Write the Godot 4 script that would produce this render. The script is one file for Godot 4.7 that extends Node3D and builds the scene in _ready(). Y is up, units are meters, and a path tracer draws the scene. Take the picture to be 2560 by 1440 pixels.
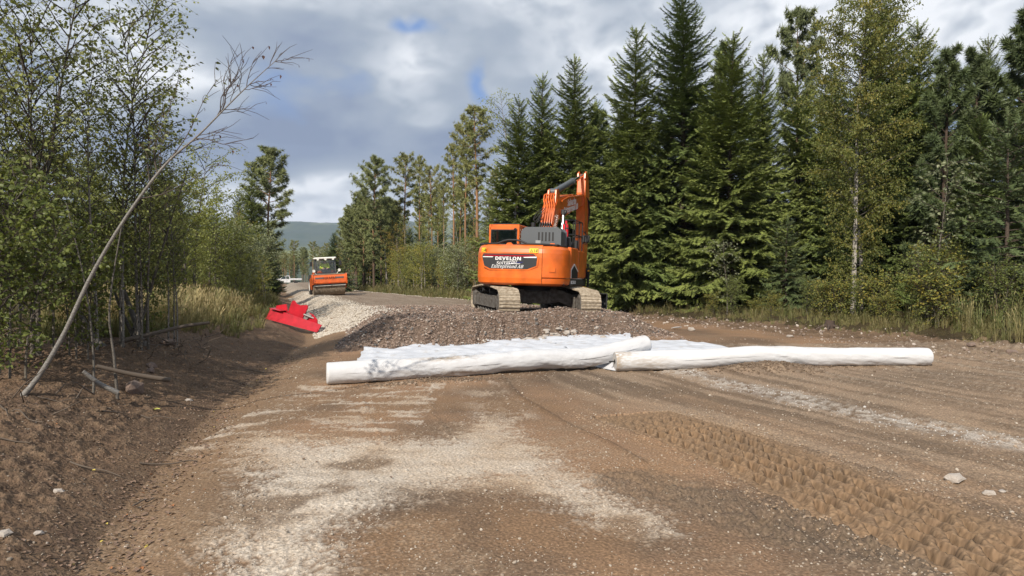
extends Node3D

# ---------------------------------------------------------------- mesh helpers
class MB:
	var v := PackedVector3Array()
	var n := PackedVector3Array()
	var c := PackedColorArray()
	var uv := PackedVector2Array()
	var xf := Transform3D()
	var col := Color(1, 1, 1)

	func tri(a0: Vector3, b0: Vector3, c0: Vector3) -> void:
		var a := xf * a0
		var b := xf * b0
		var d := xf * c0
		var nn := (d - a).cross(b - a).normalized()
		v.append(a); v.append(b); v.append(d)
		n.append(nn); n.append(nn); n.append(nn)
		c.append(col); c.append(col); c.append(col)

	func quad(a: Vector3, b: Vector3, d: Vector3, e: Vector3) -> void:
		tri(a, b, d)
		tri(a, d, e)

	func trin(a0: Vector3, b0: Vector3, c0: Vector3, na: Vector3, nb: Vector3, nc: Vector3) -> void:
		var a := xf * a0
		var b := xf * b0
		var d := xf * c0
		var m := xf.basis
		var ra := (m * na).normalized()
		var rb := (m * nb).normalized()
		var rc := (m * nc).normalized()
		if (d - a).cross(b - a).dot(ra + rb + rc) < 0.0:
			v.append(a); v.append(d); v.append(b)
			n.append(ra); n.append(rc); n.append(rb)
		else:
			v.append(a); v.append(b); v.append(d)
			n.append(ra); n.append(rb); n.append(rc)
		c.append(col); c.append(col); c.append(col)

	# flat triangle whose outward side is the one away from point o
	func trio(a: Vector3, b: Vector3, d: Vector3, o: Vector3) -> void:
		var nn := (d - a).cross(b - a)
		if nn.dot((a + b + d) / 3.0 - o) < 0.0:
			tri(a, d, b)
		else:
			tri(a, b, d)

	# chamfered box, centre p, full size s, bevel b
	func box(p: Vector3, s: Vector3, b := 0.0, turn := Basis()) -> void:
		var h := s * 0.5
		var keep := xf
		xf = xf * Transform3D(turn, p)
		if b <= 0.0:
			for ax in 3:
				for sg in [-1.0, 1.0]:
					var q: Array[Vector3] = []
					for k in [[-1, -1], [1, -1], [1, 1], [-1, 1]]:
						var w := Vector3()
						w[ax] = sg * h[ax]
						w[(ax + 1) % 3] = k[0] * h[(ax + 1) % 3]
						w[(ax + 2) % 3] = k[1] * h[(ax + 2) % 3]
						q.append(w)
					trio(q[0], q[1], q[2], Vector3()); trio(q[0], q[2], q[3], Vector3())
		else:
			var pts := {}
			for sx in [-1, 1]:
				for sy in [-1, 1]:
					for sz in [-1, 1]:
						var cr := Vector3(sx * h.x, sy * h.y, sz * h.z)
						for ax in 3:
							var w := Vector3(sx * (h.x - b), sy * (h.y - b), sz * (h.z - b))
							w[ax] = cr[ax]
							pts[[sx, sy, sz, ax]] = w
						trio(pts[[sx, sy, sz, 0]], pts[[sx, sy, sz, 1]], pts[[sx, sy, sz, 2]], Vector3())
			for ax in 3:
				var a1 := (ax + 1) % 3
				var a2 := (ax + 2) % 3
				for s0 in [-1, 1]:
					var q := []
					for k in [[-1, -1], [1, -1], [1, 1], [-1, 1]]:
						var sg := [0, 0, 0]
						sg[ax] = s0; sg[a1] = k[0]; sg[a2] = k[1]
						q.append(pts[[sg[0], sg[1], sg[2], ax]])
					trio(q[0], q[1], q[2], Vector3()); trio(q[0], q[2], q[3], Vector3())
					for s1 in [-1, 1]:
						# edge chamfer between face ax (s0) and face a1 (s1)
						var e := []
						for s2 in [-1, 1]:
							var sg2 := [0, 0, 0]
							sg2[ax] = s0; sg2[a1] = s1; sg2[a2] = s2
							e.append(pts[[sg2[0], sg2[1], sg2[2], ax]])
							e.append(pts[[sg2[0], sg2[1], sg2[2], a1]])
						trio(e[0], e[1], e[3], Vector3()); trio(e[0], e[3], e[2], Vector3())
		xf = keep

	# tube along points with radii; smooth
	func tube(pts: PackedVector3Array, rad: PackedFloat32Array, sides := 6, cap := true) -> void:
		var m := pts.size()
		var rings: Array[PackedVector3Array] = []
		var side := Vector3()
		for i in m:
			var d := (pts[mini(i + 1, m - 1)] - pts[maxi(i - 1, 0)]).normalized()
			if i == 0:
				side = d.cross(Vector3(0.31, 0.2, 0.93)).normalized()
				if side.length() < 0.1:
					side = d.cross(Vector3.RIGHT).normalized()
			else:
				side = (side - d * side.dot(d)).normalized()
			var up := d.cross(side)
			var r := PackedVector3Array()
			for k in sides:
				var a := TAU * k / sides
				r.append(side * cos(a) + up * sin(a))
			rings.append(r)
		for i in m - 1:
			for k in sides:
				var k2 := (k + 1) % sides
				var a := pts[i] + rings[i][k] * rad[i]
				var b := pts[i] + rings[i][k2] * rad[i]
				var d2 := pts[i + 1] + rings[i + 1][k2] * rad[i + 1]
				var e := pts[i + 1] + rings[i + 1][k] * rad[i + 1]
				trin(a, b, d2, rings[i][k], rings[i][k2], rings[i + 1][k2])
				if rad[i + 1] > 0.0001:
					trin(a, d2, e, rings[i][k], rings[i + 1][k2], rings[i + 1][k])
		if cap:
			for en in [0, m - 1]:
				if rad[en] < 0.0005:
					continue
				var dd: Vector3 = (pts[0] - pts[1]).normalized() if en == 0 else (pts[m - 1] - pts[m - 2]).normalized()
				for k in range(1, sides - 1):
					trin(pts[en] + rings[en][0] * rad[en], pts[en] + rings[en][k] * rad[en], pts[en] + rings[en][k + 1] * rad[en], dd, dd, dd)

	func cyl(a: Vector3, b: Vector3, r: float, sides := 12) -> void:
		tube(PackedVector3Array([a, b]), PackedFloat32Array([r, r]), sides)

	# surface of revolution about the x axis: profile of (x, r), sharp between rows
	func lathe_x(p: Vector3, prof: Array, sides := 24) -> void:
		for i in prof.size() - 1:
			var p0: Vector2 = prof[i]
			var p1: Vector2 = prof[i + 1]
			var dn := Vector2(-(p1.y - p0.y), p1.x - p0.x).normalized()
			for k in sides:
				var a0 := TAU * k / sides
				var a1 := TAU * (k + 1) / sides
				var u0 := Vector3(0, cos(a0), sin(a0))
				var u1 := Vector3(0, cos(a1), sin(a1))
				var X := Vector3(1, 0, 0)
				var n0 := X * dn.x + u0 * dn.y
				var n1 := X * dn.x + u1 * dn.y
				var A := p + X * p0.x + u0 * p0.y
				var B := p + X * p0.x + u1 * p0.y
				var C := p + X * p1.x + u1 * p1.y
				var D := p + X * p1.x + u0 * p1.y
				if p0.y > 0.0001:
					trin(A, B, C, n0, n1, n1)
				if p1.y > 0.0001:
					trin(A, C, D, n0, n1, n0)

	# polygon in the (u, v) plane swept from w0 to w1, chamfered; axes give the directions of u, v, w
	func prism(poly: PackedVector2Array, w0: float, w1: float, b: float, au: Vector3, av: Vector3, aw: Vector3, p := Vector3()) -> void:
		if not Geometry2D.is_polygon_clockwise(poly):
			poly.reverse()
		var m := poly.size()
		var ins := PackedVector2Array()
		for i in m:
			var d0 := (poly[i] - poly[(i + m - 1) % m]).normalized()
			var d1 := (poly[(i + 1) % m] - poly[i]).normalized()
			var n0 := Vector2(-d0.y, d0.x)
			var n1 := Vector2(-d1.y, d1.x)
			var bis := n0 + n1
			var l := bis.length()
			bis = bis / l if l > 0.05 else n0
			ins.append(poly[i] + bis * (b / maxf(0.35, bis.dot(n0))) * _inward(poly))
		var rows := [[ins, w0], [poly, w0 + b], [poly, w1 - b], [ins, w1]] if b > 0.0 else [[poly, w0], [poly, w1]]
		for r in rows.size() - 1:
			var pa: PackedVector2Array = rows[r][0]
			var pb: PackedVector2Array = rows[r + 1][0]
			for i in m:
				var j := (i + 1) % m
				var A := p + au * pa[i].x + av * pa[i].y + aw * float(rows[r][1])
				var B := p + au * pa[j].x + av * pa[j].y + aw * float(rows[r][1])
				var C := p + au * pb[j].x + av * pb[j].y + aw * float(rows[r + 1][1])
				var D := p + au * pb[i].x + av * pb[i].y + aw * float(rows[r + 1][1])
				var e := poly[j] - poly[i]
				var on := Vector2(e.y, -e.x) * _inward(poly)
				var o3 := -(au * on.x + av * on.y).normalized()
				if r == 0 and b > 0.0:
					o3 -= aw * 0.9
				elif r == 2:
					o3 += aw * 0.9
				_tdir(A, B, C, o3); _tdir(A, C, D, o3)
		var idx := Geometry2D.triangulate_polygon(ins if b > 0.0 else poly)
		var capp: PackedVector2Array = ins if b > 0.0 else poly
		for t in range(0, idx.size(), 3):
			for s in 2:
				var w := w0 if s == 0 else w1
				var q := []
				for k in 3:
					var u2 := capp[idx[t + k]]
					q.append(p + au * u2.x + av * u2.y + aw * w)
				_tdir(q[0], q[1], q[2], -aw if s == 0 else aw)

	func _inward(poly: PackedVector2Array) -> float:
		return -1.0 if not Geometry2D.is_polygon_clockwise(poly) else 1.0

	func _tdir(a: Vector3, b: Vector3, d: Vector3, o: Vector3) -> void:
		if (d - a).cross(b - a).dot(o) < 0.0:
			tri(a, d, b)
		else:
			tri(a, b, d)

	func mesh(colors := false) -> ArrayMesh:
		var m := ArrayMesh.new()
		if v.is_empty():
			return m
		var arr := []
		arr.resize(Mesh.ARRAY_MAX)
		arr[Mesh.ARRAY_VERTEX] = v
		arr[Mesh.ARRAY_NORMAL] = n
		if colors:
			arr[Mesh.ARRAY_COLOR] = c
		if uv.size() == v.size():
			arr[Mesh.ARRAY_TEX_UV] = uv
		m.add_surface_from_arrays(Mesh.PRIMITIVE_TRIANGLES, arr)
		return m

# foliage: native array transforms of small templates, no normals (flat)
class FOL:
	var v := PackedVector3Array()
	var c := PackedColorArray()
	func put(t: Transform3D, tpl: PackedVector3Array, cols: PackedColorArray) -> void:
		v.append_array(t * tpl)
		c.append_array(cols)
	func mesh() -> ArrayMesh:
		var m := ArrayMesh.new()
		var arr := []
		arr.resize(Mesh.ARRAY_MAX)
		arr[Mesh.ARRAY_VERTEX] = v
		arr[Mesh.ARRAY_COLOR] = c
		m.add_surface_from_arrays(Mesh.PRIMITIVE_TRIANGLES, arr)
		return m

var rng := RandomNumberGenerator.new()
var nz_a := FastNoiseLite.new()   # broad
var nz_b := FastNoiseLite.new()   # metre
var nz_c := FastNoiseLite.new()   # fine
var nz_d := FastNoiseLite.new()   # very fine
var used := {}

func rf(a: float, b: float) -> float:
	return rng.randf_range(a, b)

func sst(a: float, b: float, x: float) -> float:
	var t := clampf((x - a) / (b - a), 0.0, 1.0)
	return t * t * (3.0 - 2.0 * t)

func lut(tx: Array, ty: Array, x: float) -> float:
	var n := tx.size()
	if x <= tx[0]:
		return ty[0] + (x - tx[0]) * (ty[1] - ty[0]) / (tx[1] - tx[0])
	for i in range(1, n):
		if x <= tx[i]:
			return ty[i - 1] + (x - tx[i - 1]) * (ty[i] - ty[i - 1]) / (tx[i] - tx[i - 1])
	return ty[n - 1] + (x - tx[n - 1]) * (ty[n - 1] - ty[n - 2]) / (tx[n - 1] - tx[n - 2])

func numbered(s: String) -> String:
	if not used.has(s):
		used[s] = 0
		return s
	used[s] += 1
	return "%s_%03d" % [s, used[s]]

func thing(called: String, label: String, category: String, at := Vector3.ZERO, turn := 0.0, group := "") -> Node3D:
	var o := Node3D.new()
	o.name = numbered(called)
	add_child(o)
	o.position = at
	o.rotation.y = turn
	tag(o, label, category, group)
	return o

func tag(o: Node, label: String, category: String, group := "") -> void:
	o.set_meta("label", label)
	o.set_meta("category", category)
	if group != "":
		o.set_meta("group", group)

func part(parent: Node, called: String, m: Mesh, mat: Material, xf := Transform3D()) -> MeshInstance3D:
	var o := MeshInstance3D.new()
	o.name = called if parent != self else numbered(called)
	o.mesh = m
	o.material_override = mat
	o.transform = xf
	parent.add_child(o, true)
	return o

func kind(o: Node, k: String) -> Node:
	o.set_meta("kind", k)
	return o

func L(r: float, g: float, b: float) -> Color:   # linear base colour -> albedo_color
	return Color(r, g, b).linear_to_srgb()

func mat(col: Color, rough := 0.7, metal := 0.0) -> StandardMaterial3D:
	var m := StandardMaterial3D.new()
	m.albedo_color = col
	m.roughness = rough
	m.metallic = metal
	return m

func noise_tex(type: int, freq: float, size: int, lo: Color, hi: Color, octaves := 4, seed_ := 1, mid := -1.0, ret := -1) -> NoiseTexture2D:
	var n := FastNoiseLite.new()
	n.noise_type = type
	n.frequency = freq
	n.seed = seed_
	n.fractal_octaves = octaves
	if ret >= 0:
		n.cellular_return_type = ret
	var t := NoiseTexture2D.new()
	t.width = size
	t.height = size
	t.seamless = true
	t.noise = n
	var g := Gradient.new()
	g.set_color(0, lo)
	g.set_color(1, hi)
	if mid > 0.0:
		g.set_offset(0, mid)
	t.color_ramp = g
	return t

func text_mesh(s: String, font_name: String, bold: bool, height: float, depth: float, italic := 0.0, widen := 1.0) -> ArrayMesh:
	var f := SystemFont.new()
	f.font_names = PackedStringArray([font_name])
	f.font_weight = 700 if bold else 400
	var t := TextMesh.new()
	t.text = s
	t.font = f
	t.font_size = 32
	t.pixel_size = height / 32.0 * 1.37
	t.depth = depth
	var out := ArrayMesh.new()
	for i in t.get_surface_count():
		var a := t.surface_get_arrays(i)
		var vv: PackedVector3Array = a[Mesh.ARRAY_VERTEX]
		for k in vv.size():
			var p := vv[k]
			vv[k] = Vector3((p.x + p.y * italic) * widen, p.y, p.z)
		a[Mesh.ARRAY_VERTEX] = vv
		a[Mesh.ARRAY_NORMAL] = null
		a[Mesh.ARRAY_TANGENT] = null
		out.add_surface_from_arrays(Mesh.PRIMITIVE_TRIANGLES, a)
	return out

# ---------------------------------------------------------------- scene
const CAM_H := 1.65

func _ready() -> void:
	rng.seed = 20251
	for s in [[nz_a, 0.11, 3, 11], [nz_b, 0.8, 4, 12], [nz_c, 4.5, 3, 13], [nz_d, 17.0, 2, 14]]:
		var q: FastNoiseLite = s[0]
		q.noise_type = FastNoiseLite.TYPE_SIMPLEX_SMOOTH
		q.frequency = s[1]
		q.fractal_octaves = s[2]
		q.seed = s[3]
	# camera
	var cam := Camera3D.new()
	cam.name = "camera"
	add_child(cam)
	cam.position = Vector3(0, CAM_H, 0)
	cam.rotation_degrees = Vector3(-0.97, 0, 0)
	cam.fov = 44.15
	cam.near = 0.05
	cam.far = 12000.0
	# sky
	var env := Environment.new()
	env.background_mode = Environment.BG_SKY
	var sky := Sky.new()
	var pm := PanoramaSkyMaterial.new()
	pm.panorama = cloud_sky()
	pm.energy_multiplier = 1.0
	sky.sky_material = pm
	env.sky = sky
	env.tonemap_mode = Environment.TONE_MAPPER_LINEAR
	env.tonemap_exposure = 1.35
	env.sdfgi_enabled = true
	env.ssao_enabled = true
	env.ssil_enabled = true
	env.fog_enabled = FOG > 0.0
	env.fog_density = FOG
	env.fog_light_color = Color(0.72, 0.8, 0.92)
	var we := WorldEnvironment.new()
	we.name = "world_environment"
	we.environment = env
	add_child(we)
	# sun: behind the camera to the left
	var sun := DirectionalLight3D.new()
	sun.name = "sun"
	add_child(sun)
	var az := deg_to_rad(25.0)
	var el := deg_to_rad(36.0)
	var to_sun := Vector3(-sin(az) * cos(el), sin(el), cos(az) * cos(el))
	sun.look_at_from_position(to_sun * 50.0, Vector3.ZERO)
	sun.light_energy = 1.4
	sun.light_color = Color(1.0, 0.955, 0.89)
	sun.light_angular_distance = 0.53
	sun.shadow_enabled = true
	build_all()

const FOG := 0.00012

func cloud_sky() -> ImageTexture:
	var W := 2560
	var Hh := 1280
	var top := Hh / 2
	var ns: Array[FastNoiseLite] = []
	for q in [[1.5, 4, 5], [3.6, 4, 23], [10.0, 5, 44]]:
		var n := FastNoiseLite.new()
		n.noise_type = FastNoiseLite.TYPE_SIMPLEX_SMOOTH
		n.frequency = q[0]; n.fractal_octaves = q[1]; n.seed = q[2]; n.fractal_gain = 0.55
		ns.append(n)
	var n1 := ns[0]
	var n2 := ns[1]
	var n3 := ns[2]
	# banks of cloud: azimuth, elevation, half widths (degrees), thickness change, brightness change
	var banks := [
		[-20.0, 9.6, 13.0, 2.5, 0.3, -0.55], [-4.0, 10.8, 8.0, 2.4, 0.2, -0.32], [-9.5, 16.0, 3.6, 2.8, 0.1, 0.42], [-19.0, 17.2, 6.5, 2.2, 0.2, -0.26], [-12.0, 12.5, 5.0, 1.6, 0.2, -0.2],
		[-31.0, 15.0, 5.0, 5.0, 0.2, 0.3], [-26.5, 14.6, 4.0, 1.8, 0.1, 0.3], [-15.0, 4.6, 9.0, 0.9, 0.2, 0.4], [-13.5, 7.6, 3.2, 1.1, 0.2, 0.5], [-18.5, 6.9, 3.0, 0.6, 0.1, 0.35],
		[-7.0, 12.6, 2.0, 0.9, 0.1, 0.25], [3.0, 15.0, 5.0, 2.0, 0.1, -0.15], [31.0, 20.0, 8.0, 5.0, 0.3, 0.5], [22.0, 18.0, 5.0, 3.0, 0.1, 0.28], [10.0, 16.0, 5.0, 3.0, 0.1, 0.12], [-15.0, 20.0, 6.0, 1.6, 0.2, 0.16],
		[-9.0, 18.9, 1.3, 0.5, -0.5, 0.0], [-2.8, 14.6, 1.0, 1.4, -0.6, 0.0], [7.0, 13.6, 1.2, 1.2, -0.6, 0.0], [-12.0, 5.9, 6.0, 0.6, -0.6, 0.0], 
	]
	var data := PackedByteArray()
	data.resize(W * Hh * 3)
	var below := L(0.24, 0.23, 0.21)
	data.fill(int(below.g * 255.0))
	for j in top:
		var el := (0.5 - (j + 0.5) / Hh) * PI
		var eld := rad_to_deg(el)
		var se := sin(el)
		var ce := cos(el)
		var hz := exp(-eld / 9.0)
		for i in W:
			var k := (j * W + i) * 3
			if i % 2 == 1 and (j < top / 2 or (i > W / 6 and i < W * 5 / 6)):
				data[k] = data[k - 3]; data[k + 1] = data[k - 2]; data[k + 2] = data[k - 1]
				continue
			var az := TAU * (i + 0.5) / W
			var azd := rad_to_deg(az)
			if azd > 180.0:
				azd -= 360.0
			var vx := sin(az) * ce
			var vy := se * (2.6 - 1.2 * se)
			var vz := -cos(az) * ce
			var a := n1.get_noise_3d(vx, vy, vz)
			var b := n2.get_noise_3d(vx + a * 0.06, vy + a * 0.1, vz)
			var e := n3.get_noise_3d(vx + b * 0.04, vy + b * 0.05, vz)
			var th := 0.66 + a * 0.55 + b * 0.4 + e * 0.18
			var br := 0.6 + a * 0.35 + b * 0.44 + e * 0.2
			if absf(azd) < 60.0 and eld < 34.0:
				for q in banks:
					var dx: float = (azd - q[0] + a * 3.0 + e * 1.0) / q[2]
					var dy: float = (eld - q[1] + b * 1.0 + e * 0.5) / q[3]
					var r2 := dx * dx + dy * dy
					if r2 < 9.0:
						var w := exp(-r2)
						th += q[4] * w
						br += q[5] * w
			# billowing lit tops where it is bright
			br += (0.16 - absf(e) * 0.95) * sst(0.5, 0.95, br)
			th = clampf((th - 0.05) * 2.4, 0.0, 1.0)
			br = clampf(br, 0.0, 1.1)
			var r: float
			var g: float
			var bl: float
			if br < 0.5:
				var t := br / 0.5
				r = lerpf(0.195, 0.33, t); g = lerpf(0.24, 0.375, t); bl = lerpf(0.34, 0.44, t)
			else:
				var t2 := (br - 0.5) / 0.6
				r = lerpf(0.33, 0.74, t2); g = lerpf(0.375, 0.76, t2); bl = lerpf(0.44, 0.79, t2)
			r = lerpf(lerpf(0.13, 0.32, hz), r, th); g = lerpf(lerpf(0.24, 0.42, hz), g, th); bl = lerpf(lerpf(0.5, 0.58, hz), bl, th)
			var cs := Color(r, g, bl).linear_to_srgb()
			data[k] = int(clampf(cs.r, 0, 1) * 255.0); data[k + 1] = int(clampf(cs.g, 0, 1) * 255.0); data[k + 2] = int(clampf(cs.b, 0, 1) * 255.0)
	var im := Image.create_from_data(W, Hh, false, Image.FORMAT_RGB8, data)
	return ImageTexture.create_from_image(im)

# ---------------------------------------------------------------- terrain (d = distance ahead of the camera = -z)
const DT := [-20.0, 0.0, 4.0, 5.0, 6.8, 9.2, 12.7, 18.3, 26.0, 45.0, 75.0, 110.0, 160.0, 260.0]
const DX := [1.0, -1.9, -2.33, -2.66, -3.1, -3.7, -4.25, -5.2, -7.5, -13.8, -24.5, -36.0, -51.0, -80.0]
const RT := [-20.0, 0.0, 8.0, 15.0, 19.0, 22.0, 32.0, 45.0, 75.0, 110.0, 160.0, 260.0]
const RX := [20.0, 16.0, 13.5, 11.0, 9.2, 8.0, 4.4, -3.6, -16.2, -28.0, -43.0, -71.0]
const FT := [14.0, 18.0, 22.0, 28.0, 34.0, 45.0, 75.0, 110.0, 160.0, 260.0]
const FX := [4.3, 4.3, 4.0, 3.3, 1.2, -4.6, -17.4, -29.2, -44.0, -72.0]
var patch := PackedVector2Array([Vector2(-2.6, 7.33), Vector2(-1.92, 6.81), Vector2(-1.41, 6.98), Vector2(-1.13, 7.0), Vector2(-0.6, 7.1), Vector2(-0.47, 7.7), Vector2(-0.2, 8.6), Vector2(0.05, 7.3), Vector2(0.56, 5.86), Vector2(0.97, 4.8), Vector2(0.93, 4.58), Vector2(0.59, 4.73), Vector2(0.21, 5.33), Vector2(-0.16, 5.64), Vector2(-0.55, 5.43), Vector2(-0.87, 5.14), Vector2(-1.03, 4.8), Vector2(-1.12, 4.5), Vector2(-0.95, 3.8), Vector2(-0.8, 2.6), Vector2(-1.3, 2.6), Vector2(-1.62, 3.91), Vector2(-1.8, 4.44), Vector2(-1.88, 5.05), Vector2(-2.19, 5.98), Vector2(-2.55, 6.66)])
var chalk := PackedVector2Array([Vector2(2.7, 13.0), Vector2(2.95, 12.2), Vector2(3.42, 10.66), Vector2(3.9, 9.4), Vector2(4.3, 8.2), Vector2(5.0, 7.0), Vector2(6.3, 5.0)])
var tread := PackedVector2Array([Vector2(1.42, 8.7), Vector2(1.68, 8.0), Vector2(1.98, 7.2), Vector2(2.28, 6.1), Vector2(2.55, 5.14), Vector2(2.8, 4.44), Vector2(3.02, 3.8), Vector2(3.5, 2.4)])
var wheel := PackedVector2Array([Vector2(2.3, 9.8), Vector2(2.7, 8.6), Vector2(3.05, 7.3), Vector2(3.42, 5.86), Vector2(3.7, 4.9), Vector2(4.3, 3.0)])
var strip_l := PackedVector2Array([Vector2(-2.32, 11.3), Vector2(-2.0, 9.45), Vector2(-1.58, 7.92), Vector2(-1.23, 6.81)])
var strip_r := PackedVector2Array([Vector2(-1.5, 11.5), Vector2(-0.92, 8.37), Vector2(-0.57, 6.98)])
var seam := PackedVector2Array([Vector2(-0.27, 12.21), Vector2(0.11, 9.77), Vector2(0.62, 7.92), Vector2(0.94, 6.98), Vector2(1.15, 6.2)])

func poly_near(p: Vector2, line: PackedVector2Array) -> Vector3:   # (distance, along, signed side)
	var best := 1e9
	var along := 0.0
	var acc := 0.0
	var side := 0.0
	for i in line.size() - 1:
		var a := line[i]
		var e := line[i + 1] - a
		var l := e.length()
		var t := clampf((p - a).dot(e) / (l * l), 0.0, 1.0)
		var q := p - (a + e * t)
		var dd := q.length()
		if dd < best:
			best = dd
			along = acc + t * l
			side = signf(e.cross(q))
		acc += l
	return Vector3(best, along, side * best)

func base_h(x: float, d: float) -> float:
	var dx := lut(DT, DX, d)
	var rx := lut(RT, RX, d)
	var s := dx - x
	var t := x - rx
	var h := 0.0
	h += 0.14 * sst(12.0, 17.0, d) * (1.0 - sst(20.0, 30.0, d)) * sst(-2.5, 2.0, -s)
	if s > -3.0:
		var B := lut([0.0, 6.0, 12.0, 20.0, 28.0, 50.0], [0.34, 0.42, 0.55, 0.5, 0.38, 0.3], clampf(d, 0.0, 50.0))
		h += B * sst(0.1, 2.2 + 0.02 * d, s) + 0.25 * sst(3.0, 14.0, s)
		var dep := 0.07 + 0.16 * sst(12.0, 22.0, d)
		var wd := 0.3 + 0.4 * sst(12.0, 24.0, d)
		h -= dep * exp(-s * s / (wd * wd))
		h += 0.07 * nz_b.get_noise_2d(x * 0.9, d * 0.9) * sst(0.2, 1.5, s)
	if t > -1.0:
		h += 0.24 * sst(-0.4, 2.2, t) + 0.25 * sst(4.0, 14.0, t)
		h += 0.12 * nz_b.get_noise_2d(x * 0.7 + 40.0, d * 0.7) * sst(-0.8, 0.8, t)
	h += 0.05 * nz_a.get_noise_2d(x * 1.6, d * 1.6)
	if d > 150.0:
		h -= 9.0 * sst(150.0, 420.0, d)
	# low mound of soil in front of the right roll, raised soil under the folded one
	h += 0.13 * exp(-pow((x - 4.45) / 0.75, 2.0) - pow((d - 12.35) / 0.28, 2.0))
	h += 0.05 * exp(-pow((x + 1.0) / 0.9, 2.0) - pow((d - 11.05) / 0.25, 2.0))
	return h

func toe_d(x: float) -> float:
	return lut([-6.0, -3.7, -1.8, 0.9, 2.2, 4.4], [14.0, 14.3, 15.0, 16.4, 17.0, 17.6], x) + 0.5 * nz_b.get_noise_2d(x * 1.3, 3.0) + 0.22 * nz_c.get_noise_2d(x, 9.0)

func fill_w(x: float, d: float) -> float:
	if d < 14.5 or d > 250.0:
		return 0.0
	var le := lut(DT, DX, d) + lut([14.0, 20.0, 26.0, 40.0, 75.0], [0.7, 0.9, 1.0, 0.6, 0.5], clampf(d, 14, 75))
	var re := lut(FT, FX, d)
	return sst(0.0, 1.2, x - le) * sst(0.0, 1.1, re - x) * (1.0 - sst(150.0, 240.0, d))

func fill_h(x: float, d: float) -> float:
	if d < 14.5:
		return 0.0
	var w := fill_w(x, d)
	if w <= 0.0:
		return 0.0
	var td := toe_d(x)
	var rise := sst(-0.1, 2.4, d - td)
	var F := lut([14.0, 19.0, 27.0, 33.0, 60.0, 140.0], [0.5, 0.46, 0.44, 0.34, 0.32, 0.25], clampf(d, 14, 140))
	var h := F * w * rise
	if d < 34.0:
		h += (0.07 * nz_b.get_noise_2d(x * 1.1, d * 1.1 + 20.0) + 0.02 * nz_c.get_noise_2d(x, d)) * w * rise * (1.0 - sst(26.0, 33.0, d))
		# gravel pushed up between and in front of the tracks
		h += 0.17 * exp(-pow((x - 1.25) / 0.75, 2.0) - pow((d - 19.3) / 0.7, 2.0)) * w
		h += 0.08 * exp(-pow((x + 1.0) / 1.2, 2.0) - pow((d - 18.9) / 0.6, 2.0)) * w
	return maxf(h, 0.0)

func ground_h(x: float, d: float) -> float:
	return base_h(x, d) + fill_h(x, d)

func gy(x: float, z: float) -> float:
	return ground_h(x, -z)

func in_patch(p: Vector2) -> float:   # > 0 inside; about the distance to the outline
	var ds := 1e9
	for i in patch.size():
		var q := Geometry2D.get_closest_point_to_segment(p, patch[i], patch[(i + 1) % patch.size()])
		ds = minf(ds, q.distance_squared_to(p))
	var dd := sqrt(ds)
	return dd if Geometry2D.is_point_in_polygon(p, patch) else -dd

var g_cls := 0
var g_col := Color()
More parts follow.
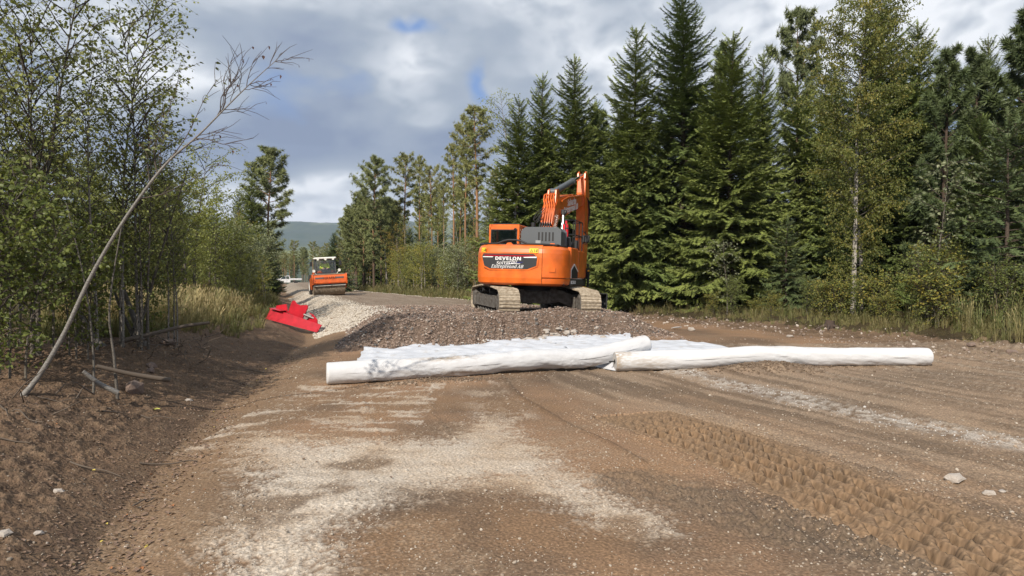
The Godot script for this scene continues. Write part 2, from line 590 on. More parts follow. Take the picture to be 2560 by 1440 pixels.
# fine relief, colour and class of the ground at one place
func ground_at(x: float, d: float) -> float:
	var b := base_h(x, d)
	var f := fill_h(x, d)
	var h := b + f
	var dx := lut(DT, DX, d)
	var rx := lut(RT, RX, d)
	var s := dx - x
	var t := x - rx
	var na := nz_a.get_noise_2d(x * 2.2, d * 2.2)
	var nb := nz_b.get_noise_2d(x, d)
	var far := d > 45.0 or d < 0.0 or absf(x) > 26.0
	var nc := 0.0 if far else nz_c.get_noise_2d(x, d)
	var nd := 0.0 if d > 22.0 or d < 0.0 or far else nz_d.get_noise_2d(x, d)
	# along the road
	var wx := x + 0.36 * d
	var st := nz_b.get_noise_2d(wx * 2.6, d * 0.22 + 50.0)
	g_cls = 0
	var c := Color(0.15, 0.104, 0.072).lerp(Color(0.072, 0.055, 0.043), clampf(0.42 + na * 1.3 + nb * 0.55 + nc * 0.2, 0, 1))
	c = c.lerp(Color(0.16, 0.106, 0.066), 0.45 * sst(0.05, 0.45, nz_a.get_noise_2d(x * 3.1 + 60.0, d * 2.4) + nb * 0.2))
	if t > -2.6 + na and d < 40.0 and d > 9.0:
		# bare turned soil below the verge
		var tk := sst(-2.8, -1.6, t + na)
		c = c.lerp(Color(0.062, 0.046, 0.034).lerp(Color(0.1, 0.073, 0.052), clampf(0.5 + nc + nb * 0.5, 0, 1)), tk)
		h += (0.05 * nc + 0.05 * maxf(nb, 0.0) + 0.02 * nd) * tk
	if t > 0.2 + nb * 0.7 or s > 5.5 + nb or d > 240.0 or d < -14.0:
		g_cls = 4
		c = Color(0.075, 0.058, 0.034).lerp(Color(0.115, 0.095, 0.045), clampf(0.5 + nb, 0, 1))
		h += 0.05 * nc + 0.02 * nd
	elif f > 0.012 and s < 0.6:
		if d < 29.5 + nb * 2.0 + (x + 2.0) * 0.55:
			g_cls = 2
			c = Color(0.135, 0.099, 0.078).lerp(Color(0.19, 0.15, 0.122), clampf(0.5 + nb * 0.8 + nc * 0.5, 0, 1))
			h += 0.03 * nc + 0.012 * nd
			# pale gravel on the left shoulder
			var le := dx + 1.0
			var sh := 1.0 - sst(0.9, 1.9, x - le + nb * 0.8)
			c = c.lerp(Color(0.32, 0.285, 0.24), clampf(sh * sst(20.0, 23.0, d + nb * 2.0), 0.0, 1.0))
		else:
			g_cls = 3
			var le2 := dx + 0.6
			var re2 := lut(FT, FX, d)
			var edge := maxf(1.0 - sst(1.4, 2.6, x - le2 + nb * 0.6), 1.0 - sst(0.4, 1.3, re2 - x + nb * 0.4))
			c = Color(0.21, 0.172, 0.138).lerp(Color(0.265, 0.225, 0.185), clampf(0.5 + st, 0, 1))
			c = c.lerp(Color(0.33, 0.295, 0.25), clampf(edge + 0.35 * st, 0, 1))
			h += 0.02 * nc
	elif s > 0.15:
		g_cls = 1
		c = Color(0.088, 0.062, 0.043).lerp(Color(0.058, 0.042, 0.031), clampf(0.5 + nb * 0.7 + na * 0.5, 0, 1))
		c = c.lerp(Color(0.13, 0.098, 0.07), clampf(nc * 0.9 - 0.05, 0, 0.6))
		if d > 18.0:
			c = c.lerp(Color(0.15, 0.11, 0.08), sst(18.0, 26.0, d) * 0.7)
		var rough := sst(0.15, 0.8, s)
		h += (0.035 * nc + 0.016 * nd + 0.03 * maxf(nb, 0.0)) * rough
		h += 0.03 * maxf(0.0, nc - 0.15) * rough
	else:
		# dirt road surface
		h += 0.006 * nc + 0.005 * nd
		var p := Vector2(x + nc * 0.05, d + nb * 0.12)
		c = c.lerp(Color(0.175, 0.135, 0.1), clampf(nb * 0.5 + nc * 0.35, 0, 0.6))
		if s > -1.1:     # smooth soil beside the ditch
			c = c.lerp(Color(0.12, 0.088, 0.062), (1.0 - sst(0.3, 1.1, -s)) * 0.8)
		if d < 13.0 and x < 3.0:
			# worn pale gravel, patchy
			var pv := -1.0
			if x > -3.4 and x < 2.0 and d < 10.0:
				pv = in_patch(p)
			var sx := nz_b.get_noise_2d(x * 0.9 + 3.0, d * 4.5)
			var mask := sst(-0.22, 0.3, pv + nc * 0.22 + nd * 0.3 + nb * 0.18 + sx * 0.14) * (0.92 + 0.25 * sx)
			var hole := sst(0.22, 0.42, nb * 0.7 + na * 0.4 + nd * 0.12)
			mask *= 1.0 - hole * 0.85
			# scattered pale streaks left of the strip and right of it
			if d > 6.5 and d < 11.5 and x > -3.2 and x < -1.0:
				mask = maxf(mask, 0.75 * sst(0.05, 0.35, nz_b.get_noise_2d(x * 1.2, d * 3.0) + nd * 0.3) * (1.0 - sst(10.5, 11.5, d)))
			if d > 7.2 and d < 11.0 and x > -1.2 and x < 0.7:
				mask = maxf(mask, 0.7 * sst(0.0, 0.3, nz_b.get_noise_2d(x * 2.0 + 5.0, d * 1.6) + nd * 0.3) * sst(-0.6, 0.2, x + 0.18 * (d - 8.0)) * (1.0 - sst(0.1, 0.5, x + 0.2 * (d - 8.0))))
			var sl := poly_near(Vector2(x, d), strip_l)
			var sr := poly_near(Vector2(x, d), strip_r)
			if sl.x < 1.2 and sr.x < 1.2 and d > 6.75 + nc * 0.15 and d < 11.6:
				if sl.z < 0.0 and sr.z > 0.0:   # smooth strip between two seams
					mask *= 0.08
					c = Color(0.125, 0.092, 0.062).lerp(Color(0.15, 0.112, 0.08), clampf(0.5 + st, 0, 1))
					h -= 0.012
			if sl.x < 0.03 or (sr.x < 0.03):
				h += 0.012 * (0.5 + nd)
			var sm := poly_near(Vector2(x, d), seam)
			if sm.x < 0.05:
				h += 0.02 * (1.0 - sm.x / 0.05)
				c = c.darkened(0.25)
			var pale := Color(0.285, 0.27, 0.25).lerp(Color(0.25, 0.21, 0.17), clampf(0.5 + nb * 1.2, 0, 1)).lerp(Color(0.3, 0.29, 0.275), clampf(nd * 0.8 + na, 0, 0.6))
			c = c.lerp(pale, mask)
			h += 0.004 * mask * (1.0 + nd)
			# speckled gravel
			c = c.lerp(Color(0.2, 0.165, 0.13), 0.55 * sst(0.25, 0.5, nd) * sst(-0.1, 0.4, nb + 0.1))
		if x > 0.6 and d < 16.0 and d > 1.5:
			# churned right half: greyer, streaked along the road
			var g := sst(1.2, 3.0, x + 0.36 * (d - 7.0) + nb * 0.5)
			c = c.lerp(Color(0.165, 0.134, 0.106).lerp(Color(0.085, 0.068, 0.054), clampf(0.5 + st * 2.4 + nb * 0.4, 0, 1)), g * 0.8)
			h += (0.012 * st + 0.014 * nc + 0.008 * nd) * g
			var ch := poly_near(p, chalk)
			var cm := (1.0 - sst(0.05, 0.5, ch.x + nb * 0.25)) * sst(-0.25, 0.3, nc + nd * 0.5 + 0.08)
			c = c.lerp(Color(0.26, 0.255, 0.25), cm * 0.75)
			c = c.lerp(Color(0.23, 0.205, 0.175), 0.5 * sst(0.2, 0.5, st + nd * 0.4) * sst(3.0, 6.0, x) )
			# tyre tread pressed into orange-brown soil
			var tr := poly_near(Vector2(x, d), tread)
			if tr.x < 1.1:
				var fade := sst(0.0, 0.7, tr.y)
				var band := 1.0 - sst(0.38, 0.6, tr.x + nc * 0.12)
				c = c.lerp(TREAD_A.lerp(TREAD_B, clampf(0.5 + nb, 0, 1)), band * 0.85 * fade)
				h += 0.02 * exp(-pow((tr.x - 0.6 - nb * 0.06) / 0.12, 2.0)) * (0.6 + nc) * fade
				if tr.y < 7.2 and tr.y > 0.1:   # the pressed strip itself is a finer sheet
					h -= 0.11 * (1.0 - sst(0.46, 0.54, tr.x))
			var wl := poly_near(Vector2(x, d), wheel)
			if wl.x < 0.2:
				var rib := sin(wl.y * 60.0 + wl.z * 24.0)
				h -= 0.012 * (1.0 - sst(0.1, 0.2, wl.x)) - 0.003 * rib * (1.0 - sst(0.1, 0.2, wl.x))
				c = c.lerp(Color(0.15, 0.11, 0.08), 0.4)
			# dark torn clods left of the tread
			var cl := poly_near(Vector2(x, d), PackedVector2Array([Vector2(1.0, 5.6), Vector2(1.5, 5.1), Vector2(1.9, 4.6), Vector2(2.3, 4.2), Vector2(2.6, 3.6)]))
			var cw := 1.0 - sst(0.15, 0.5, cl.x + nb * 0.2)
			h += cw * (0.03 * nc + 0.03 * maxf(nd, 0.0))
			c = c.lerp(Color(0.082, 0.068, 0.055), cw * 0.65)
	g_col = Color(c.r * 2.65, c.g * 2.45, c.b * 2.2) if g_cls == 0 else (Color(c.r * 2.6, c.g * 2.45, c.b * 2.3) if g_cls == 1 else (Color(c.r * 1.55, c.g * 1.5, c.b * 1.45) if g_cls < 4 else c))
	return h

const TREAD_A := Color(0.125, 0.089, 0.06)
const TREAD_B := Color(0.1, 0.074, 0.053)

# tyre tread pressed into the soil: rows of pits with rims, six across
func build_tread() -> void:
	var step := 0.0125
	var na := int(7.0 / step)
	var nw := int(1.12 / step)
	var P := PackedVector3Array()
	var C := PackedColorArray()
	var total := 0.0
	var cuts := [0.0]
	for i in tread.size() - 1:
		total += tread[i].distance_to(tread[i + 1])
		cuts.append(total)
	for i in na:
		var al := 0.12 + i * step
		var k := 0
		while k < tread.size() - 2 and al > cuts[k + 1]:
			k += 1
		var c0: Vector2 = tread[k].lerp(tread[k + 1], (al - cuts[k]) / (cuts[k + 1] - cuts[k]))
		# smoothed direction so that the strip does not fold at the bends
		var e0 := (tread[mini(k + 1, 7)] - tread[k]).normalized()
		var e1 := (tread[mini(k + 2, 7)] - tread[mini(k + 1, 6)]).normalized()
		var f := clampf((al - cuts[k]) / (cuts[k + 1] - cuts[k]), 0.0, 1.0)
		var ed := e0.lerp(e1, f).normalized()
		var sd := Vector2(-ed.y, ed.x)
		for j in nw:
			var t := -0.56 + j * step
			var q := c0 + sd * t
			var nb := nz_b.get_noise_2d(q.x, q.y)
			var nc := nz_c.get_noise_2d(q.x * 1.6, q.y * 1.6)
			var nd := nz_d.get_noise_2d(q.x * 1.3, q.y * 1.3)
			var h := base_h(q.x, q.y) + 0.007 * nc + 0.002 * nd
			var tt := t + 0.013 * nc + 0.015 * nb
			var colf := (tt + 0.48) / 0.16
			var col := floorf(colf)
			var u := colf - col
			var v := fposmod(al / 0.235 + col * 0.3 + 0.85 * u + 0.08 * nb + 0.045 * nc, 1.0)
			var pit := sst(0.04, 0.14, u) * (1.0 - sst(0.8, 0.94, u)) * sst(0.08, 0.19, v) * (1.0 - sst(0.5, 0.85, v))
			var wear := 0.5 + 0.55 * sst(-0.3, 0.15, nz_b.get_noise_2d(q.x * 1.7 + 4.0, q.y * 1.7))
			wear *= sst(0.0, 1.2, al) * (1.0 - sst(0.34, 0.5, absf(t) + 0.06 * nc))
			var rim := exp(-pow((v - 0.93) / 0.1, 2.0)) * sst(0.05, 0.3, u)
			h += (0.022 - (0.07 + 0.03 * nb + 0.015 * nc) * pit + 0.01 * rim) * wear
			h += 0.008 * sst(0.25, 0.5, nd + nc * 0.3)
			h -= 0.03 * sst(0.5, 0.56, absf(t)) + 0.02 * (1.0 - sst(0.0, 0.25, al))
			P.append(Vector3(q.x, h, -q.y))
			var c := TREAD_A.lerp(TREAD_B, clampf(0.5 + nb + 0.4 * pit, 0, 1)).lerp(Color(0.17, 0.125, 0.085), clampf(0.4 * nc + 0.25 * rim, 0, 0.5))
			C.append(Color(c.r * 2.65, c.g * 2.45, c.b * 2.2))
	var m := grid_mesh(P, C, na, nw, Vector2(na * step, nw * step))
	var mt := mat_ground(noise_tex(FastNoiseLite.TYPE_SIMPLEX_SMOOTH, 0.03, 512, Color(0.7, 0.7, 0.7), Color(1, 1, 1), 6, 3), noise_tex(FastNoiseLite.TYPE_SIMPLEX_SMOOTH, 0.03, 512, Color(0, 0, 0), Color(1, 1, 1), 5, 8), 0.12, 0.6)
	var o := part(self, "tyre_track", m, mt)
	kind(o, "structure")
	o.set_meta("label", "tyre track of deep tread pits pressed into the brown soil")

func mat_ground(tone: NoiseTexture2D, bump: Texture2D, bump_cm: float, tile: float) -> StandardMaterial3D:
	var m := StandardMaterial3D.new()
	m.vertex_color_use_as_albedo = true
	m.roughness = 0.95
	m.metallic_specular = 0.25
	m.albedo_texture = tone
	m.uv1_scale = Vector3(1.0 / tile, 1.0 / tile, 1.0)
	m.heightmap_enabled = true
	m.heightmap_texture = bump
	m.heightmap_scale = bump_cm
	return m

func build_ground() -> void:
	var R := PackedFloat32Array([0.3, 0.8, 1.3, 1.8, 2.3])
	var r := 2.7
	while r < 1500.0:
		R.append(r)
		if r < 9.5: r *= 1.0052
		elif r < 24.0: r *= 1.0075
		elif r < 70.0: r *= 1.014
		elif r < 200.0: r *= 1.04
		else: r *= 1.12
	var A := PackedFloat32Array()
	var a := -180.0
	while a < 179.99:
		A.append(deg_to_rad(a))
		if absf(a) < 39.0: a += 0.15
		elif absf(a) < 50.0: a += 0.35
		elif absf(a) < 70.0: a += 1.5
		else: a += 5.0
	var nr := R.size()
	var na := A.size()
	print("ground ", nr, " x ", na)
	var P := PackedVector3Array()
	P.resize(nr * na)
	var C := PackedColorArray()
	C.resize(nr * na)
	var K := PackedByteArray()
	K.resize(nr * na)
	for j in na:
		var sa := sin(A[j])
		var ca := cos(A[j])
		for i in nr:
			var x := R[i] * sa
			var d := R[i] * ca
			var h := ground_at(x, d)
			P[i * na + j] = Vector3(x, h, -d)
			C[i * na + j] = g_col
			K[i * na + j] = g_cls
	var N := PackedVector3Array()
	N.resize(nr * na)
	for i in nr:
		for j in na:
			var du := P[mini(i + 1, nr - 1) * na + j] - P[maxi(i - 1, 0) * na + j]
			var dv := P[i * na + (j + 1) % na] - P[i * na + (j + na - 1) % na]
			var nn := dv.cross(du).normalized()
			N[i * na + j] = nn if nn.y > 0.0 else -nn
	var tone := noise_tex(FastNoiseLite.TYPE_SIMPLEX_SMOOTH, 0.03, 1024, Color(0.62, 0.62, 0.62), Color(1, 1, 1), 6, 3)
	var grit := noise_tex(FastNoiseLite.TYPE_CELLULAR, 0.07, 1024, Color(0.62, 0.6, 0.58), Color(1, 1, 1), 3, 4, -1.0, FastNoiseLite.RETURN_CELL_VALUE)
	var bump_s := noise_tex(FastNoiseLite.TYPE_SIMPLEX_SMOOTH, 0.025, 1024, Color(0, 0, 0), Color(1, 1, 1), 6, 6)
	var bump_g := noise_tex(FastNoiseLite.TYPE_CELLULAR, 0.06, 1024, Color(1, 1, 1), Color(0, 0, 0), 3, 7, -1.0, FastNoiseLite.RETURN_DISTANCE)
	var mats := [mat_ground(tone, bump_s, 0.6, 0.9), mat_ground(tone, bump_s, 1.2, 1.1), mat_ground(grit, bump_g, 2.5, 1.9), mat_ground(grit, bump_g, 1.5, 2.3), mat_ground(tone, bump_s, 2.0, 1.7)]
	var names := ["dirt_road", "earth_bank", "gravel_fill", "gravel_road", "forest_ground"]
	for cls in 5:
		var remap := PackedInt32Array()
		remap.resize(nr * na)
		remap.fill(-1)
		var V := PackedVector3Array()
		var NN := PackedVector3Array()
		var CC := PackedColorArray()
		var U := PackedVector2Array()
		var I := PackedInt32Array()
		for i in nr - 1:
			var row := i * na
			for j in na:
				if K[row + j] != cls:
					continue
				var j2 := (j + 1) % na
				var q: Array[int] = [row + j, row + j2, row + na + j2, row + na + j]
				for k in 4:
					var id := q[k]
					if remap[id] < 0:
						remap[id] = V.size()
						V.append(P[id]); NN.append(N[id]); CC.append(C[id]); U.append(Vector2(P[id].x, P[id].z))
					q[k] = remap[id]
				I.append(q[0]); I.append(q[3]); I.append(q[2])
				I.append(q[0]); I.append(q[2]); I.append(q[1])
		var arr := []
		arr.resize(Mesh.ARRAY_MAX)
		arr[Mesh.ARRAY_VERTEX] = V
		arr[Mesh.ARRAY_NORMAL] = NN
		arr[Mesh.ARRAY_COLOR] = CC
		arr[Mesh.ARRAY_TEX_UV] = U
		arr[Mesh.ARRAY_INDEX] = I
		var m := ArrayMesh.new()
		m.add_surface_from_arrays(Mesh.PRIMITIVE_TRIANGLES, arr)
		kind(part(self, names[cls], m, mats[cls]), "structure")
		print(names[cls], " ", I.size() / 3)

func build_hills() -> void:
	# wooded hills beyond the valley
	var n1 := FastNoiseLite.new()
	n1.frequency = 0.00045; n1.seed = 31; n1.fractal_octaves = 4
	var n2 := FastNoiseLite.new()
	n2.frequency = 0.0016; n2.seed = 32; n2.fractal_octaves = 4
	var n3 := FastNoiseLite.new()
	n3.frequency = 0.03; n3.seed = 33; n3.fractal_octaves = 3
	var mb := MB.new()
	var nr := 150
	var na := 260
	var P := PackedVector3Array()
	var C := PackedColorArray()
	for i in nr:
		var r := 420.0 * pow(7600.0 / 420.0, float(i) / (nr - 1))
		for j in na:
			var a := deg_to_rad(lerpf(-62.0, 62.0, float(j) / (na - 1)))
			var x := r * sin(a)
			var z := -r * cos(a)
			var h := -10.0 + 62.0 * sst(600.0, 1700.0, r) + 315.0 * sst(1900.0, 5200.0, r)
			h += (60.0 * n1.get_noise_2d(x, z)) * sst(900.0, 4000.0, r) + 12.0 * n2.get_noise_2d(x, z) * sst(600.0, 1500.0, r)
			h += 5.0 * n3.get_noise_2d(x, z) * sst(500.0, 900.0, r)
			P.append(Vector3(x, h, z))
			var m := n2.get_noise_2d(x * 1.3 + 900.0, z * 0.6)
			var c := Color(0.03, 0.05, 0.026).lerp(Color(0.055, 0.075, 0.03), clampf(0.5 + n3.get_noise_2d(x * 2.0, z * 2.0), 0, 1))
			c = c.lerp(Color(0.15, 0.17, 0.055), sst(0.12, 0.3, m) * 0.8)
			C.append(c)
	var arr := []
	arr.resize(Mesh.ARRAY_MAX)
	var I := PackedInt32Array()
	var N := PackedVector3Array()
	for i in nr:
		for j in na:
			var du := P[mini(i + 1, nr - 1) * na + j] - P[maxi(i - 1, 0) * na + j]
			var dv := P[i * na + mini(j + 1, na - 1)] - P[i * na + maxi(j - 1, 0)]
			var nn := dv.cross(du).normalized()
			N.append(nn if nn.y > 0.0 else -nn)
			if i < nr - 1 and j < na - 1:
				var q := i * na + j
				I.append_array(PackedInt32Array([q, q + na, q + na + 1, q, q + na + 1, q + 1]))
	arr[Mesh.ARRAY_VERTEX] = P
	arr[Mesh.ARRAY_NORMAL] = N
	arr[Mesh.ARRAY_COLOR] = C
	arr[Mesh.ARRAY_INDEX] = I
	var am := ArrayMesh.new()
	am.add_surface_from_arrays(Mesh.PRIMITIVE_TRIANGLES, arr)
	var mt := StandardMaterial3D.new()
	mt.vertex_color_use_as_albedo = true
	mt.roughness = 1.0
	kind(part(self, "hills", am, mt), "structure")

# ---------------------------------------------------------------- geotextile rolls and their sheets
func white_cloth() -> StandardMaterial3D:
	var m := mat(L(0.56, 0.57, 0.59), 0.75)
	m.vertex_color_use_as_albedo = true
	m.heightmap_enabled = true
	m.heightmap_texture = noise_tex(FastNoiseLite.TYPE_SIMPLEX_SMOOTH, 0.02, 512, Color(0, 0, 0), Color(1, 1, 1), 5, 41)
	m.heightmap_scale = 0.22
	m.uv1_scale = Vector3(1.0, 1.0, 1.0)
	m.rim_enabled = true
	m.rim = 0.2
	return m

func grid_mesh(P: PackedVector3Array, C: PackedColorArray, nu: int, nv: int, uvs := Vector2(1, 1), wrap := false) -> ArrayMesh:
	var N := PackedVector3Array()
	var U := PackedVector2Array()
	var I := PackedInt32Array()
	for i in nu:
		for j in nv:
			var j0 := (j + nv - 1) % nv if wrap else maxi(j - 1, 0)
			var j1 := (j + 1) % nv if wrap else mini(j + 1, nv - 1)
			if wrap:   # last column repeats the first
				j0 = nv - 2 if j == 0 else j - 1
				j1 = 1 if j == nv - 1 else j + 1
			var du := P[mini(i + 1, nu - 1) * nv + j] - P[maxi(i - 1, 0) * nv + j]
			var dv := P[i * nv + j1] - P[i * nv + j0]
			N.append(dv.cross(du).normalized())
			U.append(Vector2(i * uvs.x / nu, j * uvs.y / nv))
			if i < nu - 1 and j < nv - 1:
				var q := i * nv + j
				I.append_array(PackedInt32Array([q, q + nv, q + nv + 1, q, q + nv + 1, q + 1]))
	var mid := nu / 2 * nv + nv / 2
	var arr := []
	arr.resize(Mesh.ARRAY_MAX)
	# make the winding agree with the normals
	var a := P[I[0]]
	if (P[I[2]] - a).cross(P[I[1]] - a).dot(N[0]) < 0.0:
		for k in range(0, I.size(), 3):
			var t := I[k + 1]
			I[k + 1] = I[k + 2]
			I[k + 2] = t
	arr[Mesh.ARRAY_VERTEX] = P
	arr[Mesh.ARRAY_NORMAL] = N
	arr[Mesh.ARRAY_COLOR] = C
	arr[Mesh.ARRAY_TEX_UV] = U
	arr[Mesh.ARRAY_INDEX] = I
	var am := ArrayMesh.new()
	am.add_surface_from_arrays(Mesh.PRIMITIVE_TRIANGLES, arr)
	return am

func curve_at(pts: Array, t: float) -> Vector3:
	var n := pts.size() - 1
	var f := clampf(t, 0.0, 1.0) * n
	var i := mini(int(f), n - 1)
	var u := f - i
	var p0: Vector3 = pts[maxi(i - 1, 0)]
	var p1: Vector3 = pts[i]
	var p2: Vector3 = pts[i + 1]
	var p3: Vector3 = pts[mini(i + 2, n)]
	return 0.5 * (2.0 * p1 + (p2 - p0) * u + (2.0 * p0 - 5.0 * p1 + 4.0 * p2 - p3) * u * u + (3.0 * p1 - p0 - 3.0 * p2 + p3) * u * u * u)

# one roll: centre line, radius, squash (height over width) per place; folds run slantwise round it
func roll_mesh(line: Array, rad: Array, squash: Array, folds: float, seed_: int, dirt: Array, slant: float) -> ArrayMesh:
	var nu := 260
	var nv := 73
	var P := PackedVector3Array()
	var C := PackedColorArray()
	var q := FastNoiseLite.new()
	q.seed = seed_
	q.frequency = 1.0
	q.fractal_octaves = 3
	for i in nu:
		var t := float(i) / (nu - 1)
		var c := curve_at(line, t)
		var dir := (curve_at(line, t + 0.01) - curve_at(line, t - 0.01)).normalized()
		var side := dir.cross(Vector3.UP).normalized()
		var up := side.cross(dir).normalized()
		var R := lut([0.0, 0.25, 0.5, 0.75, 1.0], rad, t)
		var sq := lut([0.0, 0.25, 0.5, 0.75, 1.0], squash, t)
		# soft rounded ends
		var en := minf(t, 1.0 - t) * 6.0 / 0.035
		var rr := R * (0.93 + 0.07 * sst(0.0, 1.0, en))
		for j in nv:
			var a := TAU * j / (nv - 1)
			var ca := cos(a)
			var sa := sin(a)
			var w := q.get_noise_3d(t * 9.0 + slant * a, ca * 0.8, sa * 0.8)
			var w2 := q.get_noise_3d(t * 38.0 + slant * 5.0 * a, ca * 2.0 + 9.0, sa * 2.0)
			var hold := sst(0.0, 0.12, t) * sst(0.0, 0.05, 1.0 - t)
			var lo := 0.4 + 0.6 * sst(0.3, -0.9, sa)
			var disp := folds * (0.012 * w + 0.008 * absf(w2) * lo * (0.3 + maxf(0.0, q.get_noise_2d(t * 5.0, 3.0)) * 2.2)) * hold
			var p := c + side * ca * (rr / sqrt(sq) + disp) + up * sa * (rr * sqrt(sq) + disp)
			# rests on the ground
			var gl := gy(p.x, p.z) - 0.015
			if p.y < gl:
				p.y = gl
			P.append(p)
			var col := Color(1, 1, 1)
			for dd in dirt:
				var k: float = exp(-pow((t - dd[0]) / dd[1], 2.0) - pow(wrapf(a - dd[2], -PI, PI) / dd[3], 2.0))
				k *= sst(-0.25, 0.4, q.get_noise_3d(t * 45.0, ca * 5.0, sa * 5.0) + k * 0.5 - 0.15)
				col = col.lerp(Color(0.60, 0.47, 0.33), clampf(k * dd[4], 0, 1))
			C.append(col)
	return grid_mesh(P, C, nu, nv, Vector2(5, 1), true)

func disc(mb: MB, c: Vector3, dir: Vector3, r: float, sq := 1.0) -> void:
	var side := dir.cross(Vector3.UP).normalized()
	var up := side.cross(dir).normalized()
	for k in 36:
		var a0 := TAU * k / 36
		var a1 := TAU * (k + 1) / 36
		var p0 := c + side * cos(a0) * r / sqrt(sq) + up * sin(a0) * r * sqrt(sq)
		var p1 := c + side * cos(a1) * r / sqrt(sq) + up * sin(a1) * r * sqrt(sq)
		mb._tdir(c, p0, p1, dir)

# a sheet lying on the ground between four corners (x, z), with wrinkles
func laid_sheet(c00: Vector2, c10: Vector2, c11: Vector2, c01: Vector2, seed_: int, lift: float, wr: float) -> ArrayMesh:
	var nu := 110
	var nv := 90
	var q := FastNoiseLite.new()
	q.seed = seed_
	q.frequency = 1.0
	q.fractal_octaves = 2
	var P := PackedVector3Array()
	var C := PackedColorArray()
	for i in nu:
		var u := float(i) / (nu - 1)
		for j in nv:
			var v := float(j) / (nv - 1)
			var p := c00.lerp(c10, u).lerp(c01.lerp(c11, u), v)
			p += Vector2(q.get_noise_2d(v * 6.0, 5.0), q.get_noise_2d(u * 6.0, 9.0)) * 0.05
			var ridge := 1.0 - absf(q.get_noise_2d(p.x * 0.55 + p.y * 0.25, p.y * 1.1)) * 2.6
			var ridge2 := 1.0 - absf(q.get_noise_2d(p.x * 1.1 - p.y * 0.9 + 30.0, p.y * 0.5)) * 3.2
			var y := base_h(p.x, -p.y) + lift + wr * (0.04 * sst(0.0, 1.0, ridge) + 0.02 * sst(0.0, 1.0, ridge2) + 0.012 * q.get_noise_2d(p.x * 1.5, p.y * 1.5))
			P.append(Vector3(p.x, y, p.y))
			var k := sst(0.25, 0.6, q.get_noise_2d(p.x * 3.0 + 70.0, p.y * 3.0)) * 0.4
			C.append(Color(0.92, 0.95, 1.0).lerp(Color(0.6, 0.52, 0.42), k))
	return grid_mesh(P, C, nu, nv, Vector2(6, 5))

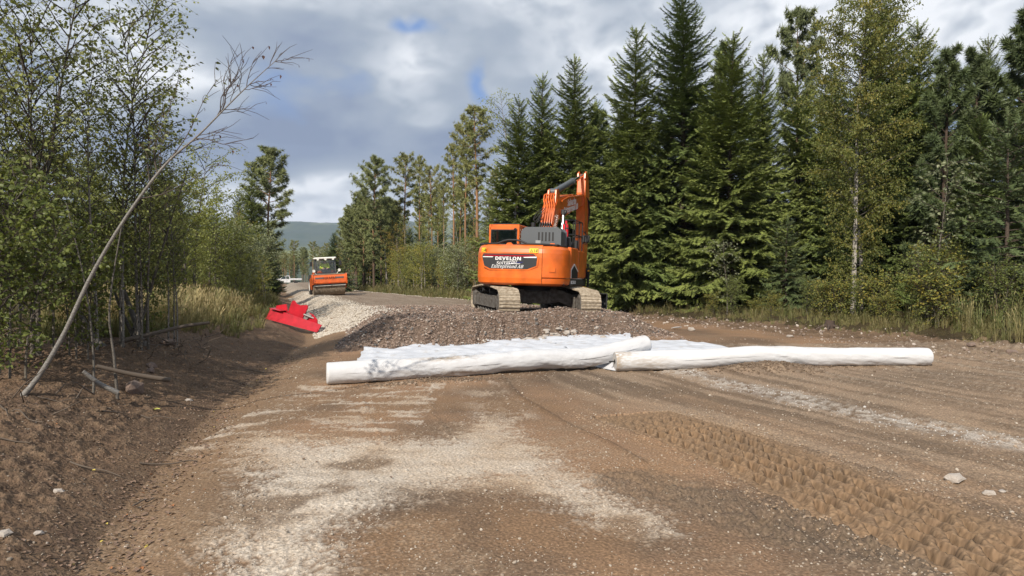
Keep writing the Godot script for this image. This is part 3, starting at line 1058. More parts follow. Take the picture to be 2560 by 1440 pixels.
func build_rolls() -> void:
	var cloth := white_cloth()
	var endm := mat(L(0.42, 0.41, 0.4), 0.9)
	# the folded, flattened roll on the left
	var l1: Array = []
	for q in [[-2.84, -10.86, 0.165], [-1.75, -11.22, 0.165], [-0.75, -11.62, 0.17], [0.3, -12.1, 0.205], [1.35, -12.62, 0.19], [2.5, -13.2, 0.185]]:
		var lift := lut([0.0, 1.2, 2.5], [0.0, 0.0, 0.2], clampf(q[0], 0.0, 2.5))
		l1.append(Vector3(q[0], gy(q[0], q[1]) + q[2] + lift, q[1]))
	var t1 := thing("geotextile_roll", "long white fabric roll, sagging and half flattened, nearest the camera with loose sheet behind it", "fabric roll")
	part(t1, "roll", roll_mesh(l1, [0.168, 0.163, 0.165, 0.178, 0.168], [1.0, 1.0, 0.94, 0.9, 0.98], 1.7, 51, [[0.33, 0.1, 1.2, 0.5, 0.95], [0.4, 0.08, 2.4, 0.5, 0.5], [0.97, 0.05, 1.9, 0.7, 0.8], [0.36, 0.1, -0.6, 0.3, 0.7]], 0.35), cloth)
	var mb := MB.new()
	disc(mb, l1[0] + Vector3(0.004, 0, -0.001), (l1[0] - l1[1]).normalized(), 0.157)
	part(t1, "roll_end", mb.mesh(), cloth_plain())
	mb = MB.new()
	disc(mb, l1[5] - Vector3(0.004, 0, -0.002), (l1[5] - l1[4]).normalized(), 0.157)
	part(t1, "roll_end", mb.mesh(), cloth_plain())
	part(t1, "sheet", laid_sheet(Vector2(-2.55, -10.98), Vector2(2.35, -13.3), Vector2(3.2, -19.5), Vector2(-3.45, -17.2), 61, 0.022, 1.0), cloth)
	# the second roll, tight, with its core showing
	var l2: Array = []
	for q in [[1.80, -12.42, 0.15], [3.1, -12.55, 0.165], [4.4, -12.7, 0.175], [5.6, -12.85, 0.16], [6.7, -12.97, 0.155], [7.68, -13.08, 0.155]]:
		l2.append(Vector3(q[0], maxf(gy(q[0], q[1]), -0.06) + q[2], q[1]))
	l2[0].y += 0.02
	var t2 := thing("geotextile_roll", "long tight white fabric roll with its round end and core bar facing left", "fabric roll")
	part(t2, "roll", roll_mesh(l2, [0.168, 0.17, 0.172, 0.165, 0.16], [1.0, 0.98, 0.95, 0.97, 1.0], 1.3, 52, [[0.03, 0.05, 1.9, 1.6, 1.0], [0.1, 0.06, -0.3, 0.9, 0.55], [0.0, 0.03, 0.0, 3.0, 0.9], [0.45, 0.05, 1.2, 0.4, 0.3]], 0.5), cloth)
	var dir2: Vector3 = (l2[0] - l2[1]).normalized()
	mb = MB.new()
	disc(mb, l2[0] - dir2 * 0.004, dir2, 0.158)
	part(t2, "roll_end", mb.mesh(), endm)
	mb = MB.new()
	disc(mb, l2[5] + dir2 * 0.004, -dir2, 0.152)
	part(t2, "roll_end", mb.mesh(), endm)
	mb = MB.new()
	mb.cyl(l2[0] - dir2 * 0.1, l2[0] + dir2 * 0.1, 0.013, 8)
	mb.cyl(l2[0] - dir2 * 0.01, l2[0] + dir2 * 0.006, 0.035, 14)
	part(t2, "core_bar", mb.mesh(), mat(L(0.05, 0.048, 0.045), 0.5, 0.6))
	part(t2, "sheet", laid_sheet(Vector2(1.78, -12.6), Vector2(5.9, -12.95), Vector2(3.9, -16.3), Vector2(0.9, -15.6), 62, 0.04, 0.5), cloth)
	# flap hanging from its left end
	var P := PackedVector3Array()
	var C := PackedColorArray()
	for i in 24:
		for j in 12:
			var u := i / 23.0
			var v := j / 11.0
			var a := Vector3(1.17, 0.08, -13.35).lerp(l2[0] + Vector3(0.02, -0.165, 0.06), u)
			var b := Vector3(1.75, 0.22, -13.6).lerp(l2[0] + Vector3(0.05, -0.02, -0.17), u)
			var p := a.lerp(b, v)
			p.y -= 0.05 * sin(u * PI) * (1.0 - v)
			p.y = maxf(p.y, base_h(p.x, -p.z) + 0.012)
			P.append(p)
			C.append(Color(0.95, 0.96, 0.98))
	part(t2, "flap", grid_mesh(P, C, 24, 12), cloth)

func cloth_plain() -> StandardMaterial3D:
	return mat(L(0.7, 0.71, 0.73), 0.85)

# ---------------------------------------------------------------- excavator
func paint(c: Color, rough := 0.35) -> StandardMaterial3D:
	var m := mat(c, rough)
	m.clearcoat_enabled = true
	m.clearcoat = 0.35
	m.clearcoat_roughness = 0.2
	m.albedo_texture = noise_tex(FastNoiseLite.TYPE_SIMPLEX_SMOOTH, 0.012, 256, Color(0.8, 0.8, 0.82), Color(1, 1, 1), 6, 131)
	m.uv1_triplanar = true
	m.uv1_scale = Vector3(0.7, 0.7, 0.7)
	return m

# closed shell: plan outline pieces lofted over rows of (y, inset)
func loft(mb: MB, outline: PackedVector2Array, rows: Array, back: Vector2) -> void:
	var m := outline.size()
	var cen := back
	var rings := []
	for r in rows:
		var ring := PackedVector3Array()
		for i in m:
			var p := outline[i]
			var a := outline[maxi(i - 1, 0)]
			var b := outline[mini(i + 1, m - 1)]
			var e := (b - a).normalized()
			var nn := Vector2(-e.y, e.x)
			if nn.dot(p - cen) < 0.0:
				nn = -nn
			p -= nn * float(r[1])
			ring.append(Vector3(p.x, r[0], p.y))
		rings.append(ring)
	for k in rings.size() - 1:
		for i in m - 1:
			var o := Vector3(cen.x, 0, cen.y)
			var A: Vector3 = rings[k][i]
			var B: Vector3 = rings[k][i + 1]
			var Cc: Vector3 = rings[k + 1][i + 1]
			var D: Vector3 = rings[k + 1][i]
			# smooth round the plan, sharp between rows
			var dn := Vector3(0, 1, 0)
			var up := (D - A).normalized()
			var na := _ring_n(rings[k], i, up, o)
			var nb := _ring_n(rings[k], i + 1, up, o)
			mb.trin(A, B, Cc, na, nb, nb)
			mb.trin(A, Cc, D, na, nb, na)
	# lids and ends
	for k in [0, rings.size() - 1]:
		var cc := Vector3(cen.x, rows[k][0], cen.y)
		for i in m - 1:
			mb._tdir(rings[k][i], rings[k][i + 1], cc, Vector3.DOWN if k == 0 else Vector3.UP)
	for i in [0, m - 1]:
		for k in rings.size() - 1:
			var c0 := Vector3(cen.x, rows[k][0], cen.y)
			var c1 := Vector3(cen.x, rows[k + 1][0], cen.y)
			mb.tri(rings[k][i], rings[k + 1][i], c1)
			mb.tri(rings[k][i], c1, c0)

func _ring_n(ring: PackedVector3Array, i: int, up: Vector3, o: Vector3) -> Vector3:
	var m := ring.size()
	var e := (ring[mini(i + 1, m - 1)] - ring[maxi(i - 1, 0)]).normalized()
	var nn := e.cross(up).normalized()
	var w := ring[i] - o
	w.y = 0.0
	return nn if nn.dot(w) > 0.0 else -nn

func track_path(s: float) -> Array:   # place along the loop -> (z, y, angle of the outward normal)
	var pts := PackedVector2Array()
	for k in range(-9, 10):
		pts.append(Vector2(1.72 + 0.385 * cos(k * PI / 18.0), 0.43 + 0.385 * sin(k * PI / 18.0)))
	for k in range(0, 9):
		var u := k / 8.0
		pts.append(Vector2(lerpf(1.45, -1.45, u), 0.83 + 0.07 * sin(u * PI)))
	for k in range(9, 28):
		pts.append(Vector2(-1.72 + 0.385 * cos(k * PI / 18.0), 0.43 + 0.385 * sin(k * PI / 18.0)))
	pts.append(Vector2(-1.0, 0.035)); pts.append(Vector2(0, 0.03)); pts.append(Vector2(1.0, 0.035))
	var L0 := 0.0
	var n := pts.size()
	for i in n:
		L0 += pts[i].distance_to(pts[(i + 1) % n])
	var want := fposmod(s, 1.0) * L0
	for i in n:
		var a := pts[i]
		var b := pts[(i + 1) % n]
		var l := a.distance_to(b)
		if want <= l:
			var p := a.lerp(b, want / l)
			var e := (b - a) / l
			return [p, Vector2(e.y, -e.x), L0]
		want -= l
	return [pts[0], Vector2(1, 0), L0]

func build_excavator() -> void:
	var orange := paint(L(0.86, 0.175, 0.02), 0.36)
	var dark := mat(L(0.032, 0.034, 0.037), 0.55)
	var grey := mat(L(0.085, 0.095, 0.105), 0.5)
	var black := mat(L(0.014, 0.014, 0.015), 0.6)
	var frame_m := mat(L(0.17, 0.165, 0.155), 0.75)
	frame_m.albedo_texture = noise_tex(FastNoiseLite.TYPE_SIMPLEX_SMOOTH, 0.02, 256, Color(0.55, 0.5, 0.45), Color(1, 1, 1), 5, 71)
	frame_m.uv1_triplanar = true
	frame_m.uv1_scale = Vector3(1.3, 1.3, 1.3)
	var shoe_m := mat(L(0.58, 0.52, 0.42), 0.8)
	shoe_m.albedo_texture = noise_tex(FastNoiseLite.TYPE_SIMPLEX_SMOOTH, 0.03, 256, Color(0.55, 0.5, 0.45), Color(1, 1, 1), 5, 72)
	shoe_m.uv1_triplanar = true
	shoe_m.uv1_scale = Vector3(1.1, 2.0, 1.1)
	shoe_m.uv1_world_triplanar = true
	var chrome := mat(L(0.75, 0.76, 0.78), 0.12, 1.0)
	var glass := mat(Color(0.05, 0.09, 0.09, 0.45), 0.05)
	glass.transparency = BaseMaterial3D.TRANSPARENCY_ALPHA
	var yellow := mat(L(0.8, 0.42, 0.02), 0.5)
	var white := mat(L(0.8, 0.8, 0.8), 0.5)
	var red := mat(L(0.55, 0.02, 0.03), 0.35)

	var x0 := 0.58
	var d0 := 22.0
	var ex := thing("excavator", "orange crawler excavator with black rear panel standing on the brown gravel, seen from behind", "excavator", Vector3(x0, 0.44, -d0))
	ex.rotation.z = deg_to_rad(-1.5)
	var under := Transform3D(Basis(Vector3.UP, deg_to_rad(14.0)), Vector3())
	var upper := Transform3D(Basis(Vector3.UP, deg_to_rad(-17.0)), Vector3())

	# --- tracks
	var shoe := MB.new()
	var prof := PackedVector2Array([Vector2(-0.098, -0.012), Vector2(0.098, -0.012), Vector2(0.098, 0.006), Vector2(0.09, 0.03), Vector2(0.076, 0.03), Vector2(0.068, 0.006), Vector2(0.014, 0.006), Vector2(0.007, 0.024), Vector2(-0.007, 0.024), Vector2(-0.014, 0.006), Vector2(-0.066, 0.006), Vector2(-0.072, 0.022), Vector2(-0.086, 0.022), Vector2(-0.092, 0.004)])
	shoe.prism(prof, -0.3, 0.3, 0.0, Vector3(0, 0, 1), Vector3(0, 1, 0), Vector3(1, 0, 0))
	var shoe_mesh := shoe.mesh()
	var hole := MB.new()
	for hx in [-0.05, 0.05]:
		hole.box(Vector3(hx, 0.0075, 0.04), Vector3(0.055, 0.004, 0.03))
	var link_mesh := hole.mesh()
	for sd in [-1.0, 1.0]:
		var tr := Node3D.new()
		tr.name = "track"
		ex.add_child(tr, true)
		tr.transform = under * Transform3D(Basis(), Vector3(sd * 1.2, 0, 0))
		var Lp: float = track_path(0.0)[2]
		var count := 52
		for k in count:
			var q := track_path((k + 0.3) / count)
			var p: Vector2 = q[0]
			var nn: Vector2 = q[1]
			var up := Vector3(0, nn.y, nn.x)
			var fw := Vector3(1, 0, 0).cross(up).normalized()
			var s := part(tr, "track_shoe", shoe_mesh, shoe_m, Transform3D(Basis(Vector3(1, 0, 0), up, fw), Vector3(0, p.y, p.x)))
		var fr := MB.new()
		fr.box(Vector3(0, 0.44, 0), Vector3(0.36, 0.3, 2.7), 0.03)
		fr.prism(PackedVector2Array([Vector2(-1.3, 0.6), Vector2(1.3, 0.6), Vector2(1.45, 0.52), Vector2(1.45, 0.3), Vector2(-1.45, 0.3), Vector2(-1.45, 0.52)]), 0.14, 0.26, 0.01, Vector3(0, 0, 1), Vector3(0, 1, 0), Vector3(sd, 0, 0))
		fr.box(Vector3(sd * 0.22, 0.28, 0), Vector3(0.14, 0.03, 2.75), 0.008)
		for zz in [-0.85, 0.0, 0.85]:
			fr.box(Vector3(sd * 0.265, 0.46, zz), Vector3(0.02, 0.17, 0.1), 0.006, Basis(Vector3.RIGHT, 0.5))
		fr.box(Vector3(sd * 0.24, 0.45, -1.62), Vector3(0.12, 0.46, 0.34), 0.03)
		fr.box(Vector3(-sd * 0.2, 0.45, 0.0), Vector3(0.06, 0.34, 2.5), 0.02)
		part(tr, "track_frame", fr.mesh(), frame_m)
		for zz in [-1.72, 1.72]:
			var wl := MB.new()
			wl.lathe_x(Vector3(0, 0.43, zz), [Vector2(-0.27, 0.0), Vector2(-0.27, 0.2), Vector2(-0.22, 0.3), Vector2(-0.1, 0.3), Vector2(-0.08, 0.345), Vector2(0.08, 0.345), Vector2(0.1, 0.3), Vector2(0.22, 0.3), Vector2(0.27, 0.2), Vector2(0.27, 0.0)], 28)
			part(tr, "sprocket" if zz > 0.0 else "idler", wl.mesh(), frame_m)
		for k in 7:
			var rl := MB.new()
			rl.lathe_x(Vector3(0, 0.16, -1.2 + k * 0.4), [Vector2(-0.24, 0), Vector2(-0.24, 0.06), Vector2(-0.15, 0.07), Vector2(-0.15, 0.1), Vector2(0.15, 0.1), Vector2(0.15, 0.07), Vector2(0.24, 0.06), Vector2(0.24, 0)], 14)
			part(tr, "track_roller", rl.mesh(), frame_m)
		for zz in [-0.5, 0.55]:
			var cr := MB.new()
			cr.lathe_x(Vector3(0, 0.75, zz), [Vector2(-0.24, 0), Vector2(-0.24, 0.07), Vector2(0.24, 0.07), Vector2(0.24, 0)], 14)
			part(tr, "carrier_roller", cr.mesh(), black)
		var ch := MB.new()
		for k in count:
			var q := track_path((k + 0.8) / count)
			var p: Vector2 = q[0] - q[1] * 0.05
			ch.box(Vector3(0.09, p.y, p.x), Vector3(0.045, 0.075, 0.15), 0.0, Basis(Vector3.RIGHT, atan2(q[1].x, q[1].y)))
			ch.box(Vector3(-0.09, p.y, p.x), Vector3(0.045, 0.075, 0.15), 0.0, Basis(Vector3.RIGHT, atan2(q[1].x, q[1].y)))
		part(tr, "track_chain", ch.mesh(), black)
	# --- centre frame
	var cf := MB.new()
	cf.box(Vector3(0, 0.62, 0), Vector3(1.25, 0.32, 1.35), 0.04)
	for sx in [-1.0, 1.0]:
		for sz in [-1.0, 1.0]:
			var a := Vector3(sx * 0.5, 0, sz * 0.52)
			cf.prism(PackedVector2Array([Vector2(0.0, 0.8), Vector2(0.3, 0.78), Vector2(0.72, 0.62), Vector2(0.72, 0.3), Vector2(0.3, 0.46), Vector2(0.0, 0.48)]), -0.16, 0.16, 0.02, Vector3(sx, 0, sz * 0.55).normalized(), Vector3.UP, Vector3(-sx * sz * 0.55, 0, 1).normalized(), a)
	part(ex, "centre_frame", cf.mesh(), frame_m, under)
	var fl := MB.new()
	fl.prism(PackedVector2Array([Vector2(-0.62, 0.44), Vector2(-0.5, 0.62), Vector2(0.5, 0.62), Vector2(0.62, 0.44), Vector2(0.3, 0.40), Vector2(-0.3, 0.4)]), 0.0, 0.03, 0.008, Vector3(1, 0, 0), Vector3.UP, Vector3(0, 0, 1), Vector3(0, 0, 0.69))
	part(ex, "frame_plate", fl.mesh(), frame_m, under)
	var ring := MB.new()
	ring.xf = Transform3D(Basis(Vector3(0, 1, 0), Vector3(-1, 0, 0), Vector3(0, 0, 1)), Vector3())
	ring.lathe_x(Vector3(), [Vector2(0.76, 0.0), Vector2(0.76, 0.62), Vector2(0.96, 0.62), Vector2(0.96, 0.0)], 36)
	part(ex, "slewing_ring", ring.mesh(), black)

	# --- upper structure
	var deck := MB.new()
	deck.box(Vector3(0, 1.02, -0.25), Vector3(2.62, 0.14, 3.0), 0.02)
	deck.box(Vector3(0.2, 1.2, -1.0), Vector3(1.0, 0.5, 1.0), 0.03)
	part(ex, "deck", deck.mesh(), black, upper)
	var out_l := PackedVector2Array([Vector2(-1.40, 0.62), Vector2(-1.40, 0.85), Vector2(-1.37, 1.1), Vector2(-1.29, 1.35), Vector2(-1.16, 1.55), Vector2(-0.98, 1.67), Vector2(-0.8, 1.715), Vector2(-0.4, 1.735), Vector2(0.0, 1.74), Vector2(0.4, 1.735), Vector2(0.76, 1.72)])
	var rows := [[0.93, 0.16], [0.97, 0.05], [1.0, 0.02], [1.06, 0.012], [1.14, 0.0], [1.72, 0.0], [1.86, 0.006], [1.98, 0.03], [2.06, 0.075], [2.10, 0.15]]
	var cw := MB.new()
	loft(cw, out_l, rows, Vector2(-0.2, 0.62))
	part(ex, "counterweight", cw.mesh(), orange, upper)
	var out_r := PackedVector2Array([Vector2(0.775, 1.72), Vector2(0.95, 1.69), Vector2(1.12, 1.58), Vector2(1.26, 1.4), Vector2(1.345, 1.18), Vector2(1.385, 0.95), Vector2(1.39, 0.80)])
	var rows_r := [[1.16, 0.02], [1.18, 0.0], [1.72, 0.0], [1.86, 0.006], [1.98, 0.03], [2.05, 0.08], [2.07, 0.14]]
	var rd := MB.new()
	loft(rd, out_r, rows_r, Vector2(0.78, 0.80))
	var rdoor := part(ex, "engine_door", rd.mesh(), orange, upper)
	var low := MB.new()
	loft(low, out_r, [[0.93, 0.16], [0.97, 0.05], [1.0, 0.02], [1.06, 0.01], [1.145, 0.0]], Vector2(0.78, 0.80))
	part(ex, "counterweight_corner", low.mesh(), orange, upper)
	var latch := MB.new()
	latch.prism(PackedVector2Array([Vector2(-0.09, -0.07), Vector2(0.09, -0.07), Vector2(0.09, 0.07), Vector2(-0.09, 0.07)]), 0, 0.006, 0.002, Vector3(0.85, 0, -0.53), Vector3.UP, Vector3(0.53, 0, 0.85), Vector3(1.045, 1.40, 1.645))
	part(rdoor, "latch", latch.mesh(), orange)
	# right side panels
	var sp := MB.new()
	sp.box(Vector3(1.33, 1.62, 0.25), Vector3(0.13, 0.92, 1.06), 0.03)
	part(ex, "side_door", sp.mesh(), orange, upper)
	sp = MB.new()
	sp.box(Vector3(1.33, 1.6, -0.83), Vector3(0.13, 0.86, 1.04), 0.03)
	part(ex, "side_door", sp.mesh(), orange, upper)
	sp = MB.new()
	sp.box(Vector3(1.32, 1.05, -0.2), Vector3(0.14, 0.2, 2.0), 0.02)
	part(ex, "side_skirt", sp.mesh(), dark, upper)
	sp = MB.new()
	sp.prism(PackedVector2Array([Vector2(-0.7, 1.17), Vector2(-0.7, 1.4), Vector2(-0.32, 1.55), Vector2(0.2, 1.36), Vector2(0.2, 1.17)]), 0, 0.008, 0.0, Vector3(0, 0, -1), Vector3.UP, Vector3(1, 0, 0), Vector3(1.397, 0, 0))
	part(ex, "side_decal", sp.mesh(), black, upper)
	sp = MB.new()
	for e in [[Vector2(-0.74, 1.17), Vector2(-0.74, 1.42)], [Vector2(-0.74, 1.42), Vector2(-0.32, 1.59)], [Vector2(-0.32, 1.59), Vector2(0.24, 1.38)]]:
		var a: Vector2 = e[0]
		var b: Vector2 = e[1]
		var dd := (b - a).normalized()
		var nn := Vector2(-dd.y, dd.x) * 0.018
		sp.prism(PackedVector2Array([a - nn, b - nn, b + nn, a + nn]), 0, 0.012, 0.0, Vector3(0, 0, -1), Vector3.UP, Vector3(1, 0, 0), Vector3(1.397, 0, 0))
	part(ex, "side_stripe", sp.mesh(), white, upper)
	# rear panel, recessed frame and lettering
	var zp := 1.744
	var pan := PackedVector2Array([Vector2(-0.98, 1.83), Vector2(0.52, 1.83), Vector2(0.63, 1.74), Vector2(0.6, 1.5), Vector2(0.34, 1.40), Vector2(-0.78, 1.40), Vector2(-0.95, 1.48), Vector2(-1.02, 1.74)])
	var rim := PackedVector2Array()
	for q in pan:
		rim.append(Vector2(-0.2, 1.61) + (q - Vector2(-0.2, 1.61)) * Vector2(1.045, 1.13))
	var rb := MB.new()
	rb.prism(rim, 1.66, 1.748, 0.012, Vector3(1, 0, 0), Vector3.UP, Vector3(0, 0, 1))
	part(ex, "panel_frame", rb.mesh(), orange, upper)
	rb = MB.new()
	rb.prism(pan, 1.70, 1.753, 0.003, Vector3(1, 0, 0), Vector3.UP, Vector3(0, 0, 1))
	var panel := part(ex, "rear_panel", rb.mesh(), mat(L(0.028, 0.03, 0.033), 0.4), upper)
	zp = 1.7545
	rb = MB.new()
	rb.prism(PackedVector2Array([Vector2(-0.93, 1.752), Vector2(-0.96, 1.795), Vector2(0.54, 1.795), Vector2(0.5, 1.752)]), 0, 0.004, 0.001, Vector3(1, 0, 0), Vector3.UP, Vector3(0, 0, 1), Vector3(0, 0, zp))
	part(panel, "red_reflector", rb.mesh(), mat(L(0.28, 0.008, 0.02), 0.25))
	for pp in [PackedVector2Array([Vector2(-1.0, 1.745), Vector2(-0.68, 1.745), Vector2(-0.7, 1.722), Vector2(-1.0, 1.722)]), PackedVector2Array([Vector2(0.22, 1.745), Vector2(0.61, 1.76), Vector2(0.61, 1.722), Vector2(0.24, 1.722)])]:
		rb = MB.new()
		rb.prism(pp, 0, 0.005, 0.0, Vector3(1, 0, 0), Vector3.UP, Vector3(0, 0, 1), Vector3(0, 0, zp))
		part(panel, "white_stripe", rb.mesh(), white)
	var tx := part(panel, "lettering", text_mesh("DEVELON", "Droid Sans", true, 0.098, 0.006, 0.0, 1.32), white, Transform3D(Basis(), Vector3(-0.235, 1.695, zp)))
	tx = part(panel, "lettering", text_mesh("Solvarbo", "Droid Serif", false, 0.098, 0.006, 0.34, 1.1), white, Transform3D(Basis(Vector3(0, 0, 1), 0.1), Vector3(-0.27, 1.586, zp + 0.003)))
	tx = part(panel, "lettering", text_mesh("Entreprenad AB", "Droid Serif", false, 0.09, 0.006, 0.34, 1.02), white, Transform3D(Basis(), Vector3(-0.25, 1.465, zp)))
	rb = MB.new()
	rb.prism(PackedVector2Array([Vector2(-0.42, 1.505), Vector2(-0.1, 1.56), Vector2(0.17, 1.57), Vector2(0.24, 1.605), Vector2(0.05, 1.60), Vector2(-0.15, 1.575)]), 0, 0.002, 0.0, Vector3(1, 0, 0), Vector3.UP, Vector3(0, 0, 1), Vector3(0, 0, zp))
	part(panel, "blue_swoosh", rb.mesh(), mat(L(0.02, 0.022, 0.12), 0.4))
	rb = MB.new()
	rb.prism(PackedVector2Array([Vector2(-0.4, 1.505), Vector2(-0.1, 1.54), Vector2(0.13, 1.54), Vector2(0.13, 1.555), Vector2(-0.12, 1.556)]), 0, 0.005, 0.0, Vector3(1, 0, 0), Vector3.UP, Vector3(0, 0, 1), Vector3(0, 0, zp))
	part(panel, "white_swoosh", rb.mesh(), white)
	tx = part(ex, "lettering", text_mesh("DX 255LCR", "Droid Sans", true, 0.095, 0.006, 0.0, 1.1), white, upper * Transform3D(Basis(Vector3.UP, PI / 2), Vector3(1.393, 1.05, 0.36)))
	# warning stickers
	for st in [[-1.0, 0.15], [0.52, 0.26]]:
		rb = MB.new()
		var stx: float = st[0]
		var stw: float = st[1]
		rb.box(Vector3(), Vector3(stw, 0.13, 0.004), 0.001)
		var zz := 1.735 if stx > 0.0 else 1.69
		var sk := part(ex, "warning_sticker", rb.mesh(), mat(L(0.8, 0.58, 0.02), 0.4), upper * Transform3D(Basis(Vector3.UP, 0.0 if stx > 0.0 else -0.32) * Basis(Vector3.RIGHT, -0.1), Vector3(stx, 1.93, zz)))
		rb = MB.new()
		rb.prism(PackedVector2Array([Vector2(-stw * 0.42, -0.045), Vector2(-stw * 0.08, -0.045), Vector2(-stw * 0.25, 0.045)]), 0.002, 0.006, 0.0, Vector3(1, 0, 0), Vector3.UP, Vector3(0, 0, 1))
		rb.box(Vector3(stw * 0.06, 0, 0.004), Vector3(0.012, 0.09, 0.004))
		rb.box(Vector3(stw * 0.2, -0.012, 0.004), Vector3(stw * 0.22, 0.014, 0.004))
		rb.box(Vector3(stw * 0.36, 0, 0.004), Vector3(0.028, 0.09, 0.004))
		part(sk, "pictogram", rb.mesh(), black)
		rb = MB.new()
		rb.prism(PackedVector2Array([Vector2(-stw * 0.34, -0.034), Vector2(-stw * 0.16, -0.034), Vector2(-stw * 0.25, 0.016)]), 0.006, 0.0075, 0.0, Vector3(1, 0, 0), Vector3.UP, Vector3(0, 0, 1))
		part(sk, "triangle", rb.mesh(), mat(L(0.8, 0.58, 0.02), 0.4))
	# top rail with dark rubber edge, hump behind the cab
	var rail := MB.new()
	rail.tube(PackedVector3Array([Vector3(-1.32, 2.11, 0.75), Vector3(-1.28, 2.12, 1.2), Vector3(-1.0, 2.12, 1.5), Vector3(-0.62, 2.13, 1.57), Vector3(-0.45, 2.2, 1.58), Vector3(-0.3, 2.235, 1.58), Vector3(-0.05, 2.235, 1.58), Vector3(0.1, 2.2, 1.58), Vector3(0.28, 2.13, 1.58), Vector3(0.75, 2.12, 1.57), Vector3(1.1, 2.1, 1.35), Vector3(1.28, 2.09, 0.95)]), PackedFloat32Array([0.028, 0.03, 0.03, 0.03, 0.03, 0.03, 0.03, 0.03, 0.03, 0.03, 0.03, 0.028]), 8)
	rail.box(Vector3(0.0, 2.11, 1.05), Vector3(2.3, 0.05, 0.8), 0.015)
	part(ex, "top_rail", rail.mesh(), black, upper)
	for hx in [-0.28, 0.95]:
		var hk := MB.new()
		hk.prism(PackedVector2Array([Vector2(-0.09, 0), Vector2(-0.05, 0.05), Vector2(0.05, 0.05), Vector2(0.09, 0)]), -0.03, 0.03, 0.006, Vector3(1, 0, 0), Vector3.UP, Vector3(0, 0, 1), Vector3(hx, 2.11, 1.5 if hx < 0.0 else 1.3))
		part(ex, "lifting_eye", hk.mesh(), orange, upper)
	# engine hood with slots
	var hood := MB.new()
	hood.prism(PackedVector2Array([Vector2(0.02, 2.1), Vector2(0.02, 2.5), Vector2(0.12, 2.6), Vector2(1.06, 2.6), Vector2(1.14, 2.52), Vector2(1.14, 2.1)]), 0.45, 1.22, 0.04, Vector3(1, 0, 0), Vector3.UP, Vector3(0, 0, 1))
	var hd := part(ex, "engine_hood", hood.mesh(), grey, upper)
	for k in 5:
		var sl := MB.new()
		sl.box(Vector3(0.52 + k * 0.105, 2.36, 1.2215), Vector3(0.05, 0.26, 0.006), 0.0)
		sl.box(Vector3(0.50 + k * 0.105, 2.575, 1.19), Vector3(0.045, 0.03, 0.03), 0.0, Basis(Vector3.RIGHT, 0.78))
		part(hd, "air_slot", sl.mesh(), black)
	var lab := MB.new()
	lab.box(Vector3(0.5, 2.2, 1.2255), Vector3(0.15, 0.1, 0.006), 0.001)
	part(hd, "plate_label", lab.mesh(), mat(L(0.3, 0.31, 0.32), 0.4))
	# --- cab
	var cab := MB.new()
	cab.box(Vector3(-0.86, 1.42, -0.55), Vector3(0.98, 0.68, 1.6), 0.04)
	cab.box(Vector3(-0.86, 2.74, -0.6), Vector3(0.96, 0.1, 1.6), 0.035)
	for cx in [-1.31, -0.41]:
		cab.box(Vector3(cx, 2.26, 0.2), Vector3(0.09, 1.05, 0.09), 0.02)
		cab.box(Vector3(cx, 2.22, -0.5), Vector3(0.06, 1.0, 0.07), 0.02)
		cab.box(Vector3(cx, 2.22, -1.28), Vector3(0.07, 1.05, 0.07), 0.02, Basis(Vector3.RIGHT, 0.12))
	cab.box(Vector3(-0.4, 2.3, 0.02), Vector3(0.06, 0.95, 0.34), 0.02)
	cab.box(Vector3(-0.86, 1.95, 0.2), Vector3(0.9, 0.4, 0.07), 0.02)
	cab.box(Vector3(-0.86, 2.66, 0.21), Vector3(0.95, 0.12, 0.07), 0.02)
	var cabn := part(ex, "cab", cab.mesh(), orange, upper)
	var gl := MB.new()
	gl.box(Vector3(-0.86, 2.36, 0.235), Vector3(0.8, 0.5, 0.006))
	part(cabn, "rear_window", gl.mesh(), glass)
	gl = MB.new()
	gl.box(Vector3(-1.32, 2.25, -0.55), Vector3(0.006, 0.9, 1.4))
	part(cabn, "side_window", gl.mesh(), glass)
	gl = MB.new()
	gl.box(Vector3(-0.4, 2.25, -0.6), Vector3(0.006, 0.9, 1.2))
	part(cabn, "side_window", gl.mesh(), glass)
	gl = MB.new()
	gl.box(Vector3(-0.86, 2.22, -1.34), Vector3(0.86, 0.96, 0.006), 0.0, Basis(Vector3.RIGHT, 0.12))
	part(cabn, "windscreen", gl.mesh(), glass)
	gl = MB.new()
	gl.box(Vector3(-0.86, 2.12, 0.242), Vector3(0.86, 0.03, 0.012), 0.004)
	gl.box(Vector3(-0.86, 2.615, 0.242), Vector3(0.86, 0.03, 0.012), 0.004)
	for cx in [-1.275, -0.445]:
		gl.box(Vector3(cx, 2.36, 0.242), Vector3(0.03, 0.5, 0.012), 0.004)
	part(cabn, "window_seal", gl.mesh(), black)
	gl = MB.new()
	gl.box(Vector3(-0.86, 1.95, -0.35), Vector3(0.5, 0.3, 0.5), 0.06)
	gl.box(Vector3(-0.86, 2.3, -0.12), Vector3(0.46, 0.55, 0.12), 0.05)
	gl.box(Vector3(-0.86, 2.64, -0.1), Vector3(0.28, 0.16, 0.09), 0.04)
	part(cabn, "seat", gl.mesh(), black)
	gl = MB.new()
	gl.box(Vector3(-0.86, 2.81, -0.3), Vector3(0.8, 0.03, 0.9), 0.01)
	gl.cyl(Vector3(-0.55, 2.78, 0.1), Vector3(-0.55, 3.35, 0.12), 0.006, 5)
	part(cabn, "roof_rack", gl.mesh(), black)
	gl = MB.new()
	gl.cyl(Vector3(-0.44, 2.6, 0.24), Vector3(-0.52, 2.66, 0.27), 0.03, 10)
	gl.cyl(Vector3(-0.47, 2.5, 0.24), Vector3(-0.47, 2.68, 0.24), 0.012, 6)
	part(cabn, "work_light", gl.mesh(), black)
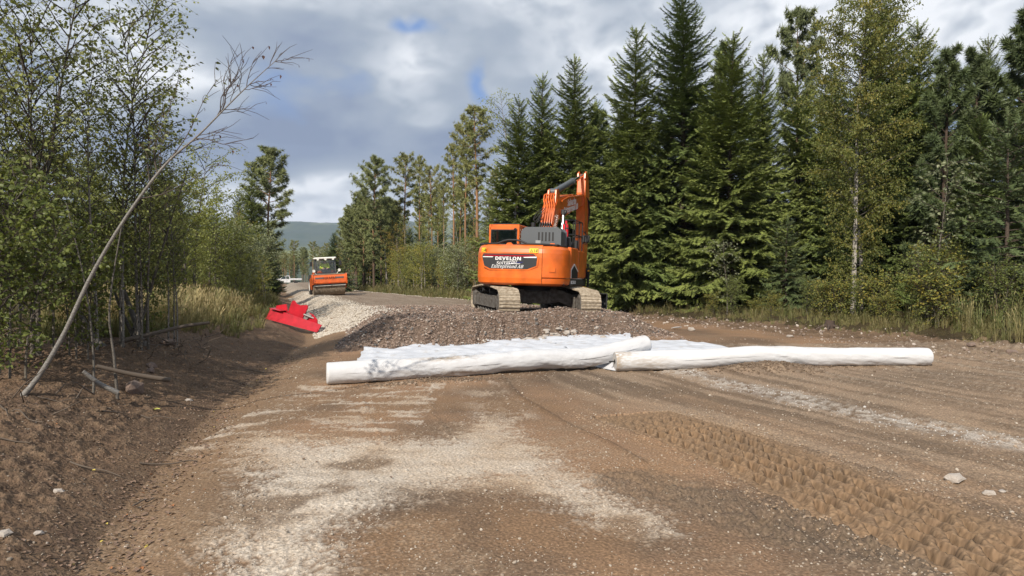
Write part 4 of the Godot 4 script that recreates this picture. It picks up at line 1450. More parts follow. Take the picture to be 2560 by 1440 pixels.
	# --- boom (u forward, v up), centre plane x = 0.38
	var U := Vector3(0, 0, -1)
	var V := Vector3.UP
	var X := Vector3(1, 0, 0)
	var boom := MB.new()
	boom.prism(PackedVector2Array([Vector2(0.05, 1.5), Vector2(0.0, 1.95), Vector2(0.2, 2.7), Vector2(0.5, 3.35), Vector2(0.78, 3.66), Vector2(1.15, 3.75), Vector2(2.4, 3.97), Vector2(4.2, 4.2), Vector2(4.95, 4.3), Vector2(5.12, 4.2), Vector2(5.1, 4.02), Vector2(4.9, 3.94), Vector2(3.4, 3.62), Vector2(2.0, 3.28), Vector2(1.42, 3.16), Vector2(0.95, 3.06), Vector2(0.64, 2.75), Vector2(0.44, 2.1), Vector2(0.4, 1.5)]), -0.21, 0.21, 0.02, U, V, X, Vector3(0.37, 0, 0))
	var bm := part(ex, "boom", boom.mesh(), orange, upper)
	# side plates with pin bosses
	var bo := MB.new()
	for sx in [-1.0, 1.0]:
		bo = MB.new()
		bo.cyl(Vector3(0.37 + sx * 0.2, 3.28, -1.15), Vector3(0.37 + sx * 0.26, 3.28, -1.15), 0.12, 16)
		part(bm, "pin_boss", bo.mesh(), orange)
		bo = MB.new()
		bo.cyl(Vector3(0.4 + sx * 0.2, 4.13, -5.0), Vector3(0.4 + sx * 0.27, 4.13, -5.0), 0.11, 16)
		part(bm, "pin_boss", bo.mesh(), orange)
		bo = MB.new()
		bo.prism(PackedVector2Array([Vector2(0.62, 3.5), Vector2(0.72, 3.95), Vector2(0.98, 4.02), Vector2(1.2, 3.72)]), -0.03, 0.03, 0.008, U, V, X, Vector3(0.4 + sx * 0.12, 0, 0))
		part(bm, "cylinder_lug", bo.mesh(), orange)
	# stick
	var stick := MB.new()
	stick.prism(PackedVector2Array([Vector2(4.74, 4.98), Vector2(4.92, 5.06), Vector2(5.12, 4.95), Vector2(5.42, 4.3), Vector2(5.42, 3.9), Vector2(5.2, 1.35), Vector2(5.06, 1.22), Vector2(4.86, 1.24), Vector2(4.78, 1.5), Vector2(4.66, 3.95), Vector2(4.66, 4.35)]), -0.165, 0.165, 0.02, U, V, X, Vector3(0.52, 0, 0))
	var stk := part(ex, "stick", stick.mesh(), orange, upper)
	bo = MB.new()
	for sx in [-1.0, 1.0]:
		bo.prism(PackedVector2Array([Vector2(4.62, 4.86), Vector2(4.66, 5.05), Vector2(4.84, 5.14), Vector2(5.0, 5.0), Vector2(4.9, 4.78)]), -0.03, 0.03, 0.008, U, V, X, Vector3(0.52 + sx * 0.13, 0, 0))
	part(stk, "cylinder_lug", bo.mesh(), orange)
	# stick cylinder
	var ca := Vector3(0.42, 3.92, -0.92)
	var cb := Vector3(0.52, 4.98, -4.78)
	var cy := MB.new()
	cy.cyl(ca, ca.lerp(cb, 0.6), 0.1, 16)
	cy.cyl(ca.lerp(cb, 0.57), ca.lerp(cb, 0.625), 0.12, 16)
	cy.cyl(ca - Vector3(0.12, 0, 0), ca + Vector3(0.12, 0, 0), 0.11, 14)
	var acy := part(ex, "stick_cylinder", cy.mesh(), grey, upper)
	cy = MB.new()
	cy.cyl(ca.lerp(cb, 0.6), cb, 0.058, 14)
	part(acy, "rod", cy.mesh(), chrome)
	# boom cylinders
	for sx in [-1.0, 1.0]:
		var base := Vector3(0.4 + sx * 0.36, 1.45, -0.62)
		var head := Vector3(0.37 + sx * 0.31, 3.28, -1.15)
		cy = MB.new()
		cy.cyl(base, base.lerp(head, 0.45), 0.085, 14)
		cy.box(head, Vector3(0.13, 0.18, 0.2), 0.03)
		cy.cyl(head - Vector3(0.1, 0, 0), head + Vector3(0.1, 0, 0), 0.075, 14)
		var bc := part(ex, "boom_cylinder", cy.mesh(), dark, upper)
		cy = MB.new()
		cy.cyl(base.lerp(head, 0.4), head, 0.05, 14)
		part(bc, "rod", cy.mesh(), chrome)
	# hydraulic pipes and hoses on the back of the boom
	for k in 5:
		var px := 0.24 + k * 0.075
		var pb := MB.new()
		var r5 := PackedFloat32Array([0.02, 0.02, 0.02, 0.02, 0.02, 0.02, 0.02])
		pb.tube(PackedVector3Array([Vector3(px, 2.75, -0.16), Vector3(px, 3.1 + 0.03 * k, -0.28), Vector3(px + 0.02, 3.42, -0.42), Vector3(px - 0.05, 3.58 + 0.02 * k, -0.5), Vector3(px - 0.07, 3.78, -0.62), Vector3(px, 3.86, -0.8), Vector3(px + 0.02, 3.88, -1.1)]), r5, 6)
		part(bm, "hydraulic_pipe", pb.mesh(), orange)
		var hb := MB.new()
		hb.tube(PackedVector3Array([Vector3(px, 2.78, -0.15), Vector3(px + 0.01, 2.86, 0.02), Vector3(px + 0.02, 2.8, 0.14), Vector3(px, 2.55, 0.2), Vector3(px - 0.02, 2.2, 0.12)]), PackedFloat32Array([0.024, 0.026, 0.026, 0.026, 0.026]), 7)
		part(bm, "hose", hb.mesh(), black)
	for k in 2:
		var lp := MB.new()
		var yy := 0.035 + 0.06 * k
		lp.tube(PackedVector3Array([Vector3(0.64, 3.62 + yy * 0.4, -1.1), Vector3(0.64, 3.84 + yy * 0.4, -2.0), Vector3(0.64, 4.02 + yy * 0.4, -3.3), Vector3(0.64, 4.22 + yy * 0.3, -4.7)]), PackedFloat32Array([0.02, 0.02, 0.02, 0.02]), 6)
		part(bm, "hydraulic_pipe", lp.mesh(), orange)
	for k in 3:
		var jp := MB.new()
		jp.tube(PackedVector3Array([Vector3(0.6 + 0.03 * k, 4.22, -4.8), Vector3(0.66 + 0.03 * k, 4.1, -5.15), Vector3(0.68 + 0.03 * k, 3.7, -5.35), Vector3(0.66 + 0.02 * k, 3.3, -5.3), Vector3(0.62 + 0.02 * k, 3.0, -5.25)]), PackedFloat32Array([0.02, 0.022, 0.022, 0.022, 0.02]), 6)
		part(stk, "hose", jp.mesh(), black)
	for k in 2:
		var sp2 := MB.new()
		sp2.tube(PackedVector3Array([Vector3(0.62, 3.05, -5.18 - k * 0.08), Vector3(0.64, 2.9, -5.2 - k * 0.08), Vector3(0.63, 2.0, -5.1 - k * 0.08), Vector3(0.62, 1.7, -5.08 - k * 0.08), Vector3(0.66, 1.35, -5.1)]), PackedFloat32Array([0.022, 0.022, 0.022, 0.022, 0.02]), 6)
		part(stk, "hydraulic_pipe", sp2.mesh(), orange)
	var loops := MB.new()
	for k in 3:
		loops.tube(PackedVector3Array([Vector3(0.2 + k * 0.05, 3.35, -0.3), Vector3(0.06, 3.15 - k * 0.12, -0.1), Vector3(0.0, 2.95, 0.0), Vector3(0.12, 2.85, 0.02), Vector3(0.25, 3.0 + k * 0.1, -0.12)]), PackedFloat32Array([0.012, 0.012, 0.012, 0.012, 0.012]), 5)
	part(bm, "cable", loops.mesh(), black)
	# boom lettering on its right side
	for q in [["Solvarbo", 3.05, 0.22, 3.78], ["Entreprenad AB", 2.95, 0.2, 3.55]]:
		var bt := text_mesh(q[0], "Droid Serif", true, q[2], 0.006, 0.3, 1.0)
		part(bm, "lettering", bt, white, Transform3D(Basis(X, 0.17) * Basis(Vector3.UP, PI / 2), Vector3(0.584, q[3] + 0.02, -q[1] + 0.2)))
	# coupler, tiltrotator and bucket
	var cp := MB.new()
	cp.prism(PackedVector2Array([Vector2(4.72, 1.2), Vector2(5.3, 1.24), Vector2(5.42, 1.0), Vector2(5.2, 0.82), Vector2(4.86, 0.82), Vector2(4.66, 1.0)]), -0.2, 0.2, 0.02, U, V, X, Vector3(0.45, 0, 0))
	cp.cyl(Vector3(0.45, 0.62, -5.05), Vector3(0.45, 0.85, -5.05), 0.19, 18)
	cp.box(Vector3(0.45, 1.22, -4.83), Vector3(0.44, 0.1, 0.2), 0.02)
	cp.cyl(Vector3(0.2, 0.86, -4.95), Vector3(0.7, 0.86, -4.95), 0.07, 12)
	cp.cyl(Vector3(0.79, 1.35, -5.15), Vector3(0.77, 0.75, -5.1), 0.045, 10)
	cp.cyl(Vector3(0.7, 1.55, -5.2), Vector3(0.7, 1.15, -5.2), 0.05, 10)
	cp.box(Vector3(0.79, 1.28, -5.12), Vector3(0.07, 0.3, 0.1), 0.015)
	for k in 4:
		cp.tube(PackedVector3Array([Vector3(0.6, 1.7 + 0.05 * k, -5.25), Vector3(0.74, 1.72 - 0.03 * k, -5.3), Vector3(0.78, 1.5, -5.25), Vector3(0.72, 1.25, -5.15), Vector3(0.62, 1.1, -5.05 + 0.03 * k)]), PackedFloat32Array([0.018, 0.018, 0.018, 0.018, 0.018]), 5)
	var cpl := part(ex, "tiltrotator", cp.mesh(), black, upper)
	cp = MB.new()
	for sx in [-1.0, 1.0]:
		cp.prism(PackedVector2Array([Vector2(0.08, 0.0), Vector2(0.1, 0.16), Vector2(0.24, 0.2), Vector2(0.34, 0.16), Vector2(0.36, 0.0)]), -0.22, 0.22, 0.02, X * sx, V, Vector3(0, 0, 1), Vector3(0.47, 0.66, -4.95))
	cp.box(Vector3(0.47, 0.665, -4.95), Vector3(0.7, 0.05, 0.4), 0.01)
	part(cpl, "yellow_bracket", cp.mesh(), yellow)
	cp = MB.new()
	cp.box(Vector3(0.79, 1.46, -5.12), Vector3(0.07, 0.06, 0.07), 0.01)
	part(cpl, "yellow_cap", cp.mesh(), yellow)
	var bk := MB.new()
	var bp := PackedVector2Array()
	for k in 9:
		var a := PI * 0.45 + k * PI * 1.05 / 8.0
		bp.append(Vector2(cos(a) * 0.42, sin(a) * 0.3))
	for k in range(8, -1, -1):
		var a := PI * 0.45 + k * PI * 1.05 / 8.0
		bp.append(Vector2(cos(a) * 0.39, sin(a) * 0.27))
	bk.prism(bp, -0.75, 0.75, 0.004, Vector3(0, 0, 1), V, X)
	for sx in [-0.75, 0.75]:
		var half := PackedVector2Array()
		for k in 9:
			var a := PI * 0.45 + k * PI * 1.05 / 8.0
			half.append(Vector2(cos(a) * 0.41, sin(a) * 0.29))
		bk.prism(half, sx - 0.02, sx + 0.02, 0.004, Vector3(0, 0, 1), V, X)
	part(cpl, "bucket", bk.mesh(), dark, Transform3D(Basis(Vector3.UP, 0.25), Vector3(0.75, 0.34, -5.15)))
	# handrails, extinguisher, mirror on the right deck
	var hr := MB.new()
	for q in [Vector2(0.98, -0.15), Vector2(1.3, -0.15), Vector2(1.3, -0.75), Vector2(1.3, -1.25), Vector2(1.0, -1.25)]:
		hr.cyl(Vector3(q.x, 2.05, q.y), Vector3(q.x, 2.95, q.y), 0.017, 6)
	for yy in [2.5, 2.95]:
		hr.tube(PackedVector3Array([Vector3(0.98, yy, -0.15), Vector3(1.3, yy, -0.15), Vector3(1.3, yy, -0.75), Vector3(1.3, yy, -1.25), Vector3(1.0, yy, -1.25)]), PackedFloat32Array([0.017, 0.017, 0.017, 0.017, 0.017]), 6)
	hr.tube(PackedVector3Array([Vector3(1.3, 2.3, -1.25), Vector3(1.42, 2.28, -1.35), Vector3(1.45, 2.4, -1.4), Vector3(1.42, 2.6, -1.4), Vector3(1.3, 2.7, -1.25)]), PackedFloat32Array([0.014, 0.014, 0.014, 0.014, 0.014]), 6)
	part(ex, "handrail", hr.mesh(), black, upper)
	hr = MB.new()
	hr.box(Vector3(1.0, 2.62, -0.12), Vector3(0.18, 0.4, 0.16), 0.03)
	hr.cyl(Vector3(1.02, 2.83, -0.12), Vector3(1.02, 2.93, -0.12), 0.035, 10)
	var fx := part(ex, "fire_extinguisher_case", hr.mesh(), red, upper)
	hr = MB.new()
	hr.box(Vector3(1.02, 2.62, -0.037), Vector3(0.03, 0.42, 0.012), 0.003)
	hr.box(Vector3(1.06, 2.7, -0.037), Vector3(0.12, 0.03, 0.012), 0.003)
	hr.box(Vector3(1.02, 2.95, -0.12), Vector3(0.09, 0.05, 0.07), 0.01)
	part(fx, "strap", hr.mesh(), black)
	hr = MB.new()
	hr.box(Vector3(1.36, 2.45, -1.5), Vector3(0.28, 0.24, 0.06), 0.025)
	hr.cyl(Vector3(1.36, 2.57, -1.5), Vector3(1.36, 2.72, -1.5), 0.012, 6)
	part(ex, "mirror", hr.mesh(), black, upper)
	hr = MB.new()
	for q in [[0.95, 0.1, 2.5], [1.18, 0.15, 2.42], [1.28, -0.4, 2.35]]:
		hr.box(Vector3(q[0], (q[2] + 2.05) / 2, q[1]), Vector3(0.12, q[2] - 2.05, 0.14), 0.03)
	hr.box(Vector3(0.75, 2.15, -0.6), Vector3(0.9, 0.3, 0.9), 0.04)
	part(ex, "deck_covers", hr.mesh(), dark, upper)
	hr = MB.new()
	hr.cyl(Vector3(0.05, 2.55, 0.15), Vector3(0.05, 2.85, 0.15), 0.07, 14)
	hr.cyl(Vector3(-0.1, 2.1, 0.1), Vector3(-0.1, 2.62, 0.1), 0.13, 14)
	part(ex, "air_intake", hr.mesh(), black, upper)

# ---------------------------------------------------------------- road roller, its driver, truck, plough blade
func body_field(bones: Array, p: Vector3) -> float:
	var acc := 0.0
	var k := 28.0
	for b in bones:
		var a: Vector3 = b[0]
		var e: Vector3 = b[1] - a
		var t := clampf((p - a).dot(e) / maxf(e.length_squared(), 1e-6), 0.0, 1.0)
		acc += exp(-k * ((p - a - e * t).length() - lerpf(b[2], b[3], t)))
	return -log(acc) / k

# surface nets on a grid round the bones
func body_mesh(bones: Array, cell: float) -> ArrayMesh:
	var lo := Vector3(1e9, 1e9, 1e9)
	var hi := -lo
	for b in bones:
		for e in 2:
			var r: float = b[2 + e] + cell * 2.0
			lo = lo.min(b[e] - Vector3(r, r, r))
			hi = hi.max(b[e] + Vector3(r, r, r))
	var n := Vector3i(((hi - lo) / cell).ceil())
	var F := PackedFloat32Array()
	F.resize((n.x + 1) * (n.y + 1) * (n.z + 1))
	var sx := 1
	var sy := n.x + 1
	var sz := (n.x + 1) * (n.y + 1)
	for k in n.z + 1:
		for j in n.y + 1:
			for i in n.x + 1:
				F[i + j * sy + k * sz] = body_field(bones, lo + Vector3(i, j, k) * cell)
	var id := {}
	var V := PackedVector3Array()
	for k in n.z:
		for j in n.y:
			for i in n.x:
				var q := i + j * sy + k * sz
				var s := Vector3()
				var m := 0
				var cs := [0, sx, sy, sx + sy, sz, sx + sz, sy + sz, sx + sy + sz]
				for e in [[0, 1], [2, 3], [4, 5], [6, 7], [0, 2], [1, 3], [4, 6], [5, 7], [0, 4], [1, 5], [2, 6], [3, 7]]:
					var fa := F[q + cs[e[0]]]
					var fb := F[q + cs[e[1]]]
					if (fa < 0.0) != (fb < 0.0):
						var t := fa / (fa - fb)
						var pa := Vector3(e[0] & 1, (e[0] >> 1) & 1, e[0] >> 2)
						var pb := Vector3(e[1] & 1, (e[1] >> 1) & 1, e[1] >> 2)
						s += pa.lerp(pb, t)
						m += 1
				if m > 0:
					id[q] = V.size()
					V.append(lo + (Vector3(i, j, k) + s / m) * cell)
	var I := PackedInt32Array()
	for q in id:
		for ax in 3:
			var st: int = [sx, sy, sz][ax]
			var s1: int = [sy, sz, sx][ax]
			var s2: int = [sz, sx, sy][ax]
			if (F[q] < 0.0) == (F[q + st] < 0.0):
				continue
			if not (id.has(q - s1) and id.has(q - s2) and id.has(q - s1 - s2)):
				continue
			var a: int = id[q]
			var b: int = id[q - s1]
			var c: int = id[q - s1 - s2]
			var d: int = id[q - s2]
			if F[q] < 0.0:
				I.append_array(PackedInt32Array([a, c, b, a, d, c]))
			else:
				I.append_array(PackedInt32Array([a, b, c, a, c, d]))
	var N := PackedVector3Array()
	for p in V:
		var e := cell * 0.5
		var f0 := body_field(bones, p)
		N.append(Vector3(body_field(bones, p + Vector3(e, 0, 0)) - f0, body_field(bones, p + Vector3(0, e, 0)) - f0, body_field(bones, p + Vector3(0, 0, e)) - f0).normalized())
	if I.size() > 2:
		var a0 := V[I[0]]
		if (V[I[2]] - a0).cross(V[I[1]] - a0).dot(N[I[0]]) < 0.0:
			for t in range(0, I.size(), 3):
				var sw := I[t + 1]
				I[t + 1] = I[t + 2]
				I[t + 2] = sw
	var arr := []
	arr.resize(Mesh.ARRAY_MAX)
	arr[Mesh.ARRAY_VERTEX] = V
	arr[Mesh.ARRAY_NORMAL] = N
	arr[Mesh.ARRAY_INDEX] = I
	var am := ArrayMesh.new()
	am.add_surface_from_arrays(Mesh.PRIMITIVE_TRIANGLES, arr)
	return am

func build_roller() -> void:
	var orange := paint(L(0.78, 0.14, 0.02), 0.4)
	var black := mat(L(0.018, 0.018, 0.02), 0.6)
	var grey := mat(L(0.10, 0.105, 0.115), 0.5)
	var steel := mat(L(0.42, 0.36, 0.28), 0.7, 0.0)
	steel.albedo_texture = noise_tex(FastNoiseLite.TYPE_SIMPLEX_SMOOTH, 0.02, 256, Color(0.6, 0.55, 0.5), Color(1, 1, 1), 5, 81)
	steel.uv1_triplanar = true
	var white := mat(L(0.75, 0.74, 0.7), 0.5)
	var glass := mat(Color(0.07, 0.12, 0.11, 0.08), 0.04)
	glass.transparency = BaseMaterial3D.TRANSPARENCY_ALPHA
	var rubber := mat(L(0.03, 0.028, 0.026), 0.9)
	var X := Vector3(1, 0, 0)
	var d0 := 49.0
	var at := Vector3(-12.62, 0, -d0)
	at.y = gy(at.x, at.z) - 0.03
	var rr := thing("road_roller", "orange road roller with wide steel drum and glazed cab driving towards the camera", "road roller", at, deg_to_rad(20.0))
	rr.rotation.z = deg_to_rad(3.2)
	# local: z towards the camera is the front, drum axle at z = 0
	var mb := MB.new()
	mb.lathe_x(Vector3(0, 0.76, 0), [Vector2(-1.06, 0.0), Vector2(-1.06, 0.66), Vector2(-1.04, 0.70), Vector2(-1.04, 0.755), Vector2(-1.035, 0.76), Vector2(1.035, 0.76), Vector2(1.04, 0.755), Vector2(1.04, 0.70), Vector2(1.06, 0.66), Vector2(1.06, 0.0)], 56)
	part(rr, "drum", mb.mesh(), steel)
	mb = MB.new()
	# front hood over the drum
	mb.prism(PackedVector2Array([Vector2(0.72, 0.86), Vector2(0.98, 0.86), Vector2(1.02, 0.94), Vector2(0.98, 1.30), Vector2(0.9, 1.45), Vector2(0.62, 1.47), Vector2(0.6, 1.4), Vector2(0.86, 1.34), Vector2(0.9, 0.95), Vector2(0.72, 0.92)]), -1.1, 1.1, 0.015, Vector3(0, 0, 1), Vector3.UP, X)
	for sx in [-1.0, 1.0]:
		mb.prism(PackedVector2Array([Vector2(-0.95, 0.75), Vector2(-0.95, 1.2), Vector2(0.3, 1.3), Vector2(0.62, 1.52), Vector2(0.95, 1.5), Vector2(1.04, 1.25), Vector2(1.04, 0.84), Vector2(0.6, 0.78), Vector2(0.35, 0.5), Vector2(-0.3, 0.5)]), 1.08, 1.16, 0.015, Vector3(0, 0, 1), Vector3.UP, X * sx)
	mb.box(Vector3(0, 1.0, -1.0), Vector3(2.2, 0.4, 0.2), 0.02)
	var hood := part(rr, "drum_frame", mb.mesh(), orange)
	mb = MB.new()
	mb.box(Vector3(0, 1.485, 0.75), Vector3(2.1, 0.03, 0.28), 0.008)
	part(hood, "dusty_top", mb.mesh(), steel)
	mb = MB.new()
	mb.box(Vector3(0, 0.74, 0.86), Vector3(2.14, 0.07, 0.05), 0.01)
	part(rr, "scraper", mb.mesh(), white)
	mb = MB.new()
	mb.box(Vector3(0, 0.84, 0.9), Vector3(2.12, 0.09, 0.1), 0.01)
	part(rr, "hood_underside", mb.mesh(), black)
	mb = MB.new()
	mb.box(Vector3(0, 0.9, 1.02), Vector3(0.12, 0.06, 0.05), 0.015)
	part(hood, "tow_hook", mb.mesh(), mat(L(0.6, 0.03, 0.02), 0.4))
	for sx in [-1.0, 1.0]:
		mb = MB.new()
		mb.prism(PackedVector2Array([Vector2(0.42, 1.1), Vector2(0.36, 1.2), Vector2(0.94, 1.2), Vector2(0.94, 1.1)]), 0, 0.012, 0.0, X * sx, Vector3.UP, Vector3(0, -0.11, 1).normalized(), Vector3(0, 0.11, 1.0))
		part(hood, "grey_stripe", mb.mesh(), grey)
	part(hood, "lettering", text_mesh("HAMM", "Droid Sans", true, 0.16, 0.012, 0.0, 1.3), mat(L(0.16, 0.03, 0.01), 0.5), Transform3D(Basis(X, -0.11), Vector3(0.0, 1.24, 1.003)))
	# cab
	mb = MB.new()
	mb.box(Vector3(0, 1.35, -1.75), Vector3(1.42, 0.5, 1.3), 0.04)
	mb.box(Vector3(0, 1.5, -1.1), Vector3(1.36, 0.2, 0.08), 0.02)
	for sx in [-0.68, 0.68]:
		mb.tube(PackedVector3Array([Vector3(sx, 1.5, -1.12), Vector3(sx * 0.97, 2.55, -1.28)]), PackedFloat32Array([0.045, 0.04]), 8)
		mb.tube(PackedVector3Array([Vector3(sx, 1.5, -2.35), Vector3(sx * 0.97, 2.55, -2.3)]), PackedFloat32Array([0.045, 0.04]), 8)
	var cab := part(rr, "cab", mb.mesh(), mat(L(0.05, 0.053, 0.06), 0.5))
	mb = MB.new()
	mb.box(Vector3(0, 2.63, -1.78), Vector3(1.5, 0.14, 1.35), 0.05)
	part(cab, "roof", mb.mesh(), white)
	mb = MB.new()
	mb.box(Vector3(0, 2.54, -1.25), Vector3(1.44, 0.08, 0.14), 0.02)
	mb.box(Vector3(0.05, 2.3, -1.19), Vector3(0.02, 0.55, 0.015), 0.004, Basis(Vector3(0, 0, 1), 0.5))
	part(cab, "roof_edge", mb.mesh(), black)
	for sx in [-0.52, 0.0, 0.52]:
		mb = MB.new()
		mb.xf = Transform3D(Basis(Vector3.UP, -PI / 2), Vector3(sx, 2.57, -1.14))
		mb.lathe_x(Vector3(), [Vector2(-0.06, 0.0), Vector2(-0.06, 0.06), Vector2(0.03, 0.085), Vector2(0.05, 0.085), Vector2(0.04, 0.0)], 14)
		part(cab, "work_light", mb.mesh(), white)
	for sx in [-0.84, 0.9]:
		mb = MB.new()
		mb.xf = Transform3D(Basis(Vector3.UP, -PI / 2), Vector3(sx, 1.76, -1.05))
		mb.lathe_x(Vector3(), [Vector2(-0.06, 0.0), Vector2(-0.06, 0.06), Vector2(0.03, 0.1), Vector2(0.05, 0.1), Vector2(0.04, 0.0)], 14)
		mb.xf = Transform3D()
		mb.cyl(Vector3(sx, 1.74, -1.06), Vector3(sx * 0.8, 1.5, -1.1), 0.02, 6)
		part(cab, "headlight", mb.mesh(), white)
	mb = MB.new()
	mb.prism(PackedVector2Array([Vector2(-0.63, 1.62), Vector2(0.63, 1.62), Vector2(0.61, 2.52), Vector2(-0.61, 2.52)]), 0, 0.008, 0.0, X, Vector3(0, 0.99, -0.145).normalized(), Vector3(0, 0.145, 0.99).normalized(), Vector3(0, 0.02, -0.88))
	part(cab, "windscreen", mb.mesh(), glass)
	for sx in [-0.67, 0.67]:
		mb = MB.new()
		mb.box(Vector3(sx, 2.05, -1.8), Vector3(0.008, 0.9, 1.0))
		part(cab, "side_window", mb.mesh(), glass)
	mb = MB.new()
	mb.box(Vector3(0, 2.05, -2.33), Vector3(1.24, 0.9, 0.008))
	part(cab, "rear_window", mb.mesh(), glass)
	mb = MB.new()
	mb.box(Vector3(0.0, 1.68, -1.85), Vector3(0.5, 0.12, 0.5), 0.04)
	mb.box(Vector3(0.0, 2.0, -2.12), Vector3(0.46, 0.6, 0.12), 0.05)
	part(cab, "seat", mb.mesh(), black)
	mb = MB.new()
	mb.cyl(Vector3(0.0, 1.6, -1.3), Vector3(0.0, 1.86, -1.42), 0.03, 8)
	for k in 16:
		var a0 := TAU * k / 16
		var a1 := TAU * (k + 1) / 16
		mb.cyl(Vector3(0.18 * cos(a0), 1.88 + 0.07 * sin(a0), -1.43 - 0.16 * sin(a0)), Vector3(0.18 * cos(a1), 1.88 + 0.07 * sin(a1), -1.43 - 0.16 * sin(a1)), 0.016, 5)
	mb.box(Vector3(0.1, 1.68, -1.25), Vector3(0.5, 0.2, 0.14), 0.03)
	part(cab, "steering_wheel", mb.mesh(), black)
	for sx in [-1.0, 1.0]:
		mb = MB.new()
		mb.tube(PackedVector3Array([Vector3(sx * 0.7, 2.5, -1.2), Vector3(sx * 0.95, 2.52, -1.1), Vector3(sx * 1.0, 2.4, -1.08)]), PackedFloat32Array([0.014, 0.014, 0.014]), 6)
		mb.box(Vector3(sx * 1.0, 2.25, -1.06), Vector3(0.17, 0.32, 0.05), 0.02)
		part(cab, "mirror", mb.mesh(), black)
	# rear body and wheels
	mb = MB.new()
	mb.box(Vector3(0, 1.35, -3.2), Vector3(1.5, 0.8, 1.5), 0.1)
	mb.box(Vector3(0, 0.9, -2.4), Vector3(1.2, 0.4, 2.6), 0.05)
	part(rr, "engine_body", mb.mesh(), orange)
	for sx in [-0.83, 0.83]:
		mb = MB.new()
		mb.lathe_x(Vector3(sx, 0.72, -2.9), [Vector2(-0.26, 0.4), Vector2(-0.27, 0.55), Vector2(-0.25, 0.7), Vector2(-0.16, 0.75), Vector2(0.16, 0.75), Vector2(0.25, 0.7), Vector2(0.27, 0.55), Vector2(0.26, 0.4)], 30)
		for k in 20:
			var a := TAU * k / 20.0
			mb.box(Vector3(sx + 0.11, 0.72 + 0.75 * cos(a), -2.9 + 0.75 * sin(a)), Vector3(0.24, 0.05, 0.07), 0.0, Basis(Vector3.RIGHT, a))
			mb.box(Vector3(sx - 0.11, 0.72 + 0.75 * cos(a + 0.16), -2.9 + 0.75 * sin(a + 0.16)), Vector3(0.24, 0.05, 0.07), 0.0, Basis(Vector3.RIGHT, a + 0.16))
		var w := part(rr, "wheel", mb.mesh(), rubber)
		mb = MB.new()
		mb.lathe_x(Vector3(sx, 0.72, -2.9), [Vector2(-0.2, 0.0), Vector2(-0.18, 0.3), Vector2(-0.25, 0.41), Vector2(0.25, 0.41), Vector2(0.18, 0.3), Vector2(0.2, 0.0)], 24)
		part(w, "rim", mb.mesh(), white)
	# driver
	var bones := [
		[Vector3(0, 1.80, -1.9), Vector3(0.0, 2.08, -1.92), 0.155, 0.17], [Vector3(-0.16, 2.2, -1.92), Vector3(0.16, 2.2, -1.92), 0.09, 0.09],
		[Vector3(0, 2.24, -1.92), Vector3(0, 2.34, -1.88), 0.06, 0.06], [Vector3(0, 2.4, -1.85), Vector3(0, 2.46, -1.87), 0.085, 0.1],
		[Vector3(0, 2.385, -1.765), Vector3(0, 2.41, -1.775), 0.018, 0.012],
		[Vector3(-0.2, 2.19, -1.92), Vector3(-0.27, 1.98, -1.78), 0.075, 0.055], [Vector3(-0.27, 1.98, -1.78), Vector3(-0.15, 1.9, -1.5), 0.052, 0.038],
		[Vector3(0.2, 2.19, -1.92), Vector3(0.27, 1.98, -1.78), 0.075, 0.055], [Vector3(0.27, 1.98, -1.78), Vector3(0.15, 1.9, -1.5), 0.052, 0.038],
		[Vector3(-0.15, 1.89, -1.48), Vector3(-0.13, 1.92, -1.42), 0.04, 0.03], [Vector3(0.15, 1.89, -1.48), Vector3(0.13, 1.92, -1.42), 0.04, 0.03],
		[Vector3(-0.09, 1.8, -1.85), Vector3(-0.13, 1.82, -1.45), 0.1, 0.075], [Vector3(0.09, 1.8, -1.85), Vector3(0.13, 1.82, -1.45), 0.1, 0.075],
		[Vector3(-0.13, 1.82, -1.45), Vector3(-0.14, 1.62, -1.3), 0.07, 0.05], [Vector3(0.13, 1.82, -1.45), Vector3(0.14, 1.62, -1.3), 0.07, 0.05],
	]
	var pr := thing("person", "driver in a yellow-green high visibility jacket seated behind the roller windscreen", "person", at, deg_to_rad(20.0))
	pr.rotation.z = deg_to_rad(3.2)
	part(pr, "body", body_mesh(bones, 0.03), mat(L(0.38, 0.24, 0.17), 0.7))
	var jacket := []
	for k in [0, 1, 5, 6, 7, 8]:
		jacket.append([bones[k][0], bones[k][1], bones[k][2] + 0.016, bones[k][3] + 0.014])
	part(pr, "jacket", body_mesh(jacket, 0.03), mat(L(0.7, 0.9, 0.05), 0.7))
	var trous := []
	for k in [11, 12, 13, 14]:
		trous.append([bones[k][0], bones[k][1], bones[k][2] + 0.012, bones[k][3] + 0.012])
	part(pr, "trousers", body_mesh(trous, 0.03), mat(L(0.03, 0.035, 0.05), 0.8))
	part(pr, "cap", body_mesh([[Vector3(0, 2.5, -1.87), Vector3(0, 2.52, -1.88), 0.1, 0.085], [Vector3(0, 2.48, -1.76), Vector3(0, 2.48, -1.74), 0.03, 0.02]], 0.02), mat(L(0.55, 0.75, 0.05), 0.7))

